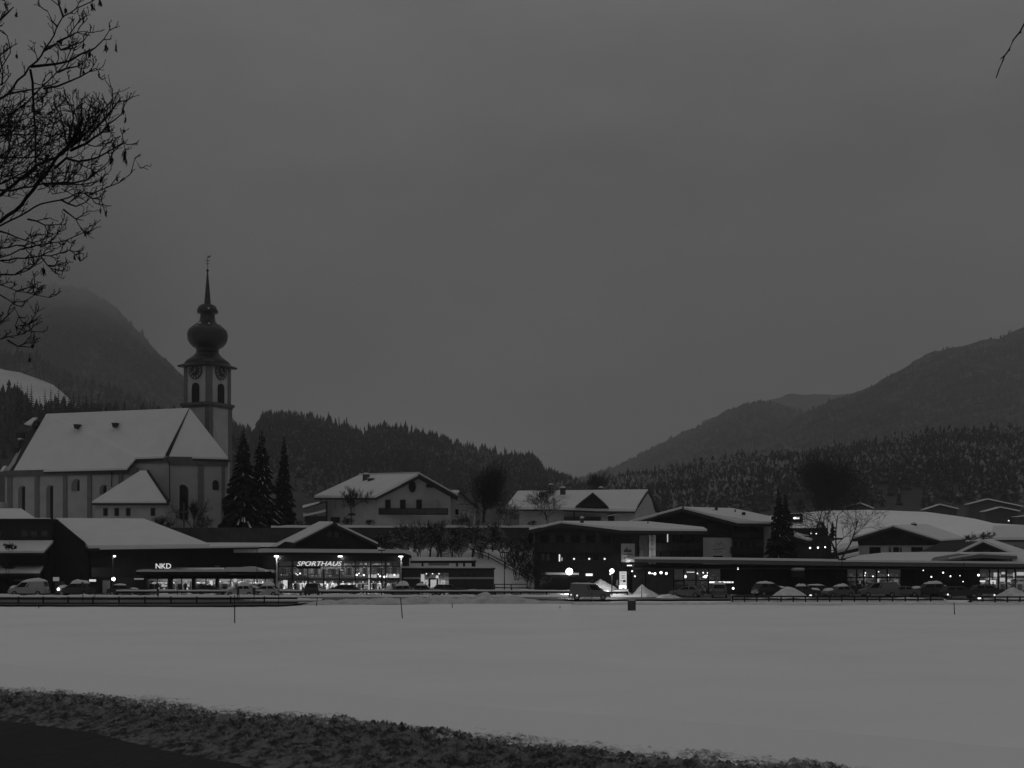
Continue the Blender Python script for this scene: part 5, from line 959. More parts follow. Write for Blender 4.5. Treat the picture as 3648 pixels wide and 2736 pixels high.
def far_house(D, pk, le, re, base, label, wall=None, lit=None, shift=30, group=None):
    r = thing("far_house", label, "house", at(pk[0], base, D), "small houses on the far slope"); Lw = at(le[0], le[1], D); Rw = at(re[0], re[1], D); P = at(pk[0], pk[1], D); b = gz(base, D)
    MB().prism([(Lw.x*.95+P.x*.05, D, b), (Rw.x*.95+P.x*.05, D, b), (Rw.x*.95+P.x*.05, D, Rw.z-.2), (P.x, D, P.z-.4), (Lw.x*.95+P.x*.05, D, Lw.z-.2)], (shift*.06, 9, 0)).build("wall", wall or WOOD2, r)
    o = Vector((shift*.08, 11, .3)); y = Vector((0, -1, 0))
    MB().slab([Lw+y, P+y, P+o, Lw+o], .3).slab([P+y, Rw+y, Rw+o, P+o], .3).build("roof", ROOFT, r)
    MB().slab([v+Vector((0, 0, .42)) for v in (P+y, Rw+y, Rw+o, P+o)], .41).slab([v+Vector((0, 0, .26)) for v in (Lw+y, P+y, P+o, Lw+o)], .25).build("roof_snow", ROOFSNOW, r)
    if lit: MB().box(gx(lit[0]-2, D), gx(lit[0]+2, D), D-.2, D-.05, gz(lit[1]+2, D), gz(lit[1]-2, D)).build("lit_window", LAMPS, r)
    return r
far_house(430, (3345, 1799), (3292, 1816), (3412, 1815), 1850, "small grey house on the far slope, left of the other two", lit=None)
far_house(440, (3515, 1780), (3450, 1797), (3640, 1806), 1850, "upper wide dark house on the far slope at the right edge")
far_house(410, (3560, 1809), (3508, 1823), (3630, 1823), 1870, "lower dark house with one lit window on the far slope", lit=(3593, 1855))
far_house(420, (3062, 1794), (3010, 1806), (3112, 1814), 1850, "small dark roof peeping over the crest of the snow hill")
far_house(400, (3700, 1834), (3622, 1842), (3800, 1850), 1880, "dark house cut by the photo's right edge on the far slope")
def ski_hut():
    D = 222.0; r = thing("ski_hut", "dark tavern with steep snowy roof and strings of lamps beside the twin spruce", "hut", (gx(2880, D), D+4, 2))
    bx(r, "wall", WOOD, 2790, 1908, 2962, 2100, D, D+8); bx(r, "upper_wall", DARK, 2825, 1881, 2950, 1908, D+2, D+8)
    MB().slab([p-Vector((0, 0, .4)) for p in q((2800, 1895, D-1), (2875, 1920, D-1), (2906, 1918, D+.5), (2835, 1886, D+5), (2805, 1872, D+6))], .3).build("roof", ROOFT, r)
    MB().slab(q((2800, 1893, D-1), (2873, 1917, D-1), (2904, 1917, D+.5), (2835, 1884, D+5), (2805, 1870, D+6)), .39).build("roof_snow", ROOFSNOW, r)
    MB().tube([at(2815, 1934, D-.3), at(2890, 1945, D-.3), at(2970, 1962, D-.3)], .07, 5).build("rail", METALD, r)
    bx(r, "eave", ROOFT, 2955, 1916, 3002, 1922, D-.5, D+6)
ski_hut()
for i, (px, py, s_) in enumerate(((2886, 1952, .15), (2914, 1951, .15), (2940, 1949, .14), (2890, 1900, .13), (2908, 1901, .11), (2925, 1901, .06))): wall_lamp(px, py, 220.8, "%s lamp of the %s string on the dark tavern" % (("left", "middle", "right")[i % 3], "lower" if i < 3 else "upper"), s_, SPOT, "lamp strings on the tavern")
panel("lit_window_panel", "bright lit window high beside the twin spruce's top", "window", LAMPS, 2828, 1842, 2848, 1849, 262, DARK, 2.0, .7)
wall_lamp(2830, 1845.5, 261.5, "round lamp beside the bright window near the twin spruce", .2, SPOT)
def low_shed():
    D = 226.0; r = thing("shed", "low snow-covered sheds between the big bare tree and the chalet", "shed", (gx(3020, D), D+3, 1))
    MB().slab(q((2975, 1963, D), (3058, 1942, D), (3055, 1928, D+8), (2990, 1938, D+8)), .45).slab(q((2975, 1986, D-6), (3058, 1968, D-6), (3060, 1964, D-2), (2985, 1980, D-2)), .45).build("roof_snow", ROOFSNOW, r)
    MB().prism(q((2980, 2040, D+.2), (3058, 2040, D+.2), (3058, 1951, D+.2), (2980, 1970, D+.2)), (0, 6, 0)).prism(q((2980, 2040, D-5.8), (3058, 2040, D-5.8), (3058, 1977, D-5.8), (2980, 1993, D-5.8)), (0, 4, 0)).build("wall", DARK, r)
low_shed()

# ------------------------------------------------------------------ snow heaps, berms
def heap(name, px0, px1, ptop, pbase, D, label, seed, m=SNOWD, sharp=1.4, dp=3.0, kind=None, peak=.5):
    x0, x1 = gx(px0, D), gx(px1, D); h = gz(ptop, D)-gz(pbase, D); zb = gz(pbase, D)
    U, V = np.meshgrid(np.linspace(-1, 1, 60), np.linspace(-1, 1, 36)); X = x0+(x1-x0)*(U+1)/2; Y = D+V*dp
    uu = np.where(U < 2*peak-1, (U-(2*peak-1))/(2*peak), (U-(2*peak-1))/(2-2*peak))
    rr = np.sqrt(uu**2+V**2)+.16*fbm(X*.5+seed, Y*.5, 3); Z = zb-.1+(h+.1)*np.clip(1-rr, 0, 1)**(1/sharp)*1.06+.3*fbm(X*1.1+seed, Y*1.1, 4)*np.clip(1.1-rr, 0, 1)
    return gridmesh(name, X, Y, Z, m, label=label, cat="snow heap", group="ploughed snow heaps")
for a in ((2742, 2878, 2085, 2126, 160, "pyramid-shaped snow heap behind the guard rail before the panelled front", 3, 1.15, .5), (2238, 2360, 2084, 2126, 170, "tall snow heap right of the lit pylon", 8, 1.0, .4), (2080, 2215, 2066, 2120, 169, "lumpy snow heap rising behind the grey van", 12, 1.7, .45), (3535, 3690, 2094, 2131, 158, "pyramid-shaped snow heap at the photo's right edge", 16, 1.1, .46), (2195, 2250, 2097, 2124, 171, "low snow heap in front of the lit pylon", 22, 1.8, .5), (2330, 2440, 2118, 2134, 161, "low spread of ploughed snow left of the silver parked car", 26, 1.6, .4)):
    heap("snow_heap", a[0], a[1], a[2], a[3], a[4], a[5], a[6], sharp=a[7], peak=a[8])
def berm(name, pxa, pxb, Da, h, wd, seed, m=SNOWD, n=300, hv=None):
    px = np.linspace(pxa, pxb, n); U, V = np.meshgrid(px, np.linspace(-1, 1, 14)); Dm = np.interp(px, Da[0], Da[1]) if isinstance(Da, tuple) else np.full(n, Da)
    Y = Dm[None, :]+V*wd; X = (U-CX)/F*Dm[None, :]; hh = (np.interp(px, hv[0], hv[1]) if hv else np.full(n, h))
    Z = (hh*(.75+.9*np.abs(fbm(X[0]*.35+seed, X[0]*0, 4))))[None, :]*np.clip(1-V*V, 0, 1)**.7+.1*fbm(X*1.5+seed, Y*1.5, 3)*np.clip(1-V*V, 0, 1)-.03
    gridmesh(name, X, Y, Z, m, kind="structure")
berm("snow_bank", -260, 2040, 166.0, .5, 1.4, 2, ROOFSNOW)
berm("snow_bank", 2010, 2300, 166.0, .45, 1.3, 5, ROOFSNOW)
berm("snow_bank", 1060, 2050, ([1060, 1500, 2050], [141, 144.5, 146]), .6, 3.2, 9, mat("grey_ploughed_snow", .50, .9, .3, 1.0, .6, 3), hv=([1060, 1200, 1500, 1800, 1880, 2050], [.2, .5, .75, .95, .35, .12]))
berm("snow_bank", 840, 1150, 151, .4, 2.0, 13, ROOFSNOW, 120, hv=([840, 900, 1100, 1150], [.05, .4, .45, .3]))
berm("verge_snow", 2606, 3366, 151.4, .34, .9, 17, SNOWD); berm("verge_snow", 3455, 3900, 148.8, .34, .9, 18, SNOWD); berm("verge_snow", 2040, 3900, 141, .22, 2.5, 19, SNOWD)

# ------------------------------------------------------------------ vehicles
PAINT = {k: mat("car_paint_"+k, v, .3, .08, 2, spec=.5) for k, v in (("dark", .02), ("grey", .11), ("silver", .13), ("white", .34))}
TYRE = mat("tyre", .02, .9); RIM = mat("rim", .2, .4); LENS = mat("lamp_lens", .3, .2)
SHAPE = {  # side profile (x forward, z); indices of cabin outline follow
 "hatch": ([(-2.0, .35), (2.0, .35), (2.05, .62), (1.9, .86), (1.0, .98), (-1.75, 1.0), (-2.0, .8)], [(1.0, .98), (.25, 1.42), (-1.1, 1.47), (-1.75, 1.0)]),
 "sedan": ([(-2.2, .35), (2.2, .35), (2.25, .6), (2.1, .82), (1.0, .95), (-1.5, .98), (-2.2, .95), (-2.25, .6)], [(1.0, .95), (.25, 1.4), (-.9, 1.4), (-1.6, .98)]),
 "wagon": ([(-2.3, .35), (2.25, .35), (2.3, .62), (2.1, .85), (1.05, 1.0), (-2.1, 1.03), (-2.3, .8)], [(1.05, 1.0), (.3, 1.48), (-1.75, 1.5), (-2.15, 1.03)]),
 "suv": ([(-2.2, .42), (2.2, .42), (2.25, .8), (2.1, 1.05), (1.1, 1.15), (-2.05, 1.17), (-2.2, .9)], [(1.1, 1.15), (.4, 1.7), (-1.7, 1.74), (-2.1, 1.17)]),
 "van": ([(-2.45, .38), (2.35, .38), (2.45, .7), (2.3, .98), (1.6, 1.12), (-2.4, 1.15), (-2.5, .8)], [(1.6, 1.12), (.75, 1.9), (-2.25, 1.98), (-2.42, 1.15)])}
def make_car(shape, paint, snow):
    body, cab = SHAPE[shape]; w = .95 if shape in ("van", "suv") else .86
    t = thing("van" if shape == "van" else "car", "x", "van" if shape == "van" else "car"); m = MB()
    n_ = len(body); V = []
    for y, ins in ((-w, 0), (-w*.9, .06), (w*.9, .06), (w, 0)):
        pass
    L = [(x, -w if z < .8*body[4][1] else -w*.94, z) for x, z in body]; Rr = [(x, -y, z) for x, y, z in L]
    m.add(L+Rr, [tuple(range(n_)), tuple(range(2*n_-1, n_-1, -1))]+[(i, i+n_, (i+1) % n_+n_, (i+1) % n_) for i in range(n_)])
    k = len(cab); ys = [w*.94, w*.78, w*.78, w*.94]
    Lc = [(x, -y, z) for (x, z), y in zip(cab, ys)]; Rc = [(x, -y, z) for x, y, z in Lc]
    m.add(Lc+Rc, [(0, 1, 2, 3), (7, 6, 5, 4), (0, 4, 5, 1), (1, 5, 6, 2), (2, 6, 7, 3)])
    wb = body[1][0]*.66
    m.box(body[1][0]-.02, body[1][0]+.1, -w*.95, w*.95, .36, .55).box(body[0][0]-.1, body[0][0]+.02, -w*.95, w*.95, .38, .58)
    m.build("body", PAINT[paint], t)
    g = MB()
    def lerp(a, b, f): return tuple(a[i]+(b[i]-a[i])*f for i in range(3))
    for side in (Lc, Rc):
        s = -1 if side is Lc else 1
        b0, b1, t0, t1 = side[3], side[0], side[2], side[1]
        def pt(u, v): p = lerp(lerp(b0, b1, u), lerp(t0, t1, u), v); return (p[0], p[1]+s*.012, p[2])
        e = .42 if shape == "van" else 0.08
        cuts = ((e+.15, .62), (.66, .95)) if shape == "van" else ((.1, .46), (.5, .92))
        for u0, u1 in cuts:
            P = [pt(u0, .1), pt(u1, .1), pt(u1-.03, .86), pt(u0+.02, .86)]; MB().prism(P, (0, -s*.02, 0)).build("window", PANE, t)
    for a, b, c, d in ((Lc[0], Rc[0], Rc[1], Lc[1]), (Lc[3], Rc[3], Rc[2], Lc[2])):
        P = [lerp(lerp(a, b, u), lerp(d, c, u), v) for u, v in ((.08, .1), (.92, .1), (.9, .88), (.1, .88))]; off = .015 if a is Lc[0] else -.015
        MB().prism([(p[0]+off, p[1], p[2]+.01) for p in P], (-off, 0, -.015)).build("windscreen" if a is Lc[0] else "rear_window", PANE, t)
    for x in (-wb, wb):
        for s in (-1, 1):
            wl_ = MB(); r = .33 if shape not in ("suv", "van") else .36
            ring = [(x+r*math.cos(i*.5236), s*(w-.18), r+r*math.sin(i*.5236)) for i in range(12)]; wl_.prism(ring, (0, s*.2, 0)); wo = wl_.build("wheel", TYRE, t)
            MB().prism([(x+r*.6*math.cos(i*.6283), s*(w+.021), r+r*.6*math.sin(i*.6283)) for i in range(10)], (0, s*.012, 0)).build("rim", RIM, wo)
    for s in (-1, 1):
        MB().box(body[1][0]-.02, body[1][0]+.07, s*w*.6-.17, s*w*.6+.17, .62, .78).build("headlight", LENS, t)
        MB().box(body[0][0]-.08, body[0][0]+.04, s*w*.72-.12, s*w*.72+.12, .72, .95).build("tail_light", mat("tail_lens", .06, .3), t)
        MB().box(cab[0][0]-.35, cab[0][0]-.2, s*(w+.02), s*(w+.18), cab[0][1]+.02, cab[0][1]+.17).build("wing_mirror", PAINT[paint], t)
    if snow:
        x0, x1, z = cab[2][0], cab[1][0], min(cab[1][1], cab[2][1])
        U, Vv = np.meshgrid(np.linspace(0, 1, 12), np.linspace(-1, 1, 9)); zz = np.interp(x0+(x1-x0)*U, [cab[2][0], cab[1][0]], [cab[2][1], cab[1][1]])
        hgt = snow*np.clip(1-(2*U-1)**4, 0, 1)**.6*np.clip(1-Vv**4, 0, 1)**.6*(.8+.6*fbm(U*3+rg.random()*9, Vv*2, 3)); o = gridmesh("roof_snow", x0-.05+(x1-x0+.1)*U, Vv*w*.8, zz-.01+hgt, ROOFSNOW); o.parent = t
        if snow > .15:
            U2 = x0*0+np.linspace(cab[0][0], body[3][0], 8); UU, V2 = np.meshgrid(U2, np.linspace(-1, 1, 7)); zz = np.interp(UU, [body[3][0], body[4][0]][::1] if body[3][0] < body[4][0] else [body[4][0], body[3][0]], [body[4][1], body[3][1]])
            e = (UU-U2[0])/(U2[-1]-U2[0]); o = gridmesh("bonnet_snow", UU, V2*w*.85, zz+.01+snow*.8*np.clip(1-(2*e-1)**4, 0, 1)**.6*np.clip(1-V2**4, 0, 1)**.6, ROOFSNOW); o.parent = t
    return t
_cars = {}
def car(px, D, shape, paint, snow, rz, label, group="cars parked before the shops"):
    key = (shape, paint, snow); src = _cars.get(key)
    if src is None: src = _cars[key] = make_car(*key); c = src
    else: c = copy_tree(src)
    c.location = (gx(px, D), D, .14); c.rotation_euler = (0, 0, R(rz)); c["label"] = label; c["group"] = group; return c
def carlamp(px, py, D, label, m=HEAD, rad=.12):   # a lit lamp seen on a vehicle
    return label
car(102, 171, "van", "white", .45, 180, "snow-covered white van parked before the far-left timber house")
car(268, 170, "suv", "dark", .5, 180, "dark estate car buried under thick snow in front of the dark hall")
car(440, 173, "hatch", "dark", .2, 5, "dark hatchback with a flat slab of roof snow beside the slim lamp post")
car(748, 173, "sedan", "dark", 0, 0, "dark saloon seen below the snow-topped barrier, left of the two signposts")
car(862, 168.5, "hatch", "white", .5, 170, "white snow-laden hatchback between the two signposts")
car(945, 168.8, "hatch", "white", .6, 175, "white snow-laden hatchback right of the signposts, taller snow cap")
car(1118, 170, "suv", "dark", 0, 90, "dark off-roader seen end-on in the gap of the barrier")
car(1215, 172.5, "wagon", "dark", 0, 180, "dark estate car before the middle of the glass sports shop")
car(1425, 169.5, "hatch", "silver", .62, 178, "silver hatchback with domed roof snow at the sports shop's right corner")
car(1508, 174.5, "sedan", "dark", .3, 0, "dark saloon with a lens of roof snow in front of the annexe's door")
car(1602, 174.5, "wagon", "dark", 0, 0, "snow-free dark estate car right of the annexe's door")
vn = car(2102, 152.5, "van", "grey", .12, -4, "grey delivery van with lit rear lamps driving along the village road", "vehicles on the road")
car(2446, 164, "hatch", "silver", 0, 160, "silver hatchback parked at the left end of the supermarket")
car(2563, 163, "suv", "grey", .42, 80, "grey car with rounded roof snow parked under the brilliant light band")
car(2742, 170, "suv", "dark", .3, 20, "dark car with roof snow half hidden by the pyramid heap's left side")
car(2862, 168, "sedan", "dark", .32, 0, "dark saloon with snowy windscreen emerging right of the pyramid heap")
car(2925, 169, "wagon", "dark", .16, 0, "dark estate with thin roof snow, third car right of the pyramid heap")
car(2985, 164, "hatch", "grey", .34, 200, "grey hatchback with domed roof snow, fourth car right of the pyramid heap")
car(3052, 170, "hatch", "dark", 0, 10, "snow-free dark hatchback left of the white parked van")
car(3128, 165, "van", "silver", 0, 180, "pale van parked in front of the supermarket's lit window")
car(3212, 166, "sedan", "grey", 0, 175, "grey saloon right of the pale van")
car(3306, 168, "suv", "dark", .35, 180, "dark off-roader with a slanting cap of roof snow")
car(3418, 159, "wagon", "dark", 0, 0, "dark estate car with bright headlamp turning out through the guard rail gap", "vehicles on the road")
car(3360, 170, "hatch", "dark", .12, 0, "dark hatchback with a thin strip of roof snow behind the turning estate car")
car(3520, 170, "wagon", "dark", 0, 0, "dark estate car with dipped lamp at the right-hand shop bay")
car(2165, 173, "sedan", "dark", 0, 180, "dark saloon between the grey van and the lit pylon") if False else None
def lit_lamp(parent_name_label, px, py, D, rad, m=HEAD):
    for o in scene.objects:
        if o.parent is None and o.get("label") == parent_name_label:
            v = at(px, py, D)-o.location; rz = o.rotation_euler[2]; vv = Vector((v.x*math.cos(rz)+v.y*math.sin(rz), -v.x*math.sin(rz)+v.y*math.cos(rz), v.z))
            b = MB().ball((0, 0, 0), rad, 10, 6); b.v = [p+vv for p in b.v]; me = bpy.data.meshes.new("lit_lamp"); me.from_pydata([tuple(p) for p in b.v], [], b.f); me.materials.append(m)
            l_ = bpy.data.objects.new("lit_lamp", me); COL.objects.link(l_); l_.parent = o
lit_lamp("dark estate car buried under thick snow in front of the dark hall", 208, 2099, 168.8, .2)
lit_lamp("grey delivery van with lit rear lamps driving along the village road", 2056, 2121.5, 151.3, .11, emit("tail_glow", .8)); lit_lamp("grey delivery van with lit rear lamps driving along the village road", 2034.5, 2119, 151.6, .1, emit("tail_glow", .8))
lit_lamp("dark saloon with snowy windscreen emerging right of the pyramid heap", 2888, 2123, 166.8, .19, LAMPS)
lit_lamp("dark estate car with bright headlamp turning out through the guard rail gap", 3489, 2130, 157.9, .2); lit_lamp("dark estate car with bright headlamp turning out through the guard rail gap", 3377, 2118, 157.9, .11, LAMPS)
lit_lamp("dark estate car with dipped lamp at the right-hand shop bay", 3543, 2120, 168.8, .11, LAMPS)

# ------------------------------------------------------------------ barriers, rails, posts
def barrier(px0, px1, D, label):
    t = thing("barrier", label, "barrier", (gx((px0+px1)/2, D), D, 0), "snow-topped barriers before the car park"); x0, x1 = gx(px0, D), gx(px1, D)
    b = MB().box(x0, x1, D, D+.25, .62, .86).build("beam", DARK, t); k = max(2, int((x1-x0)/3.2)); n_ = max(8, int((x1-x0)*2)); m = MB(); xs_ = np.linspace(x0-.03, x1+.03, n_); hs = .2+.14*fbm(xs_*.6, xs_*0+px0, 4)
    for i in range(n_-1): m.add([(xs_[i], D-.06, .862), (xs_[i+1], D-.06, .862), (xs_[i+1], D+.02, .86+hs[i+1]), (xs_[i], D+.02, .86+hs[i]), (xs_[i], D+.3, .862), (xs_[i+1], D+.3, .862), (xs_[i+1], D+.24, .86+hs[i+1]), (xs_[i], D+.24, .86+hs[i])], [(0, 1, 2, 3), (3, 2, 6, 7), (5, 4, 7, 6)])
    m.build("snow_cap", ROOFSNOW, b)
    for i in range(k+1): x = x0+.1+(x1-x0-.2)*i/k; MB().box(x-.09, x+.09, D+.05, D+.2, 0, .62).build("post", DARK, t)
barrier(415, 1074, 168, "long snow-topped barrier in front of the dark hall"); barrier(1130, 1395, 168, "snow-topped barrier in front of the glass sports shop"); barrier(1397, 2040, 168, "longest snow-topped barrier, from the annexe to the grey van"); barrier(2158, 2238, 166, "short dark barrier between the grey van and the tall snow heap")
def railing(pts, D, zs, label, step, name="guard_rail", hgt=.95, m=METALD, bh=.16, seed=0):
    """pts: photo columns; D: depth or list of depths"""
    Dv = D if isinstance(D, list) else [D]*len(pts); P = [(gx(p, d), d) for p, d in zip(pts, Dv)]; t = thing(name, label, "guard rail", (P[0][0], P[0][1], 0))
    for z in zs:
        m_ = MB()
        for a, b in zip(P, P[1:]): m_.wall(a, b, z-bh/2, z+bh/2, z+bh/2, .06)
        m_.build("rail", m, t)
    L = 0
    for a, b in zip(P, P[1:]):
        d = math.dist(a, b); k = max(1, int(d/step))
        for i in range(k): f = i/k; x, y = a[0]+(b[0]-a[0])*f, a[1]+(b[1]-a[1])*f; MB().box(x-.07, x+.07, y+.07, y+.19, -.1, hgt).build("post", m, t)
railing([2610, 3000, 3362], 150.0, (.25, .62), "two-rail guard rail along the road before the supermarket car park", 1.42, hgt=.72, bh=.17)
railing([3458, 3900], 147.5, (.25, .62), "two-rail guard rail right of the car park exit", 1.32, hgt=.72, bh=.17)
railing([-200, 330, 700, 1060], [137, 136, 136.5, 138], (.22, .72), "dark two-rail fence along the road at the left of the snow field", 2.7, hgt=.95, bh=.2)
def lamp_post(px, ptop, D, label, head="T", lit=False, z0=0.0, r=.07):
    x = gx(px, D); z1 = gz(ptop, D); t = thing("lamp_post", label, "lamp post", (x, D, z0)); MB().lathe([(r*1.5, z0), (r*1.3, z0+.8), (r, z0+.9), (r*.7, z1)], (x, D), 8).build("pole", METALD if not lit else METAL, t)
    if head == "T": MB().box(x-.5, x+.5, D-.12, D+.12, z1, z1+.14).build("lamp_head", METALD, t)
    if head == "arm": MB().box(x, x+.3, D-.05, D+.05, z1-.06, z1).build("arm", METAL, t); MB().ball((x+.25, D-.05, z1-.14), .2, 8, 6, .7).build("lamp_head", HEAD, t)
    if head == "side": MB().box(x-.1, x+.7, D-.1, D+.1, z1-.05, z1+.08).build("lamp_head", METALD, t)
lamp_post(402, 1978, 176, "slim lamp post with small lit head in front of the dark hall", "arm", True); point("post_glow", at(407, 1984, 175.6), 12, .1)
lamp_post(1360, 1962, 178, "dark lamp post with flat head in front of the sports shop's right half"); lamp_post(1797, 1970, 170, "dark lamp post with flat head right of the annexe"); lamp_post(3000, 1996, 172, "dark lamp post with flat head against the supermarket fascia"); lamp_post(3434, 2003, 176, "thin dark lamp post at the supermarket's lower right eave", "none")
lamp_post(916, 1952, 172, "tall thin dark mast at the left corner of the sports shop canopy", "none", r=.06); lamp_post(1265, 2100, 165, "short dark pole in front of the sports shop's middle", "none", r=.05) if False else None
def board_sign(px, py0, py1, pbase, wpx, D, label, two=False):
    t = thing("road_sign", label, "road sign", (gx(px, D), D, 0)); bx(t, "board", mat("sign_back", .06, .6), px-wpx/2, py0, px+wpx/2, py1, D, D+.06)
    for o in ((-wpx*.3, wpx*.3) if two else (0,)): MB().tube([(gx(px+o, D), D+.1, 0), (gx(px+o, D), D+.1, gz(py0+1, D))], .045, 6).build("post", METALD, t)
board_sign(848, 2094, 2119, 2148, 9, 150, "narrow grey road sign on two posts, left of the pair by the road", True); board_sign(905, 2093, 2119, 2150, 11, 148, "grey road sign on one post, right of the pair by the road"); board_sign(294, 2074, 2102, 2160, 8, 144, "slim dark sign post before the snow-buried estate car"); board_sign(562, 2098, 2122, 2136, 8, 158, "small dark sign leaning at the road edge below the white-lettered shop"); board_sign(2199, 2067, 2087, 2120, 6, 166, "small dark sign on a pole left of the lit pylon"); board_sign(337, 2098, 2112, 2125, 5, 164, "stumpy dark post beside the snow-buried estate car")
for px, pt, pb, lean, lb in ((836, 2120, 2217, .0, "long dark snow stake standing in the field, left one of three"), (1434, 2128, 2200, .1, "slightly leaning snow stake in the field below the sports shop"), (3401, 2145, 2188, .06, "thin snow stake in the field before the car park exit"), (138, 2150, 2167, -.05, "short dark stub of a stake at the left edge of the field"), (1995, 2158, 2166, 0, "tiny stub of a stake in the field below the grey van"), (993, 2120, 2157, 0, "dark road marker pole left of the sports shop"), (1126, 2126, 2157, -.2, "leaning road marker pole in the barrier gap"), (1273, 2128, 2150, 0, "short road marker pole in the ploughed bank"), (1611, 2148, 2164, 0, "little stick in the ploughed bank below the annexe"), (2286, 2090, 2132, 0, "thin marker pole in front of the tall snow heap"), (2108, 2112, 2142, 0, "thin marker pole in front of the grey van"), (632, 2100, 2130, 0, "thin marker pole below the middle of the dark hall")):
    D = H*F/(pb-HZ)*.995; x = gx(px, D); z = (pb-pt)/F*D; MB().tube([(x, D, -.2), (x-lean*z*.5, D, z*.5), (x-lean*z, D, z)], [.045, .04, .035], 6).build("marker_pole", mat("stake_wood", .018, .9), label=lb, cat="marker pole", group="stakes and marker poles")
# concrete shaft in the field
D = 123.5; t = thing("concrete_shaft", "squat grey ribbed shaft standing alone in the snow field", "shaft", (gx(2250, D), D, 0)); x0, x1 = gx(2237.5, D), gx(2263.5, D)
MB().lathe([((x1-x0)/2, -.2), ((x1-x0)/2, gz(2139, D))], ((x0+x1)/2, D), 18).build("drum", CONC, t); m_ = MB()
for i in range(18):
    a = i*math.pi/9; c_ = ((x0+x1)/2+(x1-x0)*.5*math.cos(a), D+(x1-x0)*.5*math.sin(a)); m_.box(c_[0]-.035, c_[0]+.035, c_[1]-.035, c_[1]+.035, -.1, gz(2139.5, D))
m_.build("rib", mat("dark_rib", .05, .9), t); MB().lathe([((x1-x0)*.5, gz(2139, D)+.003), ((x1-x0)*.42, gz(2139, D)+.05), (.05, gz(2139, D)+.07)], ((x0+x1)/2, D), 16).build("snow_cap", ROOFSNOW, t)
def rail_fence(pts, label, hgt=1.1, rails=(.45, .95), step=2.2):
    t = thing("wooden_fence", label, "fence", pts[0])
    for z in rails: MB().tube([Vector(p)+Vector((0, 0, z)) for p in pts], .07, 5).build("rail", WOOD, t)
    for a, b in zip(pts, pts[1:]):
        a, b = Vector(a), Vector(b); k = max(1, int((b-a).length/step))
        for i in range(k): p = a+(b-a)*(i/k); MB().box(p.x-.07, p.x+.07, p.y-.07, p.y+.07, p.z-.4, p.z+hgt).build("post", WOOD, t)
def gp(px, D): return (gx(px, D), D, zg1(gx(px, D), D))
rail_fence([gp(1690, 210), gp(1740, 208.5), gp(1800, 205.5), gp(1870, 202), gp(1930, 199)], "wooden rail fence running down the snowy bank right of the annexe")
rail_fence([(gx(1762, 187), 187, .5), (gx(1880, 187), 187, .5)], "upper short rail fence between the annexe and the hotel", 1.0); rail_fence([(gx(1762, 178), 178, .2), (gx(2010, 176), 176, .1)], "lower rail fence between the annexe and the hotel", 1.0)
MB().box(gx(760, 219), gx(920, 219), 219, 219.3, 8.5, gz(1922, 219)).build("churchyard_wall", STONEW, label="low dark churchyard wall below the leftmost big spruce", cat="wall")

# ------------------------------------------------------------------ trees
def conifer(px, ptop, pbase, D, wpx, label, seed, group, snow=.25, dens=1.0, name="spruce_tree"):
    rr = random.Random(seed); x, zb, zt = gx(px, D), gz(pbase, D), gz(ptop, D); h = zt-zb; Rw = wpx/F*D/2; t = thing(name, label, "spruce", (x, D, zb), group)
    MB().tube([(x, D, zb-1), (x, D, zb+h*.5), (x, D, zt)], [.3, .18, .03], 6).build("trunk", BARK, t); c = MB(); s = MB(); nW = int(h*2.6*dens)
    for i in range(nW):
        f = (i+.5)/nW; z = zb+h*(.06+.93*f); L = Rw*(1-f)**.85*(.8+.35*rr.random())+.15
        for j in range(int(7+9*(1-f))):
            a = rr.random()*6.283; LL = L*(.55+.55*rr.random()); dx, dy = math.cos(a), math.sin(a); droop = LL*(.32+.25*rr.random()); up = .1*LL
            p0 = Vector((x, D, z)); p1 = Vector((x+dx*LL*.55, D+dy*LL*.55, z-droop*.55+up)); p2 = Vector((x+dx*LL, D+dy*LL, z-droop)); wv = LL*.2+.12; pe = Vector((-dy, dx, 0))
            hang = Vector((0, 0, -wv*.75))
            c.add([p0, p1+pe*wv+hang*.4, p2+pe*wv*.25, p2-pe*wv*.25, p1-pe*wv+hang*.4, p1+Vector((0, 0, .08))], [(0, 1, 5), (1, 2, 5), (2, 3, 5), (3, 4, 5), (4, 0, 5)])
            c.add([p1, p2, p2+hang*.9, p1+hang*1.3], [(0, 1, 2, 3)])
            for q_ in range(3):
                u = .35+.6*rr.random(); b = p0+(p2-p0)*u+Vector((0, 0, up*.5)); e = b+pe*wv*(1.3 if rr.random() < .5 else -1.3)+Vector((dx, dy, -.5))*wv*.7; c.add([b, e, b+Vector((dx, dy, 0))*wv*.5], [(0, 1, 2)])
            if rr.random() < snow*(.5+.8*(1-f)):
                k = .4+.3*rr.random(); A = p0+(p2-p0)*k+Vector((0, 0, up+.04)); A1 = p2+Vector((0, 0, .05)); w2 = wv*(.16+.26*rr.random())
                s.add([A+pe*w2*.5, A1+pe*w2*.4+Vector((0, 0, -.03)), A1-pe*w2*.4, A-pe*w2*.5, (A+A1)*.5+Vector((0, 0, .1))], [(0, 1, 4), (1, 2, 4), (2, 3, 4), (3, 0, 4)])
    cr = c.build("crown", NEEDLE, t)
    if s.v: s.build("branch_snow", ROOFSNOW, cr)
    return t
G1 = "big spruces beside the church"
conifer(866, 1522, 1935, 226, 195, "leftmost and broadest of the three big spruces beside the church", 1, G1, .13, 1.15); conifer(932, 1528, 1925, 229, 165, "middle big spruce beside the church, snow on its right boughs", 2, G1, .2, 1.15); conifer(1012, 1552, 1905, 232, 92, "slimmest, rightmost of the three big spruces beside the church", 3, G1, .06, 1.4)
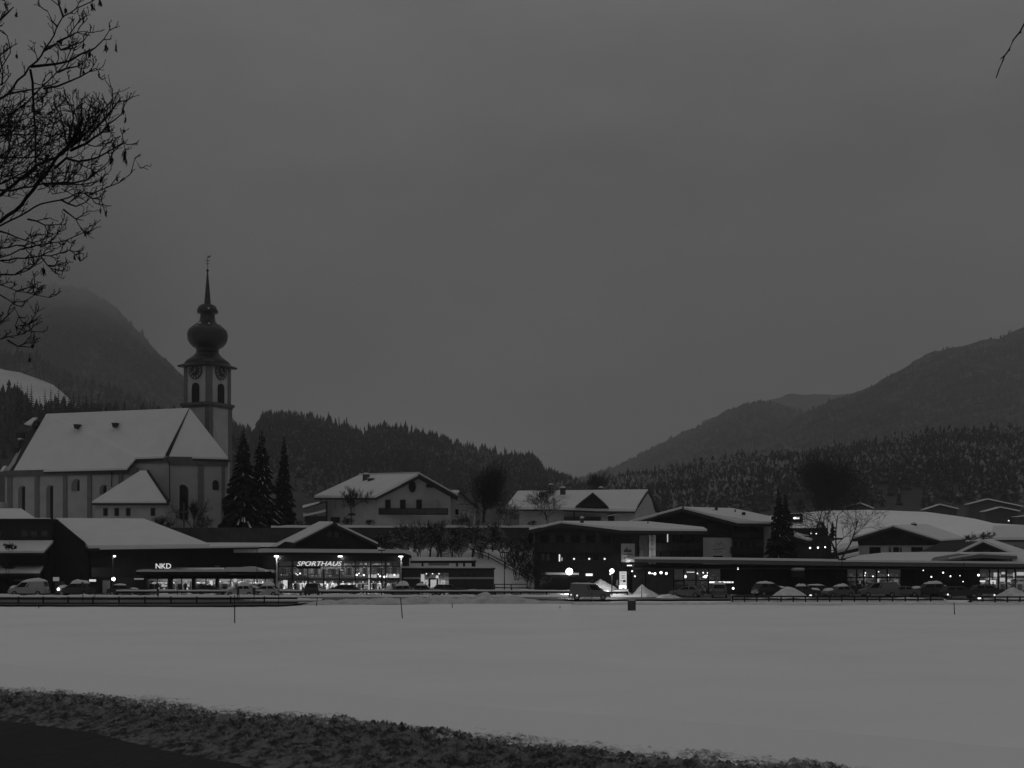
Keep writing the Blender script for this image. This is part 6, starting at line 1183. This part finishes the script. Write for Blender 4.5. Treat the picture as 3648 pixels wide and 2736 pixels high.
conifer(2773, 1740, 2005, 206, 105, "left stem of the twin spruce beside the guest house", 4, "twin spruce by the guest house", .12, 1.2); conifer(2797, 1756, 2005, 207.5, 95, "right stem of the twin spruce, slightly lower", 5, "twin spruce by the guest house", .14, 1.2)
for i, (px, pt, pb, wp) in enumerate(((2912, 1866, 1905, 18), (2934, 1858, 1905, 20), (2966, 1860, 1908, 22))): conifer(px, pt, pb, 236, wp, "%s of three little dark spruces above the tavern roof" % ("leftmost", "middle", "rightmost")[i], 30+i, "little spruces above the tavern", 0, 2)
G3 = "spruces against the hillside meadow"
for i, (px, pt, wp) in enumerate(((62, 1352, 24), (75, 1362, 26), (98, 1372, 22), (112, 1366, 24), (142, 1450-40, 22), (160, 1382, 20), (181, 1377, 20), (208, 1380, 24), (232, 1392, 22), (246, 1400, 26), (262, 1396, 26), (281, 1402, 24), (306, 1396, 26), (326, 1410, 24), (350, 1402, 26))):
    conifer(px, pt, 1500, 620, wp*1.25, "dark spruce against the hillside meadow, %s counted from the left edge" % ("first", "second", "third", "fourth", "fifth", "sixth", "seventh", "eighth", "ninth", "tenth", "eleventh", "twelfth", "thirteenth", "fourteenth", "fifteenth")[i], 50+i, G3, .05, .35)
def bare_tree(px, pbase, ptop, wpx, D, label, seed, m=BARK, levels=4, forks=3, group=None, lean=0, stems=1, tr=.02, name="bare_tree", up=.35, density=1.0, z0=None):
    rr = random.Random(seed); x = gx(px, D); zb = gz(pbase, D) if z0 is None else z0; h = gz(ptop, D)-zb; rw = wpx/F*D/2; t = thing(name, label, "tree", (x, D, zb), group); T_ = MB(); Br = MB()
    def grow(p, d, L, r, lv):
        n_ = 4 if lv < 2 else 3; pts = [p]; rad = [r]; dd = d.copy()
        for i in range(n_):
            dd = (dd+Vector((rr.gauss(0, .14), rr.gauss(0, .14), rr.gauss(0, .1)+up*.12))).normalized(); pts.append(pts[-1]+dd*(L/n_)); rad.append(r*(1-.55*(i+1)/n_))
        (T_ if lv == 0 else Br).tube(pts, rad, 6 if lv == 0 else (4 if lv < 3 else 3), cap=lv == 0)
        if lv >= levels: return
        k = int((forks+(2 if lv > 0 else 3)+rr.random()*2)*density)
        for j in range(k):
            f = .35+.65*(j+rr.random())/k; i = min(int(f*n_), n_-1); b = pts[i]+(pts[i+1]-pts[i])*(f*n_-i); ax = (pts[i+1]-pts[i]).normalized(); a = rr.random()*6.283; s1 = ax.cross(Vector((.3, .5, .8))).normalized(); s2 = ax.cross(s1); sp = .55+.5*rr.random(); nd = (ax+(s1*math.cos(a)+s2*math.sin(a))*sp).normalized(); nd = Vector((nd.x*wf, nd.y*wf, nd.z)).normalized()
            grow(b, nd, L*(.45+.3*rr.random()), max(rad[i]*.55, .012 if D < 100 else .022), lv+1)
    wf = max(.5, min(1.6, rw*2/h*1.1))
    for s in range(stems):
        a = rr.random()*6.283; d = Vector((lean+(.35*math.cos(a) if stems > 1 else 0), .35*math.sin(a) if stems > 1 else 0, 1)).normalized(); grow(Vector((x+(s-(stems-1)/2)*.2, D, zb-.3)), d, h*(.52 if stems == 1 else .6), h*tr, 0)
    T_.build("trunk", m, t, smooth=True); Br.build("branches", m, t); return t
G2 = "snow-dusted orchard trees on the bank"
for i, (px, pb, pt, wp, sd) in enumerate(((1462, 1992, 1835, 130, 3), (1530, 1992, 1838, 120, 4), (1572, 1992, 1850, 90, 5), (1682, 2000, 1825, 150, 6), (1610, 1995, 1880, 60, 8), (1755, 1960, 1850, 80, 9))): bare_tree(px, pb, pt, wp, 207+i*.3, "snow-dusted orchard tree on the bank, %s from the left" % ("first", "second", "third", "fifth", "fourth", "sixth and smallest")[i], sd, BARKS, 4, 3, G2, tr=.028, density=1.15)
for i, (px, pb, pt, wp, D) in enumerate(((1490, 1990, 1900, 70, 206), (1556, 1995, 1890, 80, 208.5), (1640, 1995, 1905, 80, 206.5), (1715, 1990, 1895, 90, 209), (1795, 1985, 1900, 90, 208), (1852, 1990, 1905, 80, 206), (1900, 1985, 1890, 90, 209), (1440, 1965, 1895, 90, 206))): bare_tree(px, pb, pt, wp, D, "snow-dusted bush on the bank below the garden wall, %s from the left" % ("second", "third", "fourth", "fifth", "sixth", "seventh", "eighth", "first")[i], 90+i, BARKS, 3, 4, "snow-dusted bushes on the bank", stems=5, tr=.014, name="shrub")
for i, (px, pb, pt, wp, D) in enumerate(((1240, 1872, 1838, 120, 232), (1320, 1872, 1845, 90, 232), (1640, 1872, 1840, 120, 234), (1900, 1872, 1848, 150, 236), (1060, 1895, 1850, 130, 236))): bare_tree(px, pb, pt, wp, D, "dark garden bush behind the garden wall, %s from the left" % ("second", "third", "fourth", "fifth", "first")[i], 110+i, BARKS, 3, 4, "garden bushes behind the wall", stems=6, tr=.018, name="shrub")
bare_tree(1395, 1985, 1890, 110, 205, "bushy snow-dusted tree at the right end of the dark timber gable", 14, BARKS, 4, 4, stems=4, tr=.016)

def twig_mass(px, ptop, pbase, wpx, D, label, seed, m, k=1500, low=.35, z0=None, tw=.02):
    """a winter tree seen far off: trunk, limbs reaching into a rounded crown of fine twigs"""
    rr = random.Random(seed); x = gx(px, D); zb = gz(pbase, D) if z0 is None else z0; zt = gz(ptop, D); h = zt-zb; rw = wpx/F*D/2; t = thing("bare_tree", label, "tree", (x, D, zb))
    MB().tube([(x, D, zb-.5), (x+.1, D, zb+h*.3), (x-.1, D, zb+h*.6), (x, D, zb+h*.9)], [h*.02, h*.016, h*.01, .03], 7).build("trunk", BARK, t, smooth=True); L_ = MB()
    zc, hz_ = zb+h*(low+(1-low)/2), h*(1-low)/2; lob = [(rr.uniform(-.5, .5)*rw, rr.uniform(-.5, .5)*rw, zc-zb+rr.uniform(-.6, .6)*hz_, rr.uniform(.35, .6)) for _ in range(11)]
    for i in range(k):
        lx, ly, lz, lr = rr.choice(lob); v = Vector((rr.gauss(0, 1), rr.gauss(0, 1), rr.gauss(0, 1))); v.normalize(); v *= rr.random()**.4*lr
        p = Vector((x+lx+v.x*rw, D+ly+v.y*rw, zb+lz+v.z*hz_)); out = Vector((p.x-x, p.y-D, (p.z-(zb+h*.3))*.8)); out.normalize()
        d = (out+Vector((rr.gauss(0, .5), rr.gauss(0, .5), rr.gauss(.15, .4)))).normalized(); Lk_ = rw*(.12+.2*rr.random()); a_ = p-d*Lk_
        L_.tube([a_, a_+d*Lk_+Vector((0, 0, rr.gauss(0, .1)*Lk_)), a_+d*Lk_*1.8+Vector((0, 0, .3*Lk_))], [tw*1.6, tw, tw*.5], 3, cap=False)
    for i in range(16):
        lx, ly, lz, lr = rr.choice(lob); f = .2+.5*rr.random(); L_.tube([(x, D, zb+h*f*.8), (x+lx*.5, D+ly*.5, zb+(h*f*.8+lz)/2), (x+lx, D+ly, zb+lz+lr*hz_*.4)], [h*.008, h*.005, .03], 4)
    L_.build("branches", m, t); return t
SOFTB = mat("soft_bark", .02, .9, .3, 1)
twig_mass(1722, 1642, 1885, 185, 238, "broad dark round-crowned tree right of the white balcony house", 15, SOFTB, 1900, .2)
twig_mass(2965, 1610, 1850, 300, 345, "wide dark tree crown rising behind the crest of the smooth snow hill", 25, SOFTB, 2600, .1, tw=.03)
bare_tree(1812, 1880, 1778, 90, 235, "small bare tree before the long white house's snowy left roof end", 16, BARKS, 3, 4, stems=3, tr=.014); bare_tree(1955, 1880, 1735, 125, 240, "bushy bare tree covering the long white house's left half", 17, BARKS, 4, 3, stems=3, tr=.012, density=.8); bare_tree(1252, 1870, 1715, 60, 230, "slender bare birch before the white house's left wall", 18, BARK, 4, 3, tr=.012)
bare_tree(2988, 2003, 1700, 300, 200, "big bare many-stemmed tree behind the supermarket roof", 19, mat("grey_bark", .03, .9), 4, 2, stems=5, tr=.012, up=.2, density=.9); bare_tree(2050, 1730, 1665, 60, 330, "x", 1) if False else None
for i, (px, pb, pt, wp, D, lb) in enumerate(((3455, 1935, 1895, 60, 240, "pale twiggy shrub left of the small gable's peak"), (3520, 1930, 1888, 50, 238, "pale twiggy shrub right of the small gable's peak"), (690, 1890, 1780, 60, 228, "twiggy shrub against the choir wall under the lunette window"), (735, 1905, 1830, 70, 226, "low twiggy bush at the foot of the leftmost big spruce"), (620, 1905, 1860, 90, 222, "low dark bush below the wayside cross"), (575, 1895, 1835, 50, 224, "thin shrub before the annexe wall of the church"), (1880, 2100, 1975, 110, 192, "bare bush at the hotel's left corner, upper one"), (1915, 2095, 2010, 80, 190, "bare bush at the hotel's left corner, lower one"), (1840, 2060, 1950, 60, 200, "thin sapling beside the rail fence on the bank"), (40, 1960, 1925, 90, 179, "bare shrub before the upper lean-to roof at the far left"), (25, 2035, 1985, 80, 179, "bare shrub before the lower lean-to roof at the far left"))):
    bare_tree(px, pb, pt, wp, D, lb, 60+i, BARKS if i in (3, 4) else BARK, 3, 3, "shrubs", stems=4, tr=.012, name="shrub")
twig_mass(2135, 1668, 1760, 95, 420, "round dark tree crown above the long white house's roof ridge", 77, SOFTB, 900, .1, tw=.03)

# ------------------------------------------------------------------ near bare trees whose branches reach into the view
TWIG = mat("dark_bark", .012, .9, .3, 8); SEED = mat("seed_husk", .012, .9, .2, 6)
def near_tree():
    rr = random.Random(77); DT = 12.0; xt = gx(-1150, DT); zt0 = zg1(xt, DT)
    t = thing("bare_tree", "bare tree at upper left with dense upturned twigs and hanging seed clusters", "tree", (xt, DT, zt0))
    T_ = MB(); T_.tube([(xt, DT, zt0-.3), (xt+.05, DT+.05, zt0+1.5), (xt, DT+.1, 5.5), (xt-.05, DT, 8), (xt, DT, 11), (xt+.1, DT, 14)], [.34, .27, .23, .2, .14, .06], 10); T_.build("trunk", BARK, t, smooth=True)
    Lb = MB(); Tw = MB(); tips = []
    limbs = [
     (22, [(-1150, 1050), (-500, 600), (-200, 455), (0, 353), (22, 336), (108, 239), (163, 174), (203, 98), (224, 58), (275, 29), (322, 4), (380, -30)], 3),
     (11, [(108, 239), (159, 235), (203, 228), (246, 215), (289, 197), (336, 174), (369, 145), (390, 108)], 2.5),
     (9, [(160, 180), (203, 155), (217, 176), (260, 163), (297, 148), (322, 112)], 2.5),
     (8, [(203, 150), (246, 132), (275, 118), (300, 112)], 2), (9, [(224, 58), (213, 25), (205, -5), (200, -40)], 3), (7, [(203, 98), (185, 75), (170, 40)], 2),
     (15, [(-600, 900), (-200, 620), (22, 434), (72, 383), (119, 340), (155, 307), (203, 260), (231, 224), (253, 184), (262, 159)], 3),
     (8, [(155, 315), (203, 304), (246, 289), (286, 268), (318, 259), (340, 242), (352, 255)], 2.5),
     (9, [(203, 250), (240, 243), (275, 236), (297, 225)], 2), 
     (21, [(-1150, 1500), (-500, 1060), (-150, 860), (0, 789), (72, 731), (140, 650), (203, 563), (241, 524)], 11),
     (18, [(-400, 900), (0, 690), (70, 640), (130, 590), (195, 560), (241, 524)], 9),
     (13, [(241, 524), (270, 480), (289, 434), (293, 354)], 3), (11, [(253, 535), (307, 513), (361, 470), (383, 445), (434, 405), (441, 365)], 2.5), (9, [(241, 524), (255, 470), (262, 420), (255, 380), (232, 350)], 2.5),
     (9, [(250, 520), (290, 480), (315, 430), (318, 390), (330, 340)], 2.5), (9, [(250, 525), (310, 470), (340, 430), (365, 400), (372, 355)], 2.5), (8, [(300, 500), (345, 455), (395, 395), (420, 360), (436, 372)], 2.5), (8, [(240, 520), (225, 460), (215, 420), (205, 390)], 2.5),
     (10, [(200, 600), (235, 568), (282, 573), (325, 571), (380, 546), (416, 524), (439, 504), (446, 530)], 2.5),
     (9, [(200, 655), (260, 650), (310, 640), (345, 610), (375, 590), (398, 565)], 2.5), (8, [(150, 655), (230, 655), (290, 655), (345, 648), (395, 605)], 2),
     (17, [(-1150, 1700), (-500, 1150), (-150, 880), (0, 809), (72, 770), (145, 727), (217, 707), (299, 688), (367, 678), (424, 650), (463, 620), (480, 567), (500, 598)], 3),
     (8, [(217, 712), (270, 736), (309, 719), (330, 695)], 2.5), (7, [(227, 750), (270, 780), (297, 785)], 2), (7, [(100, 780), (160, 800), (215, 800), (233, 800)], 2), (7, [(299, 690), (330, 705), (360, 708), (375, 760)], 2), (9, [(0, 680), (80, 670), (150, 655), (230, 652)], 4),
     (12, [(-900, 1250), (-300, 1010), (0, 920), (72, 890), (145, 871), (236, 857), (294, 828), (320, 825)], 3), (9, [(-200, 960), (0, 929), (116, 915), (183, 910), (246, 893), (270, 905), (285, 930)], 2.5), (9, [(-200, 900), (0, 886), (116, 869), (170, 850), (210, 825)], 2.5), (7, [(0, 820), (60, 850), (120, 865)], 3), (6, [(150, 915), (170, 940), (180, 955)], 2),
     (10, [(-800, 850), (-300, 900), (0, 1011), (63, 1040), (125, 1052), (176, 1060)], 2.5), (8, [(-250, 1000), (0, 1050), (43, 1074), (87, 1074), (120, 1052), (150, 1032)], 2.5), (7, [(0, 980), (50, 978), (95, 970), (128, 938)], 2), (6, [(63, 1040), (110, 1020), (125, 1012)], 2),
     (11, [(-900, 1500), (-300, 1290), (0, 1209), (63, 1190), (101, 1180), (154, 1183)], 2.5), (7, [(29, 1209), (63, 1233), (116, 1238)], 2.5), (7, [(-200, 1230), (0, 1151), (53, 1098), (68, 1127), (55, 1160), (62, 1190)], 2.5), (6, [(68, 1160), (97, 1155), (122, 1137)], 2),
     (9, [(-400, 300), (0, 70), (25, 36), (14, 11)], 3), (10, [(-500, 600), (0, 253), (40, 181), (22, 127), (0, 110)], 3), (8, [(-300, 520), (0, 483), (119, 477), (192, 481), (230, 470)], 3), (9, [(110, 250), (119, 333), (125, 434), (127, 560), (140, 640)], 6),
     (8, [(-100, 720), (0, 600), (36, 530), (30, 470), (20, 420)], 3), (8, [(-50, 300), (5, 300), (10, 250), (0, 200)], 3), (8, [(-100, 480), (30, 440), (95, 420), (150, 430)], 3), (8, [(20, 340), (70, 330), (120, 318), (160, 308)], 3), (8, [(-100, 560), (50, 560), (130, 560), (180, 580)], 4), (10, [(-300, 760), (0, 655), (90, 610), (170, 520), (190, 440)], 3), (9, [(0, 70), (30, 45), (48, 25)], 3)]
    def dpt(k): return DT+.9*math.sin(k*2.1)+.3*math.sin(k*5.3)
    def put_path(mb, P, wa, wb, sides=5):       # P (px,py,D) with widths in photo pixels
        n_ = len(P); mb.tube([at(*p) for p in P], [(wa+(wb-wa)*i/(n_-1))*.5*p[2]/F for i, p in enumerate(P)], sides, cap=False)
    def twig(p, ang, L, wd, lv):
        n_ = 5 if lv == 1 else 3; P = [p]; a = ang
        for i in range(n_):
            a += (-1.45-a)*.13+rr.gauss(0, .2); P.append((P[-1][0]+math.cos(a)*L/n_, P[-1][1]+math.sin(a)*L/n_, P[-1][2]+rr.gauss(0, .07)*L/30))
        put_path(Tw, P, wd, wd*.6, 4 if lv == 1 else 3)
        if lv < 3:
            k = int(L/17)+1
            for j in range(k):
                i = min(n_-1, int((.3+.7*(j+rr.random())/k)*n_)); twig(P[i+1] if rr.random() < .5 else tuple((P[i][c]+P[i+1][c])/2 for c in range(3)), a+rr.choice((-1, 1))*(.4+.7*rr.random()), L*(.32+.3*rr.random()), max(3.0, wd*.74), lv+1)
        else:
            v = at(*P[-1]); Tw.ball((v.x, v.y, v.z), 2.1*P[-1][2]/F, 4, 3)
    for k, (wa, pts, wb) in enumerate(limbs):
        P = []
        for a, b in zip(pts, pts[1:]):
            m = max(1, int(math.dist(a, b)/28))
            for i in range(m): f = i/m; P.append((a[0]+(b[0]-a[0])*f+(rr.gauss(0, 2.2) if a[0] > -50 else 0), a[1]+(b[1]-a[1])*f+(rr.gauss(0, 2.2) if a[0] > -50 else 0), 0))
        P.append((pts[-1][0], pts[-1][1], 0)); n_ = len(P); P = [(p[0], p[1], DT+(dpt(k)-DT)*min(1, i/n_*2)) for i, p in enumerate(P)]
        put_path(Lb, P, wa, wb, 7)
        for i in range(1, n_):
            if P[i][0] < -220: continue
            d = math.atan2(P[i][1]-P[i-1][1], P[i][0]-P[i-1][0]); f = i/n_
            for _ in range(2 if wa < 16 else 1):
                if rr.random() < .55: twig(P[i], d+rr.choice((-1, -1, 1))*(.45+.55*rr.random()), (26+48*rr.random())*(1.2-.65*f), 4.6, 2 if rr.random() < .6 else 1)
    for _ in range(15):       # dense fan of upright shoots
        x = 225+190*rr.random(); y = 540-.55*(x-225)+rr.gauss(0, 12); twig((x, y, DT+rr.gauss(0, .4)), -1.25+rr.gauss(0, .3), 70+80*rr.random(), 5.0, 2)
    for _ in range(120):
        x = -60+300*rr.random(); y = 380+330*rr.random(); twig((x, y, DT+rr.gauss(0, .7)), -.6+rr.gauss(0, .8), 40+60*rr.random(), 4.2, 2)
    Lb.build("limbs", TWIG, t, smooth=True); Tw.build("twigs", TWIG, t)
    for px, py, L, wd in ((330, 8, 32, 16), (356, -6, 30, 18), (379, 155, 30, 17), (413, 150, 38, 7), (319, 180, 28, 15), (148, 340, 26, 12), (215, 140, 22, 13), (297, 148, 26, 10), (280, 220, 20, 9), (298, 248, 18, 10), (385, 440, 34, 20), (439, 385, 26, 12), (447, 415, 24, 8), (441, 460, 14, 12), (396, 555, 36, 18), (405, 512, 18, 12), (444, 525, 62, 17), (334, 610, 24, 16), (361, 625, 28, 18), (417, 628, 20, 8), (303, 818, 26, 14), (314, 820, 18, 10), (155, 950, 34, 20), (283, 905, 28, 8), (378, 745, 28, 7), (358, 740, 22, 5), (84, 440, 22, 12), (197, 950, 28, 5), (265, 905, 24, 7), (58, 40, 24, 8), (232, 25, 26, 14), (352, 258, 22, 5), (105, 1270, 22, 9), (115, 1225, 18, 10), (60, 190, 20, 9), (350, 380, 24, 12)):
        m = MB(); D = DT+rr.gauss(0, .3); v0 = at(px, py-10, D); sc = D/F
        m.tube([v0, at(px, py+L*.2, D)], .8*sc, 4)
        for _ in range(int(8+wd*.9)):
            s0 = rr.random()*.55; b = Vector((v0.x+rr.gauss(0, wd*.13)*sc, D+rr.gauss(0, wd*.2)*sc, v0.z-(10+L*s0)*sc)); e = b+Vector((rr.gauss(0, wd*.26)*sc, rr.gauss(0, wd*.2)*sc, -(L*(.35+.3*rr.random()))*sc)); hw = Vector((rr.choice((-1, 1))*1.9*sc, rr.gauss(0, 1)*sc, 0)); mid = (b+e)*.5
            m.add([b, mid+hw, e, mid-hw, mid+Vector((0, .7*sc, 0))], [(0, 1, 4), (1, 2, 4), (2, 3, 4), (3, 0, 4)])
        m.build("seed_cluster", SEED, t)
near_tree()
def right_tree():
    D = 8.0; xt = gx(5100, D); z0 = zg1(xt, D); t = thing("bare_tree", "tree beyond the right edge with one bare drooping twig in the sky", "tree", (xt, D, z0))
    MB().tube([(xt, D, z0-.3), (xt-.05, D, 5), (xt+.1, D+.1, 8), (xt+.1, D+.2, 11)], [.22, .18, .13, .04], 9).build("trunk", BARK, t, smooth=True)
    P = [(5100, -400), (4500, -420), (4050, -300), (3800, -100), (3700, 20), (3648, 86), (3634, 113), (3610, 142), (3595, 177), (3578, 200), (3572, 218), (3560, 245), (3549, 277)]; W = [40, 26, 18, 10, 8, 6, 6, 5.5, 5.5, 5.5, 5, 4.5, 3.5]
    m = MB().tube([at(x, y, D+.15*math.sin(i)) for i, (x, y) in enumerate(P)], [w_*.5*D/F for w_ in W], 6)
    for x, y, r in ((3635, 115, 4.5), (3595, 178, 4.2), (3576, 202, 4.2)): v = at(x, y, D); m.ball((v.x, v.y, v.z), r*D/F, 6, 4)
    m.tube([at(3577, 201, D), at(3570, 205, D), at(3564, 210, D)], [2.4*D/F, 2*D/F, 1.5*D/F], 4)
    for a, b in (((4050, -300), (3990, -180)), ((4500, -420), (4400, -250)), ((3800, -100), (3770, -170))): m.tube([at(*a, D), at(*b, D)], [5*D/F, 2*D/F], 5)
    m.build("limbs", TWIG, t)
right_tree()

# ------------------------------------------------------------------ haze
hz = MB().box(-7500, 7500, -300, 9800, -4, 900); hm = bpy.data.materials.new("haze"); hm.use_nodes = True; t = hm.node_tree; t.nodes.clear()
o = t.nodes.new("ShaderNodeOutputMaterial"); v = t.nodes.new("ShaderNodeVolumePrincipled"); v.inputs["Color"].default_value = (.9, .9, .9, 1); v.inputs["Density"].default_value = .00012; v.inputs["Anisotropy"].default_value = 0
t.links.new(v.outputs[0], o.inputs["Volume"]); hz.build("haze", hm, kind="stuff", label="thin winter haze filling the valley", cat="haze")

def cloud():
    x0, x1, y0, y1, z0, z1 = -2300.0, -560.0, 2300.0, 3600.0, 470.0, 1150.0
    m = bpy.data.materials.new("low_cloud"); m.use_nodes = True; t = m.node_tree; t.nodes.clear(); N = t.nodes.new; Lk = t.links.new
    o = N("ShaderNodeOutputMaterial"); v = N("ShaderNodeVolumePrincipled"); v.inputs["Color"].default_value = (.92, .92, .92, 1)
    g = N("ShaderNodeTexCoord"); s_ = N("ShaderNodeSeparateXYZ"); Lk(g.outputs["Generated"], s_.inputs[0])
    def ramp(sock, a, b):
        r = N("ShaderNodeMapRange"); r.interpolation_type = 'SMOOTHSTEP'; Lk(sock, r.inputs[0]); r.inputs[1].default_value = a; r.inputs[2].default_value = b; return r.outputs[0]
    def mul(a, b):
        q_ = N("ShaderNodeMath"); q_.operation = 'MULTIPLY'; Lk(a, q_.inputs[0])
        if isinstance(b, float): q_.inputs[1].default_value = b
        else: Lk(b, q_.inputs[1])
        return q_.outputs[0]
    nz_ = N("ShaderNodeTexNoise"); nz_.inputs["Scale"].default_value = .004; nz_.inputs["Detail"].default_value = 4; Lk(g.outputs["Object"], nz_.inputs["Vector"])
    d = mul(mul(ramp(s_.outputs[2], .0, .42), ramp(s_.outputs[2], 1.0, .75)), mul(ramp(s_.outputs[0], 1.0, .62), ramp(s_.outputs[0], 0.0, .2)))
    d = mul(mul(d, ramp(nz_.outputs[0], .2, .75)), mul(ramp(s_.outputs[1], 0.0, .2), .0055)); Lk(d, v.inputs["Density"]); Lk(v.outputs[0], o.inputs["Volume"])
    MB().box(x0, x1, y0, y1, z0, z1).build("cloud", m, kind="stuff", label="low cloud swallowing the top of the left mountain", cat="cloud")
cloud()
